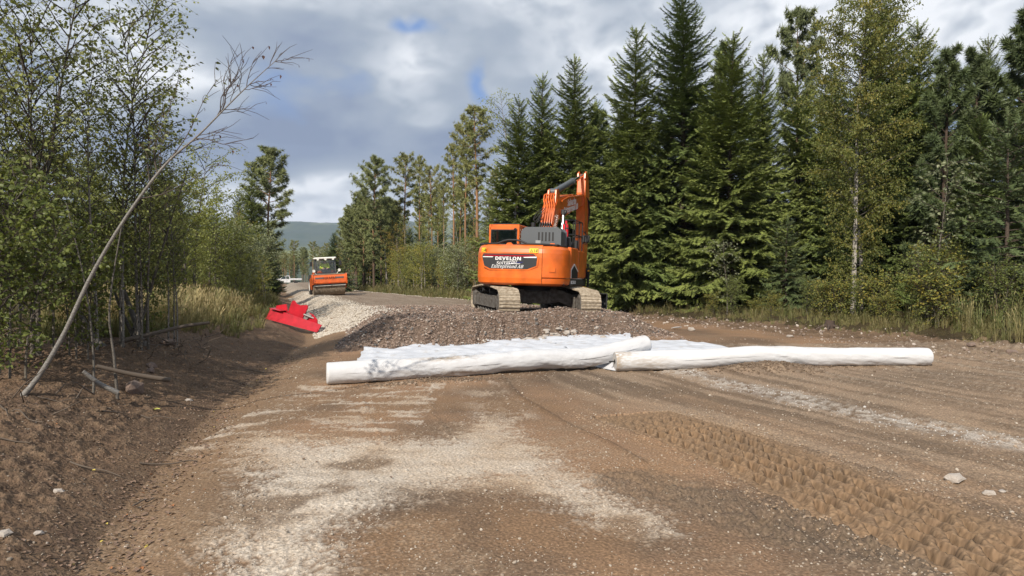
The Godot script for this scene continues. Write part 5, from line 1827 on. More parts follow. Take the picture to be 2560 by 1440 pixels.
func build_truck() -> void:
	var white := paint(L(0.78, 0.79, 0.8), 0.35)
	var black := mat(L(0.015, 0.015, 0.016), 0.6)
	var glass := mat(L(0.03, 0.045, 0.05), 0.08)
	var X := Vector3(1, 0, 0)
	var at := Vector3(-45.2, 0, -143.0)
	at.y = gy(at.x, at.z)
	var tk := thing("pickup_truck", "small white flatbed pickup parked at the far end of the road", "pickup truck", at, deg_to_rad(18.0))
	# local: x forward to the left is the front (-x)
	var mb := MB.new()
	mb.prism(PackedVector2Array([Vector2(-2.5, 0.45), Vector2(-2.55, 0.85), Vector2(-2.4, 1.02), Vector2(-1.45, 1.1), Vector2(-0.85, 1.72), Vector2(0.35, 1.75), Vector2(0.5, 1.05), Vector2(0.5, 0.45)]), -0.86, 0.86, 0.04, X, Vector3.UP, Vector3(0, 0, 1))
	var body := part(tk, "cab", mb.mesh(), white)
	mb = MB.new()
	mb.prism(PackedVector2Array([Vector2(-1.3, 1.12), Vector2(-0.8, 1.62), Vector2(-0.35, 1.65), Vector2(-0.35, 1.12)]), 0, 0.01, 0.0, X, Vector3.UP, Vector3(0, 0, 1), Vector3(0, 0, 0.862))
	mb.prism(PackedVector2Array([Vector2(-0.25, 1.12), Vector2(-0.25, 1.65), Vector2(0.26, 1.66), Vector2(0.34, 1.12)]), 0, 0.01, 0.0, X, Vector3.UP, Vector3(0, 0, 1), Vector3(0, 0, 0.862))
	part(body, "window", mb.mesh(), glass)
	mb = MB.new()
	mb.box(Vector3(1.65, 0.95, 0), Vector3(2.2, 0.08, 1.8), 0.02)
	mb.box(Vector3(1.65, 1.1, 0.88), Vector3(2.2, 0.26, 0.04), 0.01)
	mb.box(Vector3(1.65, 1.1, -0.88), Vector3(2.2, 0.26, 0.04), 0.01)
	mb.box(Vector3(2.74, 1.1, 0), Vector3(0.04, 0.26, 1.8), 0.01)
	part(tk, "flatbed", mb.mesh(), white)
	mb = MB.new()
	mb.box(Vector3(0.2, 0.55, 0), Vector3(4.6, 0.2, 1.0), 0.02)
	part(tk, "chassis", mb.mesh(), black)
	for wx in [-1.7, 1.6]:
		for wz in [-0.76, 0.76]:
			mb = MB.new()
			mb.xf = Transform3D(Basis(Vector3.UP, PI / 2), Vector3(wx, 0.36, wz))
			mb.lathe_x(Vector3(), [Vector2(-0.12, 0.0), Vector2(-0.12, 0.34), Vector2(-0.1, 0.36), Vector2(0.1, 0.36), Vector2(0.12, 0.34), Vector2(0.12, 0.0)], 20)
			part(tk, "wheel", mb.mesh(), black)

func build_blade() -> void:
	var red := paint(L(0.55, 0.012, 0.028), 0.42)
	red.albedo_texture = noise_tex(FastNoiseLite.TYPE_SIMPLEX_SMOOTH, 0.02, 256, Color(0.78, 0.78, 0.78), Color(1, 1, 1), 5, 91)
	red.uv1_triplanar = true
	var grey := mat(L(0.3, 0.28, 0.27), 0.5, 0.4)
	var pl := Vector3(-7.95, 0.0, -23.0)
	var pr := Vector3(-6.0, 0.0, -21.9)
	pl.y = gy(pl.x, pl.z) + 0.06
	pr.y = gy(pr.x, pr.z) + 0.03
	var bl := thing("plough_blade", "bright red steel plough blade with two raised wings lying on the ditch bank", "plough blade", pl)
	var ax := (pr - pl).normalized()
	var ln := pl.distance_to(pr)
	var face := ax.cross(Vector3.UP).normalized()    # away from the camera
	if face.z > 0.0:
		face = -face
	var up := face.cross(ax).normalized()
	if up.y < 0.0:
		up = -up
	var mb := MB.new()
	# long lower plate, slightly bent
	mb.prism(PackedVector2Array([Vector2(0.0, 0.0), Vector2(ln, 0.0), Vector2(ln + 0.05, 0.24), Vector2(0.06, 0.37), Vector2(0.0, 0.3)]), 0.0, 0.03, 0.006, ax, (up - face * -0.45).normalized(), -face)
	mb.prism(PackedVector2Array([Vector2(0.0, 0.0), Vector2(ln, 0.0), Vector2(ln - 0.02, 0.1), Vector2(0.02, 0.1)]), 0.03, 0.05, 0.004, ax, (up + face * 0.45).normalized(), -face)
	part(bl, "blade", mb.mesh(), red)
	mb = MB.new()
	var wing_up := (up + face * 0.12).normalized()
	mb.prism(PackedVector2Array([Vector2(0.08, 0.3), Vector2(0.12, 0.44), Vector2(0.52, 0.56), Vector2(0.66, 0.3)]), 0.0, 0.025, 0.006, ax, wing_up, -face, face * 0.22)
	mb.box(ax * 0.35 + up * 0.36 + face * 0.12, Vector3(0.5, 0.02, 0.3), 0.004, Basis(ax, up, ax.cross(up)))
	part(bl, "left_wing", mb.mesh(), red)
	mb = MB.new()
	mb.prism(PackedVector2Array([Vector2(0.70, 0.32), Vector2(0.76, 0.62), Vector2(0.8, 0.72), Vector2(0.87, 0.73), Vector2(1.0, 0.64), Vector2(1.16, 0.63), Vector2(1.38, 0.68), Vector2(1.46, 0.68), Vector2(1.48, 0.6), Vector2(1.42, 0.42), Vector2(1.34, 0.22)]), 0.0, 0.03, 0.008, ax, wing_up, -face, face * 0.2)
	part(bl, "centre_plate", mb.mesh(), red)
	mb = MB.new()
	mb.prism(PackedVector2Array([Vector2(1.4, 0.2), Vector2(1.52, 0.45), Vector2(1.7, 0.42), Vector2(1.9, 0.3), Vector2(1.95, 0.16)]), 0.0, 0.03, 0.006, ax, wing_up, -face, face * 0.28)
	part(bl, "bracket", mb.mesh(), red)
	mb = MB.new()
	mb.prism(PackedVector2Array([Vector2(1.38, 0.26), Vector2(1.5, 0.46), Vector2(1.66, 0.4), Vector2(1.5, 0.24)]), 0.0, 0.03, 0.006, ax, wing_up, -face, face * 0.23)
	mb.cyl(ax * 1.45 + up * 0.4 + face * 0.15, ax * 1.75 + up * 0.32 + face * 0.3, 0.03, 8)
	part(bl, "steel_lug", mb.mesh(), grey)

# ---------------------------------------------------------------- trees
var leaf_tpl := PackedVector3Array()
var leaf_far := PackedVector3Array()
var spray_short: Array[PackedVector3Array] = []
var spray_long: Array[PackedVector3Array] = []
var tuft_tpl: Array[PackedVector3Array] = []
var foliage_mats := {}

func pal(cols: Array, n: int) -> Array[PackedColorArray]:
	var out: Array[PackedColorArray] = []
	for c in cols:
		var a := PackedColorArray()
		a.resize(n)
		a.fill(c)
		out.append(a)
	return out

func vary(base: Color, other: Color, steps: int, seed_: int) -> Array:
	var r := RandomNumberGenerator.new()
	r.seed = seed_
	var out := []
	for i in steps:
		var k := r.randf_range(0.75, 1.25)
		var c := base.lerp(other, r.randf())
		out.append(Color(c.r * k, c.g * k, c.b * k))
	return out

func mat_leaf(back: float, rough := 0.55) -> StandardMaterial3D:
	var m := StandardMaterial3D.new()
	m.vertex_color_use_as_albedo = true
	m.roughness = rough
	m.metallic_specular = 0.4
	m.cull_mode = BaseMaterial3D.CULL_DISABLED
	if back > 0.0:
		m.backlight_enabled = true
		m.backlight = Color(back, back, back * 0.6)
	return m

func make_templates() -> void:
	# a birch leaf: pointed, folded along its rib; stalk end at the origin, length 1 along +z
	var b := Vector3(0, 0, 0)
	var t := Vector3(0, -0.12, 1)
	var m1 := Vector3(0, -0.05, 0.42)
	var l1 := Vector3(-0.36, 0.08, 0.3)
	var l2 := Vector3(-0.26, 0.04, 0.62)
	var r1 := Vector3(0.36, 0.08, 0.3)
	var r2 := Vector3(0.26, 0.04, 0.62)
	leaf_tpl = PackedVector3Array([b, m1, l1, l1, m1, l2, l2, m1, t, b, r1, m1, r1, r2, m1, r2, t, m1])
	leaf_far = PackedVector3Array([b, Vector3(-0.36, 0.06, 0.4), t, b, t, Vector3(0.36, 0.06, 0.4)])
	# needle sprays: a twig along +z of length 1 with needles to both sides
	var r := RandomNumberGenerator.new()
	r.seed = 77
	for k in 6:
		spray_short.append(_spray(r, 11, 0.32, 0.07, 0.8))
		spray_long.append(_spray(r, 22, 0.22, 0.045, 0.8))
	# pine tuft: long needles fanning forward from the origin
	for k in 5:
		var a := PackedVector3Array()
		for i in 15:
			var th := r.randf() * TAU
			var ph := acos(r.randf_range(-0.15, 1.0))
			var d := Vector3(sin(ph) * cos(th), sin(ph) * sin(th), cos(ph)) * r.randf_range(0.7, 1.1)
			var s := d.cross(Vector3(r.randf() - 0.5, r.randf() - 0.5, r.randf() - 0.5)).normalized() * 0.11
			a.append_array(PackedVector3Array([-s * 0.7, s * 0.7, d]))
		tuft_tpl.append(a)

func _spray(r: RandomNumberGenerator, n: int, ln: float, wd: float, fwd: float) -> PackedVector3Array:
	var a := PackedVector3Array()
	for i in n:
		var z := (i + 0.3) / n
		var sd := 1.0 if i % 2 == 0 else -1.0
		var th := r.randf_range(-0.6, 0.6)
		var d := Vector3(sd * cos(th), sin(th) * 0.7 + 0.1, fwd * r.randf_range(0.5, 1.3)).normalized() * ln * r.randf_range(0.7, 1.2) * (1.15 - 0.5 * z)
		var s := Vector3(0, 0, 1).cross(d).cross(d).normalized() * wd
		var p := Vector3(0, 0, z * 0.92)
		a.append_array(PackedVector3Array([p - s, p + s, p + d]))
	a.append_array(PackedVector3Array([Vector3(-wd * 0.6, 0, 0.7), Vector3(wd * 0.6, 0, 0.7), Vector3(0, 0, 1.1)]))
	a.append_array(PackedVector3Array([Vector3(-0.02, 0, 0), Vector3(0.02, 0, 0), Vector3(0, 0, 0.8)]))
	return a

func aim(dir: Vector3, roll: float, s: float, p: Vector3) -> Transform3D:
	var z := dir.normalized()
	var x := Vector3.UP.cross(z)
	if x.length() < 0.05:
		x = Vector3.RIGHT
	x = x.normalized()
	var y := z.cross(x)
	var b := Basis(x, y, z)
	if roll != 0.0:
		b = b * Basis(Vector3(0, 0, 1), roll)
	return Transform3D(b.scaled(Vector3(s, s, s)) if false else Basis(b.x * s, b.y * s, b.z * s), p)

# spruce: whorls of drooping branches set with twigs. Returns [trunk mesh, crown mesh]
func spruce(seed_: int, H: float, width: float, low: float, dens: float, cols: Array, sparse_low := 0.0) -> Array:
	var r := RandomNumberGenerator.new()
	r.seed = seed_
	var wood := MB.new()
	var fol := FOL.new()
	var ns := spray_short[0].size()
	var nl := spray_long[0].size()
	var ps := pal(cols, ns)
	var pl := pal(cols, nl)
	var bend := Vector3(r.randf_range(-0.15, 0.15), 0, r.randf_range(-0.15, 0.15))
	var tp := PackedVector3Array()
	var tr := PackedFloat32Array()
	for i in 9:
		var t := i / 8.0
		tp.append(Vector3(0, H * t, 0) + bend * sin(t * PI))
		tr.append(0.012 + 0.013 * H * pow(1.0 - t, 1.1))
	wood.col = Color(0.13, 0.1, 0.08)
	wood.tube(tp, tr, 7)
	var y := low
	while y < H - 0.25:
		var t := y / H
		var reach := width * pow(1.0 - t, 0.7) * (0.55 + 0.45 * sst(0.0, 0.16, t)) + 0.08
		var nb := int(lerpf(8.0, 5.0, t) * (1.0 if r.randf() < 0.8 else 0.6))
		var a0 := r.randf() * TAU
		for k in nb:
			var az := a0 + TAU * k / nb + r.randf_range(-0.3, 0.3)
			var ln := reach * r.randf_range(0.62, 1.12)
			if r.randf() < 0.1:
				ln *= 0.6
			var slope := lerpf(-0.12, 0.95, pow(t, 1.6)) + r.randf_range(-0.12, 0.12)
			var out := Vector3(cos(az), 0, sin(az))
			var p0 := Vector3(0, y + r.randf_range(-0.1, 0.1), 0) + bend * sin(t * PI)
			var droop := (0.34 - 0.3 * t) * ln
			var col_i := r.randi() % cols.size()
			var m := maxi(3, int(ln / (0.115 / dens)))
			var prev := p0
			var stem := PackedVector3Array([p0])
			for i in m:
				var u := (i + 1.0) / m
				# down in the middle, tip lifting again
				var p := p0 + out * ln * u + Vector3.UP * (slope * ln * u - droop * sin(u * PI * 0.62) * u + 0.16 * ln * u * u * u)
				var dir := (p - prev).normalized()
				prev = p
				if i % 3 == 2 or i == m - 1:
					stem.append(p)
				if u < 0.16 + 0.12 * r.randf() and t < 0.6:
					continue
				var side := dir.cross(Vector3.UP).normalized()
				for sd in [-1.0, 1.0]:
					var tl := (0.42 * ln * (1.02 - u) * (0.5 + 0.7 * u) + 0.13) * r.randf_range(0.6, 1.2)
					tl = minf(tl, 0.6)
					var td: Vector3 = (dir * r.randf_range(0.55, 1.0) + side * sd * r.randf_range(0.6, 1.0) + Vector3.DOWN * r.randf_range(0.1, 0.95) * (1.0 - t * 0.45)).normalized()
					var ci := col_i if r.randf() < 0.6 else r.randi() % cols.size()
					if tl > 0.4:
						fol.put(aim(td, r.randf_range(-0.5, 0.5), tl, p), spray_long[r.randi() % 6], pl[ci])
					else:
						fol.put(aim(td, r.randf_range(-0.5, 0.5), tl, p), spray_short[r.randi() % 6], ps[ci])
				if r.randf() < 0.5:
					fol.put(aim((dir + Vector3.UP * r.randf_range(-0.3, 0.5)).normalized(), r.randf() * 3.0, 0.22, p), spray_short[r.randi() % 6], ps[col_i])
			var rad := PackedFloat32Array()
			for i in stem.size():
				rad.append(lerpf(0.008 + 0.008 * ln, 0.004, float(i) / (stem.size() - 1)))
			if stem.size() > 1:
				wood.tube(stem, rad, 3, false)
		y += lerpf(0.3, 0.42, t) * r.randf_range(0.6, 1.05) / dens
	# leader
	for k in 7:
		fol.put(aim(Vector3(r.randf_range(-0.25, 0.25), 1, r.randf_range(-0.25, 0.25)), r.randf() * 3.0, 0.3, Vector3(0, H - 0.1 - 0.13 * k, 0)), spray_short[k % 6], ps[k % cols.size()])
	return [wood.mesh(true), fol.mesh()]

# pine: bare stem below, branches ending in tufts of long needles
func pine(seed_: int, H: float, crown_from: float, reach: float, nbr: int, up: float, cols: Array, tuft: float, bark_low: Color, bark_high: Color, per: int, cone := false) -> Array:
	var r := RandomNumberGenerator.new()
	r.seed = seed_
	var wood := MB.new()
	var fol := FOL.new()
	var pt := pal(cols, tuft_tpl[0].size())
	var tp := PackedVector3Array()
	var wob := Vector3(r.randf_range(-0.2, 0.2), 0, r.randf_range(-0.2, 0.2))
	for i in 11:
		var t := i / 10.0
		tp.append(Vector3(0, H * t, 0) + wob * sin(t * 5.0) * t)
	for i in 10:
		var t := i / 10.0
		wood.col = bark_low.lerp(bark_high, sst(0.1, 0.4, t))
		wood.tube(PackedVector3Array([tp[i], tp[i + 1]]), PackedFloat32Array([0.02 + 0.0105 * H * (1.0 - t), 0.02 + 0.0105 * H * (1.0 - t - 0.1)]), 8, false)
	wood.col = bark_high
	for k in nbr:
		var u := (k + r.randf()) / nbr
		var t := lerpf(crown_from, 0.985, u)
		var y := H * t
		var p0 := Vector3(0, y, 0) + wob * sin(t * 5.0) * t
		var shape := sin(PI * pow(clampf(1.0 - u, 0.02, 1.0), 0.7)) * 0.85 + 0.25 * (1.0 - u)
		if cone:
			shape = pow(1.0 - u, 0.8) * 0.95 + 0.1
		var ln := reach * maxf(0.16, shape) * r.randf_range(0.55, 1.15)
		var az := k * 2.4 + r.randf_range(-0.5, 0.5)
		var out := Vector3(cos(az), 0, sin(az))
		var sl := lerpf(0.05, 1.1, u) * up + r.randf_range(-0.15, 0.2)
		var pts := PackedVector3Array()
		var rd := PackedFloat32Array()
		for i in 5:
			var v := i / 4.0
			pts.append(p0 + out * ln * v + Vector3.UP * (sl * ln * v + 0.22 * ln * v * v) + Vector3(r.randf() - 0.5, r.randf() - 0.5, r.randf() - 0.5) * 0.08 * ln * v)
			rd.append(lerpf(0.01 + 0.012 * ln, 0.006, v))
		wood.tube(pts, rd, 4, false)
		var n := int(per * (0.4 + ln * 0.75))
		var ci := r.randi() % cols.size()
		for i in n:
			var v := 0.34 + 0.66 * pow(r.randf(), 0.7)
			var q := int(v * 3.999)
			var b := pts[q].lerp(pts[q + 1], v * 4.0 - q)
			var off := Vector3(r.randf_range(-1, 1), r.randf_range(-0.35, 0.8), r.randf_range(-1, 1)) * (0.1 + 0.2 * ln * (0.4 + 0.6 * (1.0 - absf(v - 0.7)))) * r.randf() * (0.45 if cone else 1.0)
			var d := (out * 0.6 + off.normalized() * 0.7 + Vector3.UP * (0.55 + 0.5 * up)).normalized()
			fol.put(aim(d, r.randf() * 6.0, tuft * r.randf_range(0.7, 1.25), b + off), tuft_tpl[r.randi() % 5], pt[ci if r.randf() < 0.6 else r.randi() % cols.size()])
	for k in 8:
		fol.put(aim(Vector3(r.randf_range(-0.4, 0.4), 1, r.randf_range(-0.4, 0.4)), r.randf() * 6.0, tuft * 1.1, Vector3(0, H - 0.12 * k, 0) + wob * sin(5.0)), tuft_tpl[k % 5], pt[k % cols.size()])
	# dead stubs below the crown
	wood.col = Color(0.14, 0.11, 0.09)
	for k in 9:
		var y := H * lerpf(0.2, crown_from, r.randf())
		var az := r.randf() * TAU
		var ln := r.randf_range(0.2, 0.9)
		wood.tube(PackedVector3Array([Vector3(0, y, 0), Vector3(cos(az) * ln, y + r.randf_range(-0.1, 0.2), sin(az) * ln)]), PackedFloat32Array([0.016, 0.004]), 3, false)
	return [wood.mesh(true), fol.mesh()]

# birch, alder, willow: stem(s), rising branches, twigs with leaves
func broadleaf(seed_: int, H: float, reach: float, nbr: int, clear: float, leaf: float, per_m: float, cols: Array, bark: Color, stems := 1, near := false, wind := Vector3.ZERO, twig_len := 0.35, r0 := 0.0, rise := 0.9, dens := 1.7) -> Array:
	var r := RandomNumberGenerator.new()
	r.seed = seed_
	var wood := MB.new()
	var fol := FOL.new()
	var tpl := leaf_tpl if near else leaf_far
	var pc := pal(cols, tpl.size())
	for s in stems:
		var hh := H * (1.0 if s == 0 else r.randf_range(0.6, 0.95))
		var lean := Vector3(r.randf_range(-0.2, 0.2), 0, r.randf_range(-0.2, 0.2)) * (1.0 if stems == 1 else 2.0) * hh * 0.35
		var foot := Vector3.ZERO if s == 0 else Vector3(r.randf_range(-0.3, 0.3), 0, r.randf_range(-0.3, 0.3))
		var tp := PackedVector3Array()
		var tr := PackedFloat32Array()
		var rb := r0 if r0 > 0.0 else 0.009 * hh + 0.004
		var w1 := r.randf() * 6.0
		for i in 11:
			var t := i / 10.0
			tp.append(foot + Vector3(0, hh * t, 0) + lean * t * t + wind * t * t * hh * 0.5 + Vector3(sin(t * 5.0 + w1), 0, cos(t * 4.0 + w1)) * 0.02 * hh * t)
			tr.append(maxf(0.004, rb * pow(1.0 - t, 0.9)))
		wood.col = bark
		wood.tube(tp, tr, 7 if near else 6, false)
		# dark marks on white bark
		if bark.r > 0.3:
			wood.col = Color(0.05, 0.045, 0.04)
			for k in int(hh * 9.0):
				var t := pow(r.randf(), 1.4) * 0.9
				var q := int(t * 10.0)
				var p := tp[q].lerp(tp[q + 1], t * 10.0 - q)
				var rr := lerpf(tr[q], tr[q + 1], t * 10.0 - q)
				var a := r.randf() * TAU
				var o := Vector3(cos(a), 0, sin(a))
				var sdv := Vector3(-sin(a), 0, cos(a)) * rr * r.randf_range(0.3, 0.7)
				var hv := Vector3.UP * r.randf_range(0.008, 0.03) * (2.2 if t < 0.12 else 1.0)
				wood.tri(p + o * rr * 1.03 - sdv, p + o * rr * 1.06 + hv, p + o * rr * 1.03 + sdv)
				wood.tri(p + o * rr * 1.03 - sdv, p + o * rr * 1.03 + sdv, p + o * rr * 1.06 - hv)
		for k in nbr:
			var u := (k + r.randf()) / nbr
			var t := lerpf(clear, 0.97, pow(u, 0.9))
			var q := mini(int(t * 10.0), 9)
			var p0 := tp[q].lerp(tp[q + 1], t * 10.0 - q)
			var az := k * 2.4 + r.randf_range(-0.6, 0.6)
			var ln := reach * (0.25 + 0.75 * sin(PI * clampf(0.18 + 0.8 * (1.0 - u), 0.0, 1.0))) * r.randf_range(0.55, 1.1)
			var d0 := Vector3(cos(az), rise * r.randf_range(0.5, 1.3), sin(az)).normalized()
			var pts := PackedVector3Array()
			var rd := PackedFloat32Array()
			for i in 6:
				var v := i / 5.0
				pts.append(p0 + d0 * ln * v + Vector3.UP * 0.12 * ln * v * (1.0 - v) + wind * ln * v * v * 0.5 + Vector3(r.randf() - 0.5, r.randf() - 0.7, r.randf() - 0.5) * 0.1 * ln * v)
				rd.append(maxf(0.0025, (0.004 + 0.007 * ln) * (1.0 - v * 0.85)))
			wood.col = bark.lerp(Color(0.06, 0.04, 0.035), 0.75)
			wood.tube(pts, rd, 4 if near else 3, false)
			var nt := maxi(2, int(ln * dens / 0.16))
			var ci := r.randi() % cols.size()
			for j in nt:
				var v := lerpf(0.3, 1.0, (j + r.randf()) / nt)
				var qq := mini(int(v * 5.0), 4)
				var b := pts[qq].lerp(pts[qq + 1], v * 5.0 - qq)
				var tl := twig_len * r.randf_range(0.5, 1.3)
				var td := (d0 * 0.6 + Vector3(r.randf_range(-1, 1), r.randf_range(-0.7, 0.7), r.randf_range(-1, 1)) + wind).normalized()
				var e := b + td * tl + Vector3.DOWN * tl * 0.2
				if near:
					wood.tube(PackedVector3Array([b, b.lerp(e, 0.5) + Vector3.UP * 0.02, e]), PackedFloat32Array([0.003, 0.0022, 0.0015]), 3, false)
				var nlv := maxi(2, int(tl * per_m * r.randf_range(0.7, 1.2)))
				for i in nlv:
					var f := (i + r.randf()) / nlv
					var lp := b.lerp(e, f)
					var ld := (td * 0.4 + Vector3(r.randf_range(-1, 1), r.randf_range(-1.1, 0.35), r.randf_range(-1, 1)) + wind * 1.6).normalized()
					lp += ld * leaf * 0.25
					fol.put(aim(ld, r.randf_range(-1.6, 1.6), leaf * r.randf_range(0.65, 1.2), lp), tpl, pc[ci if r.randf() < 0.5 else r.randi() % cols.size()])
	return [wood.mesh(true), fol.mesh()]

var bark_m: StandardMaterial3D
var kinds := {}     # name -> [trunk mesh, crown mesh, nominal height, crown material]

func plant(what: String, called: String, x: float, d: float, h: float, label: String, category: String, group := "", turn := -1.0, wide := 1.0, sink := 0.04) -> Node3D:
	var kd: Array = kinds[what]
	var s: float = h / kd[2]
	var o := thing(called, label, category, Vector3(x, gy(x, -d) - sink, -d), rf(0, TAU) if turn < 0.0 else turn, group)
	o.scale = Vector3(s * wide, s, s * wide)
	part(o, "trunk", kd[0], bark_m)
	kind(part(o, "crown", kd[1], kd[3]), "stuff")
	return o

func define_trees() -> void:
	make_templates()
	bark_m = mat(Color(1, 1, 1), 0.9)
	bark_m.vertex_color_use_as_albedo = true
	bark_m.albedo_texture = noise_tex(FastNoiseLite.TYPE_SIMPLEX_SMOOTH, 0.05, 256, Color(0.5, 0.48, 0.46), Color(1, 1, 1), 4, 101)
	bark_m.uv1_triplanar = true
	bark_m.uv1_scale = Vector3(4, 1.6, 4)
	var needle_m := mat_leaf(0.12, 0.5)
	var leaf_m := mat_leaf(0.85, 0.45)
	var g1 := vary(Color(0.14, 0.18, 0.05), Color(0.2, 0.24, 0.068), 8, 1)
	var g2 := vary(Color(0.11, 0.155, 0.048), Color(0.16, 0.205, 0.064), 8, 2)
	var g3 := vary(Color(0.07, 0.1, 0.042), Color(0.105, 0.135, 0.055), 8, 3)
	var g4 := vary(Color(0.19, 0.215, 0.075), Color(0.26, 0.26, 0.1), 8, 4)
	var by := vary(Color(0.26, 0.255, 0.06), Color(0.36, 0.3, 0.07), 8, 5)
	by.append_array(vary(Color(0.15, 0.175, 0.05), Color(0.21, 0.225, 0.06), 12, 15))
	var bg := vary(Color(0.19, 0.22, 0.065), Color(0.26, 0.275, 0.085), 10, 6)
	var ng := vary(Color(0.17, 0.2, 0.068), Color(0.26, 0.28, 0.1), 10, 7)
	var wg := vary(Color(0.18, 0.21, 0.12), Color(0.26, 0.28, 0.17), 10, 8)
	var bo := vary(Color(0.27, 0.19, 0.05), Color(0.22, 0.195, 0.055), 10, 9)
	var white := Color(0.5, 0.47, 0.42)
	var greyb := Color(0.22, 0.2, 0.17)
	kinds["spruce_a"] = spruce(11, 13.0, 3.3, 0.4, 1.75, g1) + [13.0, needle_m]
	kinds["spruce_b"] = spruce(12, 12.0, 2.7, 0.5, 1.75, g1) + [12.0, needle_m]
	kinds["spruce_c"] = spruce(13, 13.0, 3.5, 0.3, 1.7, g2) + [13.0, needle_m]
	kinds["spruce_d"] = spruce(15, 12.5, 3.1, 0.4, 1.6, g1) + [12.5, needle_m]
	kinds["spruce_young"] = spruce(14, 5.5, 1.9, 0.25, 1.3, g3) + [5.5, needle_m]
	kinds["pine_tall_a"] = pine(21, 14.0, 0.5, 1.9, 46, 0.55, g4, 0.26, Color(0.3, 0.21, 0.15), Color(0.48, 0.27, 0.14), 22) + [14.0, needle_m]
	kinds["pine_tall_b"] = pine(22, 13.0, 0.56, 1.6, 40, 0.4, g4, 0.25, Color(0.3, 0.21, 0.15), Color(0.5, 0.28, 0.145), 20) + [13.0, needle_m]
	kinds["pine_dense"] = pine(23, 12.0, 0.22, 2.3, 66, 0.5, vary(Color(0.16, 0.19, 0.075), Color(0.22, 0.24, 0.1), 8, 34), 0.3, Color(0.16, 0.11, 0.08), Color(0.42, 0.25, 0.14), 26) + [12.0, needle_m]
	kinds["pine_dark"] = pine(26, 13.0, 0.3, 2.0, 56, 0.35, vary(Color(0.09, 0.115, 0.05), Color(0.13, 0.15, 0.065), 8, 35), 0.28, Color(0.2, 0.15, 0.11), Color(0.3, 0.2, 0.12), 44) + [13.0, needle_m]
	kinds["pine_young"] = pine(24, 9.0, 0.14, 1.9, 60, 0.95, g3, 0.26, Color(0.1, 0.075, 0.06), Color(0.12, 0.085, 0.06), 44, true) + [9.0, needle_m]
	kinds["birch_big"] = broadleaf(31, 10.4, 2.3, 150, 0.06, 0.072, 26.0, vary(Color(0.19, 0.195, 0.052), Color(0.27, 0.235, 0.062), 6, 25) + vary(Color(0.115, 0.14, 0.042), Color(0.17, 0.185, 0.052), 12, 26), Color(0.6, 0.58, 0.53), 1, false, Vector3(0.1, -0.1, 0), 0.5, 0.105, 0.5, 3.0) + [10.4, leaf_m]
	kinds["birch_slim"] = broadleaf(32, 9.0, 1.3, 42, 0.4, 0.07, 18.0, bg, white, 1, false, Vector3(0.1, -0.1, 0), 0.4, 0.075, 0.9) + [9.0, leaf_m]
	kinds["sapling_y"] = broadleaf(33, 3.6, 1.15, 30, 0.06, 0.065, 24.0, by, white, 2, false, Vector3(0.12, 0, 0), 0.3, 0.03) + [3.6, leaf_m]
	kinds["sapling_g"] = broadleaf(34, 3.6, 1.2, 30, 0.06, 0.065, 24.0, bg, greyb, 3, false, Vector3(0.12, 0, 0), 0.3, 0.03) + [3.6, leaf_m]
	kinds["sapling_o"] = broadleaf(35, 4.5, 1.2, 32, 0.1, 0.065, 22.0, bo, white, 2, false, Vector3(0.12, 0, 0), 0.32, 0.035) + [4.5, leaf_m]
	kinds["willow"] = broadleaf(36, 3.2, 1.3, 26, 0.05, 0.085, 20.0, wg, greyb, 4, false, Vector3(0.15, 0, 0), 0.35, 0.03) + [3.2, leaf_m]
	kinds["bush_l"] = broadleaf(37, 5.2, 1.7, 44, 0.05, 0.062, 24.0, bg, greyb, 3, false, Vector3(0.15, 0, 0), 0.42, 0.05) + [5.2, leaf_m]
	kinds["aspen_near"] = broadleaf(38, 3.2, 0.8, 22, 0.15, 0.075, 15.0, wg, greyb, 1, true, Vector3(0.15, 0, 0), 0.32, 0.025) + [3.2, leaf_m]
	kinds["shrub"] = broadleaf(39, 1.7, 0.75, 22, 0.04, 0.062, 24.0, by, greyb, 4, true, Vector3(0.1, 0, 0), 0.28, 0.012) + [1.7, leaf_m]
	for k in 4:
		kinds["thicket_%d" % k] = broadleaf(50 + k, 5.8, 1.25, 40, 0.16 + 0.05 * k, 0.062, 15.0, ng, greyb if k % 2 else Color(0.33, 0.31, 0.28), 1 + k % 3, true, Vector3(0.1, 0, -0.02), 0.34, 0.036 - 0.004 * k, 1.1, 1.55) + [5.8, leaf_m]
	kinds["alder_low"] = broadleaf(58, 2.8, 1.1, 26, 0.08, 0.085, 15.0, vary(Color(0.095, 0.125, 0.036), Color(0.15, 0.175, 0.05), 8, 77), greyb, 3, true, Vector3(0.2, 0, 0), 0.32, 0.022) + [2.8, leaf_m]

const ORD := ["first", "second", "third", "fourth", "fifth", "sixth", "seventh", "eighth", "ninth", "tenth", "eleventh", "twelfth", "thirteenth", "fourteenth", "fifteenth", "sixteenth", "seventeenth", "eighteenth", "nineteenth", "twentieth", "twenty-first", "twenty-second", "twenty-third", "twenty-fourth", "twenty-fifth", "twenty-sixth", "twenty-seventh", "twenty-eighth", "twenty-ninth", "thirtieth", "thirty-first", "thirty-second", "thirty-third", "thirty-fourth", "thirty-fifth"]

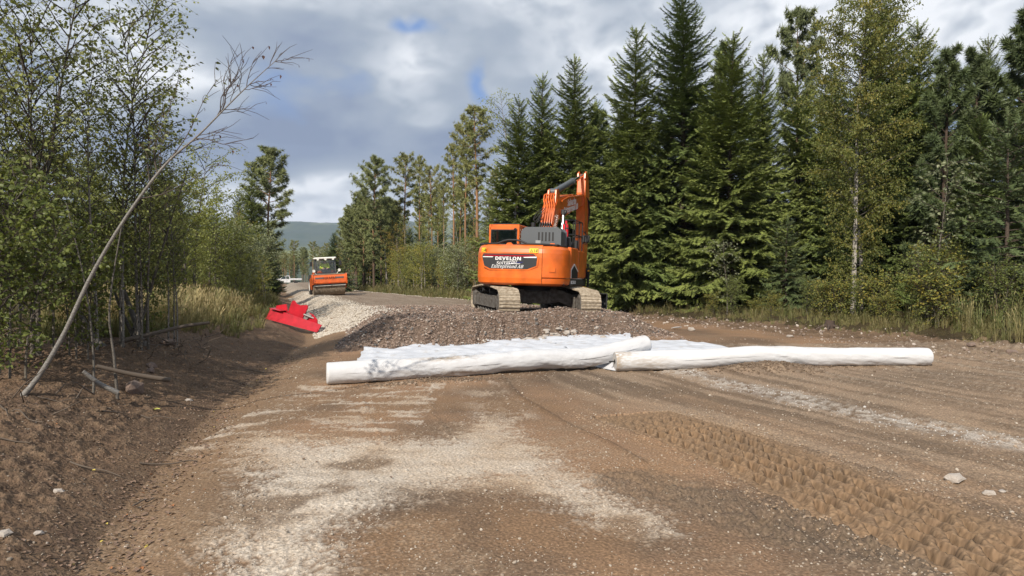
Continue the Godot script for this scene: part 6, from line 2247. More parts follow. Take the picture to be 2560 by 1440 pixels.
func build_trees() -> void:
	# right hand wall of conifers
	for q in [
		["spruce_a", 0.35, 35.0, 10.2, 1.1, "medium spruce directly behind the excavator cab, leftmost of the dense spruces"],
		["spruce_d", 1.6, 37.0, 12.0, 0.85, "slim-topped spruce behind the raised boom, next right of the leftmost spruce"],
		["spruce_b", 3.2, 36.5, 12.7, 1.05, "narrow spruce with thin spire just right of the excavator boom top"],
		["spruce_c", 4.6, 39.5, 11.2, 0.8, "dark spruce half hidden in the gap right of the excavator arm"],
		["spruce_a", 5.75, 33.0, 12.8, 1.0, "broad green spruce right of the excavator with a pointed reddish spire"],
		["spruce_c", 7.9, 33.0, 14.4, 1.05, "tallest dark spruce, its spire reaching the top of the picture"],
		["spruce_d", 9.15, 29.5, 11.4, 1.1, "full green spruce with long bare leader shoot and branches sweeping to the ground"],
		["spruce_b", 12.0, 34.0, 12.0, 0.8, "slender yellowish spruce left of the tall pine crown"],
		["spruce_c", 14.2, 27.5, 12.3, 0.95, "dark spruce whose twisted top shows behind the big birch"],
		["spruce_d", 15.9, 28.0, 11.2, 0.95, "spruce with sparse top shoots right of the big birch"],
		["spruce_b", 18.0, 27.0, 10.2, 0.8, "narrow yellow-green spruce between the young pines at right"],
	]:
		plant(q[0], "spruce_tree", q[1], q[2], q[3], q[5], "spruce", "spruces along the right side of the road", -1.0, q[4])
	plant("spruce_young", "spruce_tree", 13.0, 18.7, 5.6, "small open spruce with visible grey stem at the right edge verge", "spruce", "spruces along the right side of the road", 1.0, 1.0)
	plant("spruce_young", "spruce_tree", 10.4, 26.8, 3.6, "low young spruce at the foot of the bare-leader spruce", "spruce", "spruces along the right side of the road", 2.0, 1.1)
	plant("pine_dark", "pine_tree", 16.0, 40.0, 16.2, "tall pine with layered open crown rising above the spruces left of the big birch", "pine", "", 0.4, 0.62)
	for q in [
		[14.6, 24.0, 8.7, 0.9, "young blue-green pine with upswept shoots and brown trunk right of the big birch"],
		[16.3, 25.0, 8.9, 0.9, "young blue-green pine with candle-like top shoots, second from the right edge"],
		[17.0, 23.2, 9.9, 1.0, "large dark young pine at the right edge of the picture"],
		[10.7, 36.0, 12.6, 0.8, "young pine showing greyish shoots behind the two tallest spruces"],
		[5.2, 42.0, 11.0, 0.8, "young pine peeping out between the spire spruces right of the boom"],
	]:
		plant("pine_young", "pine_tree", q[0], q[1], q[2], q[4], "pine", "young pines in the right hand wood", -1.0, q[3])
	plant("birch_big", "birch_tree", 10.95, 22.8, 10.6, "big yellowing birch with white trunk in front of the right hand conifers", "birch", "", 0.7, 0.85)
	plant("birch_slim", "birch_tree", 0.6, 43.0, 13.0, "brownish birch crown showing above the spruces behind the excavator", "birch", "", -1.0, 1.0)
	plant("birch_slim", "birch_tree", 12.3, 25.0, 8.6, "slim birch just right of and behind the big yellowing birch", "birch", "", -1.0, 1.2)
	plant("aspen_near", "aspen_sapling", 12.35, 20.6, 4.7, "sparse pale-leaved aspen sapling with thin bare stem right of the big birch", "aspen", "", -1.0, 1.1)
	plant("aspen_near", "aspen_sapling", 8.0, 26.4, 2.8, "pale-leaved willow sapling under the bare-leader spruce", "willow", "", -1.0, 1.3)
	for q in [[13.4, 25.8, 7.4, "dark spruce filling the gap between the big birch and the young pines"], [15.4, 23.4, 6.6, "dark spruce low between the young pines near the right edge"], [18.6, 24.2, 8.2, "dark spruce behind the right edge pines"]]:
		plant("spruce_c", "spruce_tree", q[0], q[1], q[2], q[3], "spruce", "spruces along the right side of the road", -1.0, 1.0)
	# filling behind
	for k in 22:
		var u := k / 21.0
		var x := lerpf(1.5, 27.0, u) + rf(-0.7, 0.7)
		var d := lerpf(44.0, 30.0, u) + rf(-2.5, 3.5)
		plant(["spruce_c", "spruce_a", "spruce_b"][k % 3], "spruce_tree", x, d, rf(10.6, 12.8) * (1.0 - 0.14 * u), ORD[k] + " dark spruce of the second row in the right hand wood, from the boom rightwards", "spruce", "spruces in the second row of the right hand wood", -1.0, rf(0.9, 1.15))
	for k in 8:
		plant("spruce_young", "spruce_tree", lerpf(4.6, 21.0, k / 7.0), lerpf(33.5, 22.0, k / 7.0) + rf(0.5, 1.5), rf(3.0, 4.6), ORD[k] + " low young spruce under the right hand wood, from the excavator rightwards", "spruce", "young spruces under the right hand wood", -1.0, 1.25)
	# shrubs along the right verge
	for k in 16:
		var u := k / 15.0
		var d := lerpf(31.0, 17.4, pow(u, 0.6))
		var x := lut(RT, RX, d) + rf(1.2, 3.0)
		plant("shrub" if k % 3 else "alder_low", "verge_shrub", x, d, rf(0.6, 1.5) if k < 7 else rf(0.7, 1.9), ORD[k] + " leafy shrub along the right verge, counted from the excavator", "shrub", "shrubs along the right verge", -1.0, rf(0.9, 1.3))
	for k in 4:
		plant("shrub", "verge_shrub", rf(11.5, 13.2), rf(20.2, 21.8), rf(1.2, 2.3), ["rounded", "taller", "broad", "ragged"][k] + " leafy shrub with yellow spots right of the big birch trunk", "shrub", "shrubs beside the big birch", -1.0, rf(0.9, 1.2))
	# pine stand beyond the excavator
	for q in [
		["pine_dense", -13.6, 70.0, 13.2, 0.85, "well shaped pine with orange trunk nearest the roller, its crown clear of the stand"],
		["pine_tall_a", -11.3, 75.0, 14.1, 1.0, "tall thin pine with one-sided crown right of the well shaped pine"],
		["pine_tall_b", -10.4, 80.0, 14.9, 0.7, "thinnest tall pine in the middle of the stand"],
		["pine_tall_a", -7.7, 68.0, 11.9, 0.8, "pale-stemmed pine with narrow pointed top in the middle of the stand"],
		["pine_tall_b", -2.6, 52.0, 13.9, 1.0, "tallest orange-trunked pine close left of the excavator"],
		["pine_tall_a", -3.5, 54.0, 13.0, 0.75, "pine with straight orange trunk second left of the excavator"],
		["pine_tall_b", -4.6, 56.0, 11.8, 0.8, "pine with grey lower trunk third left of the excavator"],
	]:
		plant(q[0], "pine_tree", q[1], q[2], q[3], q[5], "pine", "pines in the stand beyond the excavator", -1.0, q[4])
	for k in 10:
		plant("pine_dense", "pine_tree", -19.2 + k * 0.72 + rf(-0.4, 0.4), 76.0 + rf(-2.0, 10.0), rf(8.2, 10.4), ORD[k] + " bushy pine from the left in the dense end of the pine stand", "pine", "pines at the dense left end of the stand", -1.0, rf(0.85, 1.05))
	for k in 14:
		plant(["pine_tall_a", "pine_tall_b"][k % 2], "pine_tree", lerpf(-14.5, -0.5, k / 13.0) + rf(-0.5, 0.5), lerpf(88.0, 58.0, k / 13.0) + rf(0.0, 12.0), rf(9.0, 12.0), ORD[k] + " slender pine from the left in the back of the stand beyond the excavator", "pine", "pines farther back in the stand", -1.0, rf(0.7, 1.0))
	for k in 9:
		plant("birch_slim", "birch_tree", lerpf(-13.0, -1.5, k / 8.0) + rf(-0.4, 0.4), lerpf(70.0, 53.0, k / 8.0) + rf(0.5, 5.0), rf(6.0, 9.5), ORD[k] + " slim white-stemmed birch from the left among the pines beyond the excavator", "birch", "slim birches among the pines", -1.0, rf(0.8, 1.1))
	for k in 46:
		var u := k / 45.0
		var d := lerpf(74.0, 44.0, u) + rf(-0.5, 3.0)
		var x := lut(RT, RX, d) + rf(1.3, 5.5)
		var w: String = ["sapling_y", "sapling_g", "sapling_y", "sapling_o", "willow", "sapling_y", "sapling_g"][k % 7]
		plant(w, "birch_sapling", x, d, rf(2.4, 4.2), ["yellowing birch sapling", "green birch sapling", "bright yellow-green birch sapling", "golden birch sapling", "grey-leaved willow sapling", "pale yellow birch sapling", "dense green birch sapling"][k % 7] + " below the pine stand, " + ORD[k / 7] + " of its kind from the roller", "sapling", "saplings below the pine stand", -1.0, rf(0.9, 1.25))
	plant("sapling_o", "birch_sapling", -10.6, 66.0, 6.0, "golden yellow birch sapling standing out below the tall thin pine", "sapling", "saplings below the pine stand", -1.0, 1.2)
	plant("spruce_young", "spruce_tree", -14.3, 61.0, 3.7, "small dark spruce just right of the road roller", "spruce", "", -1.0, 0.9)
	for k in 14:
		plant("spruce_c", "spruce_tree", lerpf(-26.0, 2.0, k / 13.0), lerpf(104.0, 70.0, k / 13.0) + rf(0, 8), rf(7.0, 9.0), ORD[k] + " dark spruce from the left deep behind the pine stand", "spruce", "spruces behind the pine stand", -1.0, 1.2)
	# right side of the road farther off
	for k in 9:
		plant("sapling_o", "birch_sapling", lut(RT, RX, 84.0 + k * 5.0) + rf(1.0, 2.2), 84.0 + k * 5.0, rf(5.5, 8.0), ORD[k] + " brownish birch from the roller towards the far bend of the road", "birch", "brownish birches at the far bend", -1.0, rf(0.8, 1.0))
	# trees closing the valley gap
	for k in 26:
		var d := rf(165.0, 250.0)
		plant("pine_tall_a" if k % 3 else "pine_dense", "pine_tree", -0.285 * d + rf(-13.0, 9.0) , d, rf(8.0, 11.5), ("bare-stemmed" if k % 3 else "bushy") + " small far pine in the gap at the end of the road", "pine", "far pines at the end of the road", -1.0, 1.0)
	# left side of the road, far to near
	plant("pine_dense", "pine_tree", -21.2, 62.0, 12.6, "broad pine with bare lower trunk standing alone left of the valley gap", "pine", "", 2.2, 1.05)
	plant("spruce_a", "spruce_tree", -22.0, 60.0, 9.4, "bushy green spruce left of the broad lone pine", "spruce", "", -1.0, 0.95)
	plant("spruce_a", "spruce_tree", -23.6, 61.5, 8.8, "second bushy spruce half behind the green one left of the lone pine", "spruce", "", -1.0, 0.95)
	plant("spruce_c", "spruce_tree", -21.6, 63.5, 5.8, "low dark spruce under the broad lone pine beside the road", "spruce", "", -1.0, 0.95)
	for k in 7:
		plant("spruce_c", "spruce_tree", lut(DT, DX, 72.0 + k * 8.0) - rf(3.2, 5.5), 72.0 + k * 8.0, rf(5.0, 8.0), ORD[k] + " dark spruce beyond the lone pine in the far left roadside row", "spruce", "spruces along the far left roadside", -1.0, 1.1)
	for q in [
		["bush_l", 25.5, -11.4, 5.9, "large green birch bush with red-tinged tips left of the lone pine"],
		["bush_l", 22.5, -12.3, 4.6, "green birch bush beside the leaning trunk"],
		["sapling_g", 28.5, -11.9, 4.6, "green birch sapling behind the tall dry grass"],
		["willow", 31.0, -12.1, 3.3, "grey-leaved willow bush above the dry grass"],
		["sapling_o", 37.0, -14.1, 4.4, "rusty birch sapling left of the lone pine"],
		["willow", 43.0, -15.6, 3.7, "pale willow bush nearest the lone pine"],
		["sapling_y", 40.0, -13.9, 2.4, "low yellowing sapling at the ditch edge before the lone pine"],
	]:
		plant(q[0], "roadside_bush", q[2], q[1], q[3], q[4], "bush", "bushes along the left ditch", -1.0, 1.05)
	for k in 34:
		var u := k / 33.0
		var d := lerpf(15.5, 56.0, u) + rf(-0.8, 0.8)
		var x := lut(DT, DX, d) - (rf(2.4, 4.6) if d > 26.5 else rf(5.4, 9.0))
		var w: String = ["sapling_g", "bush_l", "willow", "sapling_y", "sapling_g"][k % 5]
		plant(w, "roadside_bush", x, d, rf(2.0, 3.4) if d < 30.0 else rf(2.2, 3.9), ORD[k] + " leafy bush of the left thicket, counted from the dry grass to the lone pine", "bush", "bushes in the left thicket", -1.0, rf(0.9, 1.2))
	for k in 10:
		plant("spruce_c" if k % 2 else "pine_dense", "forest_tree", lut(DT, DX, 30.0 + k * 4.0) - rf(7.0, 12.0), 30.0 + k * 4.0, rf(5.0, 7.0), ORD[k] + " dark conifer behind the left thicket, counted away from the camera", "conifer", "conifers behind the left thicket", -1.0, 1.2)
	# near thicket on the left
	for q in [
		[-7.0, 9.2, 6.5, 0, "tall leafy birch reaching out of the picture at the upper left corner"],
		[-6.9, 10.2, 6.6, 1, "tall thin-leaved birch beside the upper left corner"],
		[-6.15, 11.2, 5.8, 2, "slim birch whose thin top stands against the sky in the left thicket"],
		[-6.6, 10.2, 4.6, 3, "grey-stemmed birch below the sky gap in the left thicket"],
		[-6.2, 10.6, 4.4, 0, "birch in the middle of the left thicket"],
		[-5.95, 11.6, 4.2, 1, "birch at the right edge of the left thicket, behind the leaning trunk"],
		[-6.0, 12.6, 3.5, 2, "shorter birch right of the left thicket above the dead wood"],
		[-7.8, 10.4, 5.7, 3, "dark-stemmed birch at the left edge of the picture"],
	]:
		plant("thicket_%d" % q[3], "birch_tree", q[0], q[1], q[2], q[4], "birch", "birches of the left thicket", -1.0, 1.0)
	for k in 8:
		plant("thicket_%d" % (k % 4), "birch_tree", rf(-9.8, -6.9), rf(8.8, 11.6), rf(3.6, 5.6), ["white", "grey"][k % 2] + "-stemmed thin birch standing inside the left thicket", "birch", "birches deep in the left thicket", -1.0, 1.0)
	for q in [[-6.1, 8.3, 2.3, "bright-leaved alder bush at the left edge behind the bent birch foot"], [-5.6, 7.9, 1.9, "nearest alder bush, just left of the bent birch foot"], [-6.8, 8.8, 2.6, "tallest alder bush at the left picture edge"], [-6.6, 12.6, 1.7, "small alder bush behind the end of the dead log"], [-6.9, 11.4, 2.2, "alder bush behind the root tangle"], [-8.2, 11.2, 2.8, "alder bush deepest in the shade of the left thicket"], [-5.9, 9.6, 1.7, "small alder bush seen through the bent birch trunk"], [-7.4, 9.6, 2.6, "alder bush between the thicket stems left of the root tangle"]]:
		plant("alder_low", "alder_bush", q[0], q[1], q[2], q[3], "alder", "low alders of the left thicket", -1.0, 1.0)

# ---------------------------------------------------------------- grass, stones, dead wood
func multi(parent: Node, called: String, m: Mesh, mt: Material, xs: Array[Transform3D], cols: PackedColorArray) -> void:
	var mm := MultiMesh.new()
	mm.transform_format = MultiMesh.TRANSFORM_3D
	mm.use_colors = true
	mm.mesh = m
	mm.instance_count = xs.size()
	for i in xs.size():
		mm.set_instance_transform(i, xs[i])
		mm.set_instance_color(i, cols[i])
	var o := MultiMeshInstance3D.new()
	o.name = called
	o.multimesh = mm
	o.material_override = mt
	parent.add_child(o, true)

func stuff(called: String, label: String) -> Node3D:
	var o := Node3D.new()
	o.name = numbered(called)
	add_child(o)
	o.set_meta("kind", "stuff")
	o.set_meta("label", label)
	return o

func rock_mesh(seed_: int, flat := 0.7, detail := 0) -> ArrayMesh:
	var r := RandomNumberGenerator.new()
	r.seed = seed_
	var g := (1.0 + sqrt(5.0)) / 2.0
	var P: Array[Vector3] = []
	for q in [[-1, g, 0], [1, g, 0], [-1, -g, 0], [1, -g, 0], [0, -1, g], [0, 1, g], [0, -1, -g], [0, 1, -g], [g, 0, -1], [g, 0, 1], [-g, 0, -1], [-g, 0, 1]]:
		P.append(Vector3(q[0], q[1], q[2]).normalized())
	var F := [[0, 11, 5], [0, 5, 1], [0, 1, 7], [0, 7, 10], [0, 10, 11], [1, 5, 9], [5, 11, 4], [11, 10, 2], [10, 7, 6], [7, 1, 8], [3, 9, 4], [3, 4, 2], [3, 2, 6], [3, 6, 8], [3, 8, 9], [4, 9, 5], [2, 4, 11], [6, 2, 10], [8, 6, 7], [9, 8, 1]]
	var shape := Vector3(r.randf_range(0.8, 1.25), flat * r.randf_range(0.8, 1.15), r.randf_range(0.75, 1.1))
	for i in P.size():
		P[i] = P[i] * shape * r.randf_range(0.78, 1.12)
	# a few flat cuts
	for k in 5:
		var n := Vector3(r.randf_range(-1, 1), r.randf_range(-0.6, 1), r.randf_range(-1, 1)).normalized()
		var lim := r.randf_range(0.55, 0.75)
		for i in P.size():
			var dd := P[i].dot(n) - lim
			if dd > 0.0:
				P[i] -= n * dd
	var mb := MB.new()
	for f in F:
		if detail == 0:
			mb.trio(P[f[0]], P[f[1]], P[f[2]], Vector3())
		else:
			var a := P[f[0]]
			var b := P[f[1]]
			var c := P[f[2]]
			var ab := (a + b) * 0.5 * (1.0 + 0.09 * sin((a + b).x * 9.0 + (a + b).z * 7.0))
			var bc := (b + c) * 0.5 * (1.0 + 0.09 * sin((b + c).x * 9.0 + (b + c).z * 7.0))
			var ca := (c + a) * 0.5 * (1.0 + 0.09 * sin((c + a).x * 9.0 + (c + a).z * 7.0))
			mb.trio(a, ab, ca, Vector3()); mb.trio(ab, b, bc, Vector3()); mb.trio(ca, bc, c, Vector3()); mb.trio(ab, bc, ca, Vector3())
	return mb.mesh()

func scatter(o: Node3D, meshes: Array, mt: Material, xs: Array[Transform3D], cols: PackedColorArray, called: String) -> void:
	var n := meshes.size()
	for k in n:
		var a: Array[Transform3D] = []
		var c := PackedColorArray()
		for i in range(k, xs.size(), n):
			a.append(xs[i])
			c.append(cols[i])
		if a.size() > 0:
			multi(o, called, meshes[k], mt, a, c)

func stone_xf(x: float, d: float, s: float, sink := 0.25) -> Transform3D:
	var y := ground_at(x, d)
	var b := Basis(Vector3(rf(-1, 1), rf(-1, 1), rf(-1, 1)).normalized(), rf(0, 0.9)) * Basis(Vector3.UP, rf(0, TAU))
	return Transform3D(b.scaled(Vector3(s, s, s)), Vector3(x, y + s * (0.6 - sink) * 0.7, -d))

func build_stones() -> void:
	var rocks := [rock_mesh(1), rock_mesh(2), rock_mesh(3), rock_mesh(4), rock_mesh(5, 0.55)]
	var mt := mat(Color(1, 1, 1), 0.9)
	mt.vertex_color_use_as_albedo = true
	mt.metallic_specular = 0.3
	# brown crushed stone of the fill
	var xs: Array[Transform3D] = []
	var cs := PackedColorArray()
	var tries := 0
	while xs.size() < 21000 and tries < 90000:
		tries += 1
		var d := 15.2 + 15.5 * pow(rng.randf(), 1.35)
		var x := rf(-6.5, 4.6)
		if fill_w(x, d) < 0.02 or d < toe_d(x) - 0.1 - pow(rng.randf(), 6.0) * 0.9:
			continue
		if absf(x - 0.58) < 1.6 and absf(d - 22.0) < 2.2:
			continue
		var s := rf(0.014, 0.034) * (1.0 if rng.randf() < 0.93 else 1.6)
		var le := lut(DT, DX, d) + 1.0
		var pale := rng.randf() < 0.05 or (d > 20.5 and x - le < 1.5 + rf(-0.5, 0.5))
		var c := Color(0.21, 0.155, 0.125).lerp(Color(0.29, 0.225, 0.185), rng.randf())
		if pale:
			c = Color(0.38, 0.34, 0.29).lerp(Color(0.55, 0.52, 0.48), rng.randf())
		elif rng.randf() < 0.12:
			c = Color(0.13, 0.125, 0.12)
		xs.append(stone_xf(x, d, s, 0.3))
		cs.append(c)
	scatter(stuff("crushed_stone", "brown crushed stone spread over the white fabric in front of the excavator"), rocks, mt, xs, cs, "stones")
	# pale gravel along the far road shoulder
	xs = []
	cs = PackedColorArray()
	while xs.size() < 9000:
		var d := 20.0 + 38.0 * pow(rng.randf(), 1.3)
		var le := lut(DT, DX, d)
		var x := le + rf(0.2, 3.0) * (0.5 + 0.5 * rng.randf())
		if d < 24.0 and x - le > 2.0 and rng.randf() < 0.7:
			continue
		xs.append(stone_xf(x, d, rf(0.018, 0.045), 0.35))
		cs.append(Color(0.36, 0.32, 0.265).lerp(Color(0.54, 0.5, 0.44), rng.randf()))
	for k in 2500:
		var d := rf(30.0, 70.0)
		var x := lut(FT, FX, d) - rf(-0.6, 1.2)
		xs.append(stone_xf(x, d, rf(0.018, 0.045), 0.35))
		cs.append(Color(0.36, 0.32, 0.265).lerp(Color(0.54, 0.5, 0.44), rng.randf()))
	scatter(stuff("gravel", "pale gravel along the shoulders of the road behind"), rocks, mt, xs, cs, "stones")
	# small stones on the dirt road and the bank
	xs = []
	cs = PackedColorArray()
	tries = 0
	while xs.size() < 20000 and tries < 80000:
		tries += 1
		var d := 3.2 + 14.0 * pow(rng.randf(), 1.7)
		var x := rf(-0.85, 0.85) * d + rf(-0.5, 0.5)
		var p := Vector2(x, d)
		var s := lut(DT, DX, d) - x
		if s > 3.0 or x > 9.5:
			continue
		var w := 0.25 + 0.5 * clampf(nz_b.get_noise_2d(x * 1.3, d * 1.3) * 1.6, -0.4, 1.0)
		var size := 0.003 + 0.0075 * pow(rng.randf(), 3.0)
		var c := Color(0.27, 0.22, 0.17).lerp(Color(0.44, 0.39, 0.33), rng.randf())
		if s > 0.1:
			w *= 0.55
			c = c.darkened(0.25)
		elif x < 2.0 and d < 9.5:
			var pv := in_patch(p)
			if pv > -0.12:
				w += 0.5
			if absf(pv) < 0.12 and x < -1.2:
				size *= 1.35
				w = 0.8
		else:
			var ch := poly_near(p, chalk)
			if ch.x < 0.45:
				w += 0.25
				c = Color(0.42, 0.41, 0.4).lerp(Color(0.58, 0.57, 0.56), rng.randf())
			elif poly_near(p, tread).x < 0.5:
				w *= 0.3
				c = Color(0.33, 0.26, 0.19)
			else:
				w += 0.12
		if rng.randf() > w:
			continue
		if rng.randf() < 0.05:
			size *= 1.9
		size *= 0.8 + 0.04 * d
		xs.append(stone_xf(x, d, size, 0.3))
		cs.append(c)
	# stones in the turned soil of the right verge
	for k in 1500:
		var d := 13.0 + 22.0 * pow(rng.randf(), 1.2)
		var x := lut(RT, RX, d) - rf(-0.6, 3.0)
		if fill_w(x, d) > 0.05:
			continue
		xs.append(stone_xf(x, d, 0.012 + 0.05 * pow(rng.randf(), 4.0), 0.3))
		cs.append(Color(0.2, 0.15, 0.12).lerp(Color(0.5, 0.45, 0.4), pow(rng.randf(), 2.0)))
	scatter(stuff("pebbles", "small pebbles lying on the dirt road and the bank"), rocks, mt, xs, cs, "pebbles")
	# clods of torn soil
	xs = []
	cs = PackedColorArray()
	for k in 9000:
		var d := 3.4 + 12.0 * pow(rng.randf(), 1.5)
		var dx := lut(DT, DX, d)
		var x := 0.0
		var c := Color(0.13, 0.095, 0.068)
		if k % 2 == 0:
			x = dx - pow(rng.randf(), 0.8) * 3.0 - 0.05
		elif k % 4 == 1:
			var q := rng.randf() * 6.0
			var i := int(q)
			var t := tread[i].lerp(tread[i + 1], q - i)
			x = t.x + (0.5 + 0.3 * rng.randf()) * (1.0 if rng.randf() < 0.5 else -1.0)
			d = t.y + rf(-0.2, 0.2)
			c = Color(0.22, 0.16, 0.11)
			if k % 8 == 1:
				continue
		else:
			x = rf(1.0, 9.0)
			if nz_b.get_noise_2d(x * 1.4 + 9.0, d * 1.4) < 0.1:
				continue
			c = Color(0.24, 0.19, 0.145)
		var sz := 0.005 + 0.013 * pow(rng.randf(), 2.0)
		xs.append(stone_xf(x, d, sz, 0.35))
		cs.append(c.lerp(c * 1.5, rng.randf()))
	# soil heaped against the rolls
	for k in 900:
		var x := 4.45 + 0.75 * rng.randfn() * 0.7
		var d := 12.35 + 0.3 * rng.randfn() * 0.7
		xs.append(stone_xf(x, d, rf(0.008, 0.03), 0.3))
		cs.append(Color(0.12, 0.085, 0.06).lerp(Color(0.17, 0.13, 0.095), rng.randf()))
	for k in 700:
		var x := -1.0 + 0.9 * rng.randfn() * 0.7
		var d := 11.0 + 0.12 * rng.randfn() + 0.3 * (x + 1.0) * 0.9
		xs.append(stone_xf(x, d, rf(0.006, 0.02), 0.3))
		cs.append(Color(0.12, 0.085, 0.06).lerp(Color(0.17, 0.13, 0.095), rng.randf()))
	scatter(stuff("soil_clods", "loose clods of soil on the bank, by the tread marks and against the rolls"), rocks, mt, xs, cs, "clods")
	# stones one can pick out, each a thing
	var big := [rock_mesh(21, 0.6, 1), rock_mesh(22, 0.7, 1), rock_mesh(23, 0.5, 1)]
	var pale := mat(L(0.5, 0.46, 0.42), 0.85)
	pale.albedo_texture = noise_tex(FastNoiseLite.TYPE_SIMPLEX_SMOOTH, 0.03, 256, Color(0.7, 0.68, 0.66), Color(1, 1, 1), 5, 111)
	pale.uv1_triplanar = true
	pale.uv1_scale = Vector3(1.0, 1.0, 1.0)
	var brown := mat(L(0.24, 0.18, 0.15), 0.9)
	brown.albedo_texture = pale.albedo_texture
	brown.uv1_triplanar = true
	var k := 0
	for q in [
		[3.54, 5.67, 0.075, 0, "white angular stone lying alone at the right edge of the dirt road"],
		[3.60, 5.33, 0.045, 0, "smaller white stone just right of the white angular stone"],
		[3.72, 5.36, 0.03, 0, "smallest white stone at the right edge of the picture"],
		[2.56, 4.14, 0.05, 0, "white stone at the end of the tread marks, bottom right"],
		[-3.34, 5.2, 0.04, 0, "white stone on the dark bank at lower left"],
		[-2.95, 4.4, 0.035, 0, "pale flat stone on the bank near the bottom left corner"],
		[-3.1, 4.3, 0.045, 0, "pale broken stone left of the flat one near the bottom left corner"],
		[-4.75, 8.9, 0.17, 1, "grey-brown boulder at the foot of the leaning trunk"],
		[-6.0, 12.4, 0.15, 1, "rounded brown stone at the end of the dead log"],
		[-5.3, 10.4, 0.1, 1, "brownish stone under the tangle of roots"],
		[-5.15, 10.1, 0.08, 1, "second smaller stone under the tangle of roots"],
		[-10.6, 32.0, 0.28, 0, "cream coloured rock at the grass edge beyond the red blade"],
		[-8.2, 24.6, 0.16, 0, "pale stone in the grass left of the red blade"],
		[4.9, 19.4, 0.11, 0, "white stone on the bare soil behind the right hand sheet"],
		[-4.2, 9.2, 0.06, 0, "small pale stone in the middle of the shaded bank"],
		[9.9, 15.3, 0.1, 1, "brown stone behind the right end of the tight roll"],
		[10.3, 14.6, 0.13, 1, "longer brown stone near the right edge behind the roll"],
		[6.9, 17.6, 0.1, 0, "pale stone on the soil in front of the right hand grass"],
	]:
		var m := part(self, "loose_stone", big[k % 3], pale if q[3] == 0 else brown, Transform3D(Basis(Vector3.UP, rf(0, TAU)).scaled(Vector3(q[2], q[2], q[2])), Vector3(q[0], ground_at(q[0], q[1]) + q[2] * 0.22, -q[1])))
		tag(m, q[4], "stone")
		k += 1
	# heap of pale stones spilled on the toe of the fill
	for i in 24:
		var x := rf(0.2, 2.2)
		var d := toe_d(x) + rf(-0.2, 0.9)
		var s := rf(0.06, 0.12)
		var m := part(self, "loose_stone", big[i % 3], pale, Transform3D(Basis(Vector3.UP, rf(0, TAU)).scaled(Vector3(s, s, s)), Vector3(x, ground_at(x, d) + s * 0.3, -d)))
		tag(m, "pale fist-sized stone among those at the edge of the brown gravel by the sheet", "stone", "pale stones at the edge of the gravel")

func grass_tuft(seed_: int, n: int, h: float, spread: float, w: float, lean: float, heads: bool) -> ArrayMesh:
	var r := RandomNumberGenerator.new()
	r.seed = seed_
	var mb := FOL.new()
	for i in n:
		var a := r.randf() * TAU
		var o := Vector3(cos(a), 0, sin(a)) * spread * 0.25 * r.randf()
		var out := Vector3(cos(a + r.randf_range(-0.8, 0.8)), 0, sin(a + r.randf_range(-0.8, 0.8))) * lean * r.randf_range(0.2, 1.0) + Vector3(0.12, 0, 0)
		var hh := h * r.randf_range(0.5, 1.1)
		var s := Vector3(-out.z, 0, out.x).normalized() * w * r.randf_range(0.7, 1.2)
		var p1 := o + out * hh * 0.25 + Vector3.UP * hh * 0.45
		var p2 := o + out * hh * 0.65 + Vector3.UP * hh * 0.82
		var p3 := o + out * hh * 1.15 + Vector3.UP * hh * (0.95 if not heads else 1.05)
		mb.v.append_array(PackedVector3Array([o - s, o + s, p1 + s * 0.8, o - s, p1 + s * 0.8, p1 - s * 0.8, p1 - s * 0.8, p1 + s * 0.8, p2 + s * 0.5, p1 - s * 0.8, p2 + s * 0.5, p2 - s * 0.5, p2 - s * 0.5, p2 + s * 0.5, p3]))
		if heads and i % 2 == 0:
			var q := s.normalized() * 0.012
			var up := (p3 - p2).normalized() * 0.1
			mb.v.append_array(PackedVector3Array([p3 - up, p3 + q, p3 + up, p3 - up, p3 + up, p3 - q]))
	var c := PackedColorArray()
	c.resize(mb.v.size())
	c.fill(Color(1, 1, 1))
	mb.c = c
	return mb.mesh()

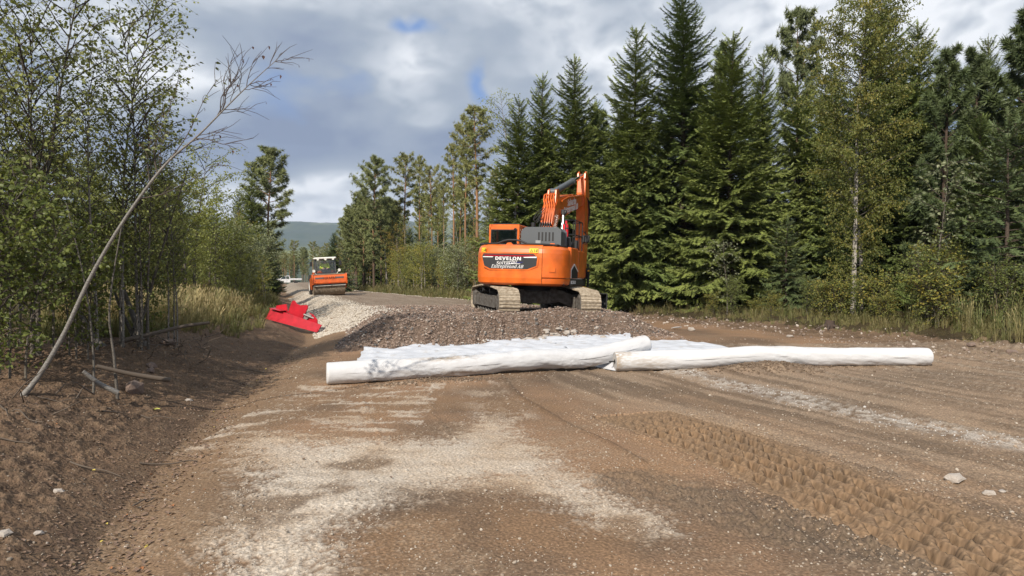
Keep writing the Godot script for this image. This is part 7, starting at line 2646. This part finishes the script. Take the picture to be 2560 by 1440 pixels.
func build_grass() -> void:
	var short := [grass_tuft(1, 16, 0.34, 0.3, 0.007, 0.8, false), grass_tuft(2, 16, 0.42, 0.3, 0.007, 0.7, false), grass_tuft(3, 12, 0.5, 0.25, 0.006, 0.6, true)]
	var tall := [grass_tuft(4, 18, 0.85, 0.35, 0.006, 0.35, true), grass_tuft(5, 18, 0.95, 0.35, 0.006, 0.3, true), grass_tuft(6, 14, 0.7, 0.4, 0.006, 0.6, false)]
	var mt := mat_leaf(0.5, 0.6)
	var green := Color(0.1, 0.12, 0.035)
	var straw := Color(0.38, 0.295, 0.15)
	var tan_ := Color(0.22, 0.18, 0.085)
	var xs: Array[Transform3D] = []
	var cs := PackedColorArray()
	# right verge
	for k in 5200:
		var d := 14.0 + 22.0 * pow(rng.randf(), 1.2)
		var rx := lut(RT, RX, d)
		var t := rf(-0.5, 1.0) + rf(0.0, 2.2)
		var den := nz_b.get_noise_2d(rx + t, d)
		if den < -0.05 + 0.3 * rng.randf() - 0.22 * sst(0.5, 2.0, t) :
			continue
		if d > 25.0 and rng.randf() < 0.5:
			continue
		var x := rx + t
		var s := rf(0.35, 0.85) * (0.6 + 0.4 * sst(0, 1.5, t))
		xs.append(Transform3D(Basis(Vector3.UP, rf(-0.8, 0.8)).scaled(Vector3(s, s, s)), Vector3(x, gy(x, -d) - 0.02, -d)))
		cs.append(green.lerp(tan_, clampf(rng.randf() * 0.8 + den * 0.6, 0, 1)) * rf(0.75, 1.2))
	# verge below the pine stand and along the far road
	for k in 2600:
		var d := rf(36.0, 80.0)
		var x := lut(RT, RX, d) + rf(-0.2, 2.6)
		var s := rf(0.8, 1.6)
		xs.append(Transform3D(Basis(Vector3.UP, rf(-0.8, 0.8)).scaled(Vector3(s, s, s)), Vector3(x, gy(x, -d) - 0.02, -d)))
		cs.append(green.lerp(tan_, rng.randf()) * rf(0.8, 1.2))
	# left edge, green fringe
	for k in 3600:
		var d := 12.5 + 45.0 * pow(rng.randf(), 1.4)
		var s0 := rf(1.3, 4.5) if d < 24.0 else rf(0.9, 4.0)
		if d < 15.0 and s0 < 2.4:
			continue
		if s0 < 2.0 and nz_b.get_noise_2d(s0 * 2.0, d) < 0.0:
			continue
		var x := lut(DT, DX, d) - s0
		var s := rf(0.45, 1.0)
		xs.append(Transform3D(Basis(Vector3.UP, rf(-0.8, 0.8)).scaled(Vector3(s, s, s)), Vector3(x, gy(x, -d) - 0.02, -d)))
		cs.append(green.lerp(tan_, rng.randf() * 0.8) * rf(0.8, 1.2))
	for i in cs.size():
		cs[i].a = 1.0
	scatter(stuff("grass", "short green and tan grass along both verges"), short, mt, xs, cs, "tufts")
	xs = []
	cs = PackedColorArray()
	for k in 1700:
		var d := rf(14.6, 25.0)
		var s0 := 2.0 + 3.4 * pow(rng.randf(), 0.8) + 0.5 * nz_b.get_noise_2d(d, 4.0)
		var x := lut(DT, DX, d) - s0
		var s := rf(0.4, 1.0) * lerpf(0.5, 1.0, sst(1.8, 3.4, s0 + nz_b.get_noise_2d(x * 1.2, d * 1.2) * 1.5))
		xs.append(Transform3D(Basis(Vector3.UP, rf(-0.8, 0.8)).scaled(Vector3(s, s, s)), Vector3(x, gy(x, -d) - 0.03, -d)))
		cs.append(straw.lerp(tan_, rng.randf()).lerp(green, clampf(0.3 + nz_b.get_noise_2d(x * 1.5, d * 1.5), 0, 1) * rf(0.5, 1.2)) * rf(0.75, 1.2))
	for k in 420:
		var d := rf(14.5, 19.0)
		var x := lut(RT, RX, d) + rf(0.3, 3.0) + (1.0 if d > 16.0 else 0.0)
		var s := rf(0.5, 0.95)
		xs.append(Transform3D(Basis(Vector3.UP, rf(-0.8, 0.8)).scaled(Vector3(s, s, s)), Vector3(x, gy(x, -d) - 0.03, -d)))
		cs.append(tan_.lerp(green, rng.randf()) * rf(0.8, 1.2))
	for i in cs.size():
		cs[i].a = 1.0
	scatter(stuff("dry_grass", "tall straw coloured grass in the opening of the left thicket and at the right edge"), tall, mt, xs, cs, "tufts")
	# fallen leaves in the ditch and on the bank
	xs = []
	cs = PackedColorArray()
	var lf := FOL.new()
	lf.v = leaf_tpl
	var wc := PackedColorArray()
	wc.resize(leaf_tpl.size())
	wc.fill(Color(1, 1, 1))
	lf.c = wc
	for k in 2800:
		var d := 3.4 + 12.0 * pow(rng.randf(), 1.4)
		var dx := lut(DT, DX, d)
		var x := dx + 0.16 * rng.randfn() if k % 3 else dx - rf(0.0, 3.6)
		if k % 40 == 0:
			x = dx + rf(0.0, 3.0)
		var s := rf(0.018, 0.042)
		var b := Basis(Vector3(rf(-1, 1), 0, rf(-1, 1)).normalized(), rf(-0.7, 0.7)) * Basis(Vector3.UP, rf(0, TAU))
		xs.append(Transform3D(b.scaled(Vector3(s, s, s)), Vector3(x, ground_at(x, d) + 0.01, -d)))
		var c := Color(0.24, 0.16, 0.115).lerp(Color(0.13, 0.09, 0.065), rng.randf())
		if rng.randf() < 0.012:
			c = Color(0.42, 0.34, 0.08)
		elif rng.randf() < 0.025:
			c = Color(0.28, 0.12, 0.05)
		cs.append(c)
	scatter(stuff("fallen_leaves", "brown fallen leaves gathered in the ditch and strewn on the bank"), [lf.mesh()], mat_leaf(0.0, 0.8), xs, cs, "leaves")

func stick(pts: Array, r0: float, r1: float, label: String, cat: String, m: Material, group := "", called := "stick") -> MeshInstance3D:
	var mb := MB.new()
	var pv := PackedVector3Array()
	var rd := PackedFloat32Array()
	var n := 12
	for i in n + 1:
		pv.append(curve_at(pts, float(i) / n))
		rd.append(lerpf(r0, r1, float(i) / n))
	mb.tube(pv, rd, 8)
	var o := part(self, called, mb.mesh(), m)
	tag(o, label, cat, group)
	return o

func build_wood() -> void:
	var bark := mat(L(0.36, 0.35, 0.335), 0.6)
	bark.albedo_texture = noise_tex(FastNoiseLite.TYPE_SIMPLEX_SMOOTH, 0.04, 256, Color(0.45, 0.43, 0.4), Color(1, 1, 1), 5, 121)
	bark.uv1_triplanar = true
	bark.uv1_scale = Vector3(2.5, 7.0, 2.5)
	var grey_bark := mat(L(0.2, 0.185, 0.165), 0.8)
	grey_bark.albedo_texture = bark.albedo_texture
	grey_bark.uv1_triplanar = true
	grey_bark.uv1_scale = Vector3(2.5, 7.0, 2.5)
	var twig := mat(L(0.075, 0.058, 0.05), 0.8)
	var dead := mat(L(0.1, 0.078, 0.06), 0.9)
	# the bent bare birch leaning to the right over the bank
	var line: Array = []
	for q in [[-5.12, 0.28, -7.35], [-4.93, 0.62, -7.4], [-4.68, 1.06, -7.42], [-4.42, 1.64, -7.45], [-4.06, 2.24, -7.45], [-3.66, 2.8, -7.48], [-3.3, 3.13, -7.5], [-2.96, 3.47, -7.5], [-2.72, 3.7, -7.5], [-2.46, 3.93, -7.5]]:
		line.append(Vector3(q[0], q[1], q[2]))
	line[0].y = gy(line[0].x, line[0].z) - 0.05
	var tr := thing("leaning_birch", "bare grey birch bent over to the right across the bank, nearly leafless", "birch", line[0])
	var o := line[0] as Vector3
	var mb := MB.new()
	mb.xf = Transform3D(Basis(), -o)
	var pv := PackedVector3Array()
	var rd := PackedFloat32Array()
	for i in 41:
		var t := i / 40.0
		pv.append(curve_at(line, t))
		rd.append(lut([0.0, 0.08, 0.4, 0.7, 1.0], [0.04, 0.028, 0.018, 0.009, 0.003], t))
	mb.tube(pv, rd, 10)
	part(tr, "trunk", mb.mesh(), bark)
	var tb := MB.new()
	tb.xf = mb.xf
	var fol := FOL.new()
	var pc := pal(vary(Color(0.13, 0.16, 0.06), Color(0.18, 0.2, 0.09), 6, 61), leaf_tpl.size())
	var pb := pal(vary(Color(0.07, 0.025, 0.018), Color(0.1, 0.05, 0.03), 6, 62), leaf_tpl.size())
	for k in 27:
		var t := 0.46 + 0.53 * pow(rng.randf(), 0.85)
		var p0 := curve_at(line, t)
		var ax := (curve_at(line, t + 0.02) - curve_at(line, t - 0.02)).normalized()
		var sgn := 1.0 if k % 2 == 0 else -1.0
		var nrm := Vector3(-ax.y, ax.x, 0) * sgn
		var ln := (0.22 + 0.75 * (1.0 - sst(0.5, 0.95, t))) * rf(0.35, 1.2)
		if sgn < 0.0:
			ln *= 0.8
		var d0 := (ax * rf(0.4, 1.2) + nrm * rf(0.35, 0.9) + Vector3(0, 0, rf(-0.6, 0.6))).normalized()
		var pts: Array = [p0]
		for i in range(1, 5):
			var v := i / 4.0
			pts.append(p0 + d0 * ln * v + (Vector3(0.35, 0.28, 0)) * ln * v * v * 0.6 + Vector3(rf(-1, 1), rf(-1, 1), rf(-1, 1)) * 0.06 * ln)
		var q2 := PackedVector3Array()
		var r2 := PackedFloat32Array()
		for i in 9:
			q2.append(curve_at(pts, i / 8.0))
			r2.append(lerpf(0.0035 + 0.0045 * ln, 0.0015, i / 8.0))
		tb.tube(q2, r2, 5)
		for j in int(2 + ln * 8.0):
			var v := rf(0.25, 0.95)
			var b := curve_at(pts, v)
			var td := (d0 + Vector3(rf(-0.9, 0.9) + 0.3, rf(-0.7, 0.9), rf(-0.8, 0.8))).normalized()
			var l2 := rf(0.1, 0.32)
			var e := b + td * l2
			var m := b + td * l2 * 0.5 + Vector3(rf(-0.02, 0.02), rf(-0.01, 0.03), 0)
			tb.tube(PackedVector3Array([b, m, e]), PackedFloat32Array([0.0032, 0.0025, 0.0014]), 4, false)
			if rng.randf() < 0.22:
				fol.put(aim(Vector3(rf(0, 0.5), -1, rf(-0.4, 0.4)), rf(-1, 1), rf(0.03, 0.05), e - o), leaf_tpl, pb[rng.randi() % 6])
			if t < 0.66 and sgn > 0.0 and rng.randf() < 0.75:
				for i in 4:
					fol.put(aim(Vector3(1.0, rf(-0.7, 0.1), rf(-0.5, 0.5)), rf(-1, 1), rf(0.045, 0.065), b.lerp(e, rng.randf()) - o), leaf_tpl, pc[rng.randi() % 6])
	part(tr, "branches", tb.mesh(), twig)
	kind(part(tr, "leaves", fol.mesh(), mat_leaf(0.6, 0.5)), "stuff")
	# other leaning stems
	var g := "leaning stems at the edge of the left thicket"
	var st := [
		[[Vector3(-6.55, 0.5, -12.2), Vector3(-6.3, 1.1, -12.2), Vector3(-6.05, 1.8, -12.1), Vector3(-5.75, 2.6, -12.0), Vector3(-5.45, 3.5, -12.0)], 0.035, 0.008, "thin grey forked stem leaning right behind the dead log"],
		[[Vector3(-6.6, 0.5, -12.25), Vector3(-6.5, 1.0, -12.3), Vector3(-6.42, 1.7, -12.4), Vector3(-6.1, 2.6, -12.5)], 0.026, 0.006, "thinner upright twin of the forked grey stem"],
		[[Vector3(-6.3, 0.45, -11.0), Vector3(-6.6, 0.85, -11.0), Vector3(-6.85, 1.5, -11.1), Vector3(-7.0, 2.4, -11.2)], 0.05, 0.02, "smooth grey stem leaning left out of the root tangle"],
		[[Vector3(-6.15, 0.5, -11.9), Vector3(-6.45, 0.95, -12.1), Vector3(-6.7, 1.6, -12.2), Vector3(-6.75, 2.8, -12.3)], 0.055, 0.02, "mottled grey stem leaning left just behind the root tangle"],
		[[Vector3(-6.5, 0.5, -12.3), Vector3(-6.75, 1.0, -12.3), Vector3(-7.0, 1.55, -12.4)], 0.035, 0.02, "short broken grey stem beside the forked one"],
		[[Vector3(-4.62, 0.3, -8.3), Vector3(-4.66, 0.7, -8.3), Vector3(-4.72, 1.3, -8.32), Vector3(-4.6, 2.3, -8.4)], 0.02, 0.006, "thin upright stem just right of the bent birch"],
		[[Vector3(-4.85, 0.3, -8.2), Vector3(-4.9, 0.7, -8.3), Vector3(-4.98, 1.5, -8.3), Vector3(-5.2, 2.5, -8.3)], 0.016, 0.005, "thinnest upright stem behind the bent birch"],
	]
	for q in st:
		var a: Array = q[0]
		a[0].y = gy(a[0].x, a[0].z) - 0.05
		stick(a, q[1], q[2], q[3], "tree stem", grey_bark, g, "leaning_sapling")
	# dead wood
	stick([Vector3(-6.2, 0.62, -11.3), Vector3(-5.9, 0.7, -11.6), Vector3(-5.55, 0.8, -12.0), Vector3(-5.25, 0.84, -12.3)], 0.04, 0.025, "weathered dead log lying across the root tangle on the bank crest", "log", dead, "", "dead_log")
	stick([Vector3(-4.75, 0.62, -8.1), Vector3(-4.45, 0.5, -8.3), Vector3(-4.1, 0.4, -8.5)], 0.022, 0.03, "split brown branch lying right of the bent birch foot", "branch", dead, "", "broken_branch")
	stick([Vector3(-4.72, 0.6, -7.8), Vector3(-4.6, 0.45, -7.9), Vector3(-4.45, 0.33, -8.0)], 0.02, 0.03, "short stub branch under the bent birch", "branch", bark, "", "broken_branch")
	for q in [
		[-3.05, 6.3, 0.5, 0.5, "thin bleached stick lying on the bank beside the ditch"], [-3.4, 5.75, 0.45, -0.2, "dark crooked stick in the middle of the lower bank"],
		[-3.95, 7.9, 0.35, 0.2, "pale flat stick on the shaded bank"], [-4.3, 5.9, 0.5, 0.1, "root-like stick at the left picture edge"],
		[-4.35, 12.3, 0.5, 0.6, "pale stick at the ditch edge near the folded roll"], [-4.6, 6.6, 0.6, -0.3, "forked stick at the foot of the bent birch"],
		[-2.75, 5.25, 0.2, 1.3, "curved piece of bark standing in the ditch soil"],
	]:
		var l: float = q[2]
		var a: float = q[3]
		var pts: Array = []
		for i in 5:
			var v := i / 4.0 - 0.5
			var x: float = q[0] + cos(a) * l * v + rf(-0.02, 0.02)
			var d: float = q[1] + sin(a) * l * v + rf(-0.02, 0.02)
			pts.append(Vector3(x, ground_at(x, d) + 0.012 + rf(0, 0.03), -d))
		stick(pts, 0.008, 0.004, q[4], "stick", dead)
	# tangle of roots torn out of the bank
	var rt := MB.new()
	for k in 90:
		var c := Vector3(-5.65, 0.55, -11.1) if k < 60 else Vector3(-5.0, 0.28, -7.0)
		var sp := Vector3(0.8, 0.25, 0.6)
		var p := c + Vector3(rf(-1, 1) * sp.x, rf(-0.6, 0.6) * sp.y, rf(-1, 1) * sp.z)
		p.y = maxf(p.y, gy(p.x, p.z) + 0.01)
		var d := Vector3(rf(-1, 1), rf(-0.5, 0.6), rf(-1, 1)).normalized()
		var l := rf(0.12, 0.5)
		var m := p + d * l * 0.5 + Vector3(rf(-1, 1), rf(-1, 1), rf(-1, 1)) * 0.06
		rt.tube(PackedVector3Array([p, m, p + d * l]), PackedFloat32Array([rf(0.004, 0.012), 0.006, 0.002]), 4, false)
	var ro := part(self, "roots", rt.mesh(), dead)
	kind(ro, "stuff")
	ro.set_meta("label", "tangle of torn roots and twigs along the bank crest")
	# stump and scraps
	var sm := MB.new()
	sm.tube(PackedVector3Array([Vector3(0, -0.1, 0), Vector3(0, 0.05, 0), Vector3(0.02, 0.22, 0)]), PackedFloat32Array([0.2, 0.14, 0.12]), 10)
	for k in 6:
		var a := TAU * k / 6.0
		sm.tube(PackedVector3Array([Vector3(cos(a) * 0.1, 0.08, sin(a) * 0.1), Vector3(cos(a) * 0.25, 0.03, sin(a) * 0.25), Vector3(cos(a) * 0.4, -0.05, sin(a) * 0.4)]), PackedFloat32Array([0.05, 0.03, 0.01]), 5)
	var so := part(self, "tree_stump", sm.mesh(), mat(L(0.07, 0.05, 0.04), 0.95), Transform3D(Basis(), Vector3(8.95, gy(8.95, -20.0) + 0.02, -20.0)))
	tag(so, "dark rotten stump in the verge in front of the big birch", "stump")
	var sc := MB.new()
	sc.prism(PackedVector2Array([Vector2(-0.12, -0.08), Vector2(0.1, -0.1), Vector2(0.14, 0.05), Vector2(0.02, 0.1), Vector2(-0.13, 0.06)]), 0, 0.012, 0.003, Vector3(1, 0, 0), Vector3(0, 0.25, 1).normalized(), Vector3(0, 1, -0.25).normalized())
	var sco := part(self, "fabric_scrap", sc.mesh(), cloth_plain(), Transform3D(Basis(Vector3.UP, 0.4), Vector3(4.55, gy(4.55, -19.6) + 0.06, -19.6)))
	tag(sco, "small white fabric scrap on the soil beyond the rolls", "scrap")
	var lfm := FOL.new()
	for k in 5:
		lfm.put(aim(Vector3(cos(k * 1.25), 0.15, sin(k * 1.25)), 0.2, 0.055, Vector3()), leaf_tpl, pal([Color(0.4, 0.4, 0.1)], leaf_tpl.size())[0])
	var lo := part(self, "yellow_leaf", lfm.mesh(), mat_leaf(0.3, 0.6), Transform3D(Basis(), Vector3(-4.15, ground_at(-4.15, 8.25) + 0.02, -8.25)))
	tag(lo, "single yellow maple-like leaf on the dark shaded bank", "leaf")

func build_all() -> void:
	var t0 := Time.get_ticks_msec()
	build_ground()
	build_tread()
	build_hills()
	print("terrain ", Time.get_ticks_msec() - t0)
	build_rolls()
	build_excavator()
	build_roller()
	build_truck()
	build_blade()
	print("machines ", Time.get_ticks_msec() - t0)
	define_trees()
	print("tree kinds ", Time.get_ticks_msec() - t0)
	build_trees()
	print("trees ", Time.get_ticks_msec() - t0)
	build_stones()
	build_grass()
	build_wood()
	print("small ", Time.get_ticks_msec() - t0)
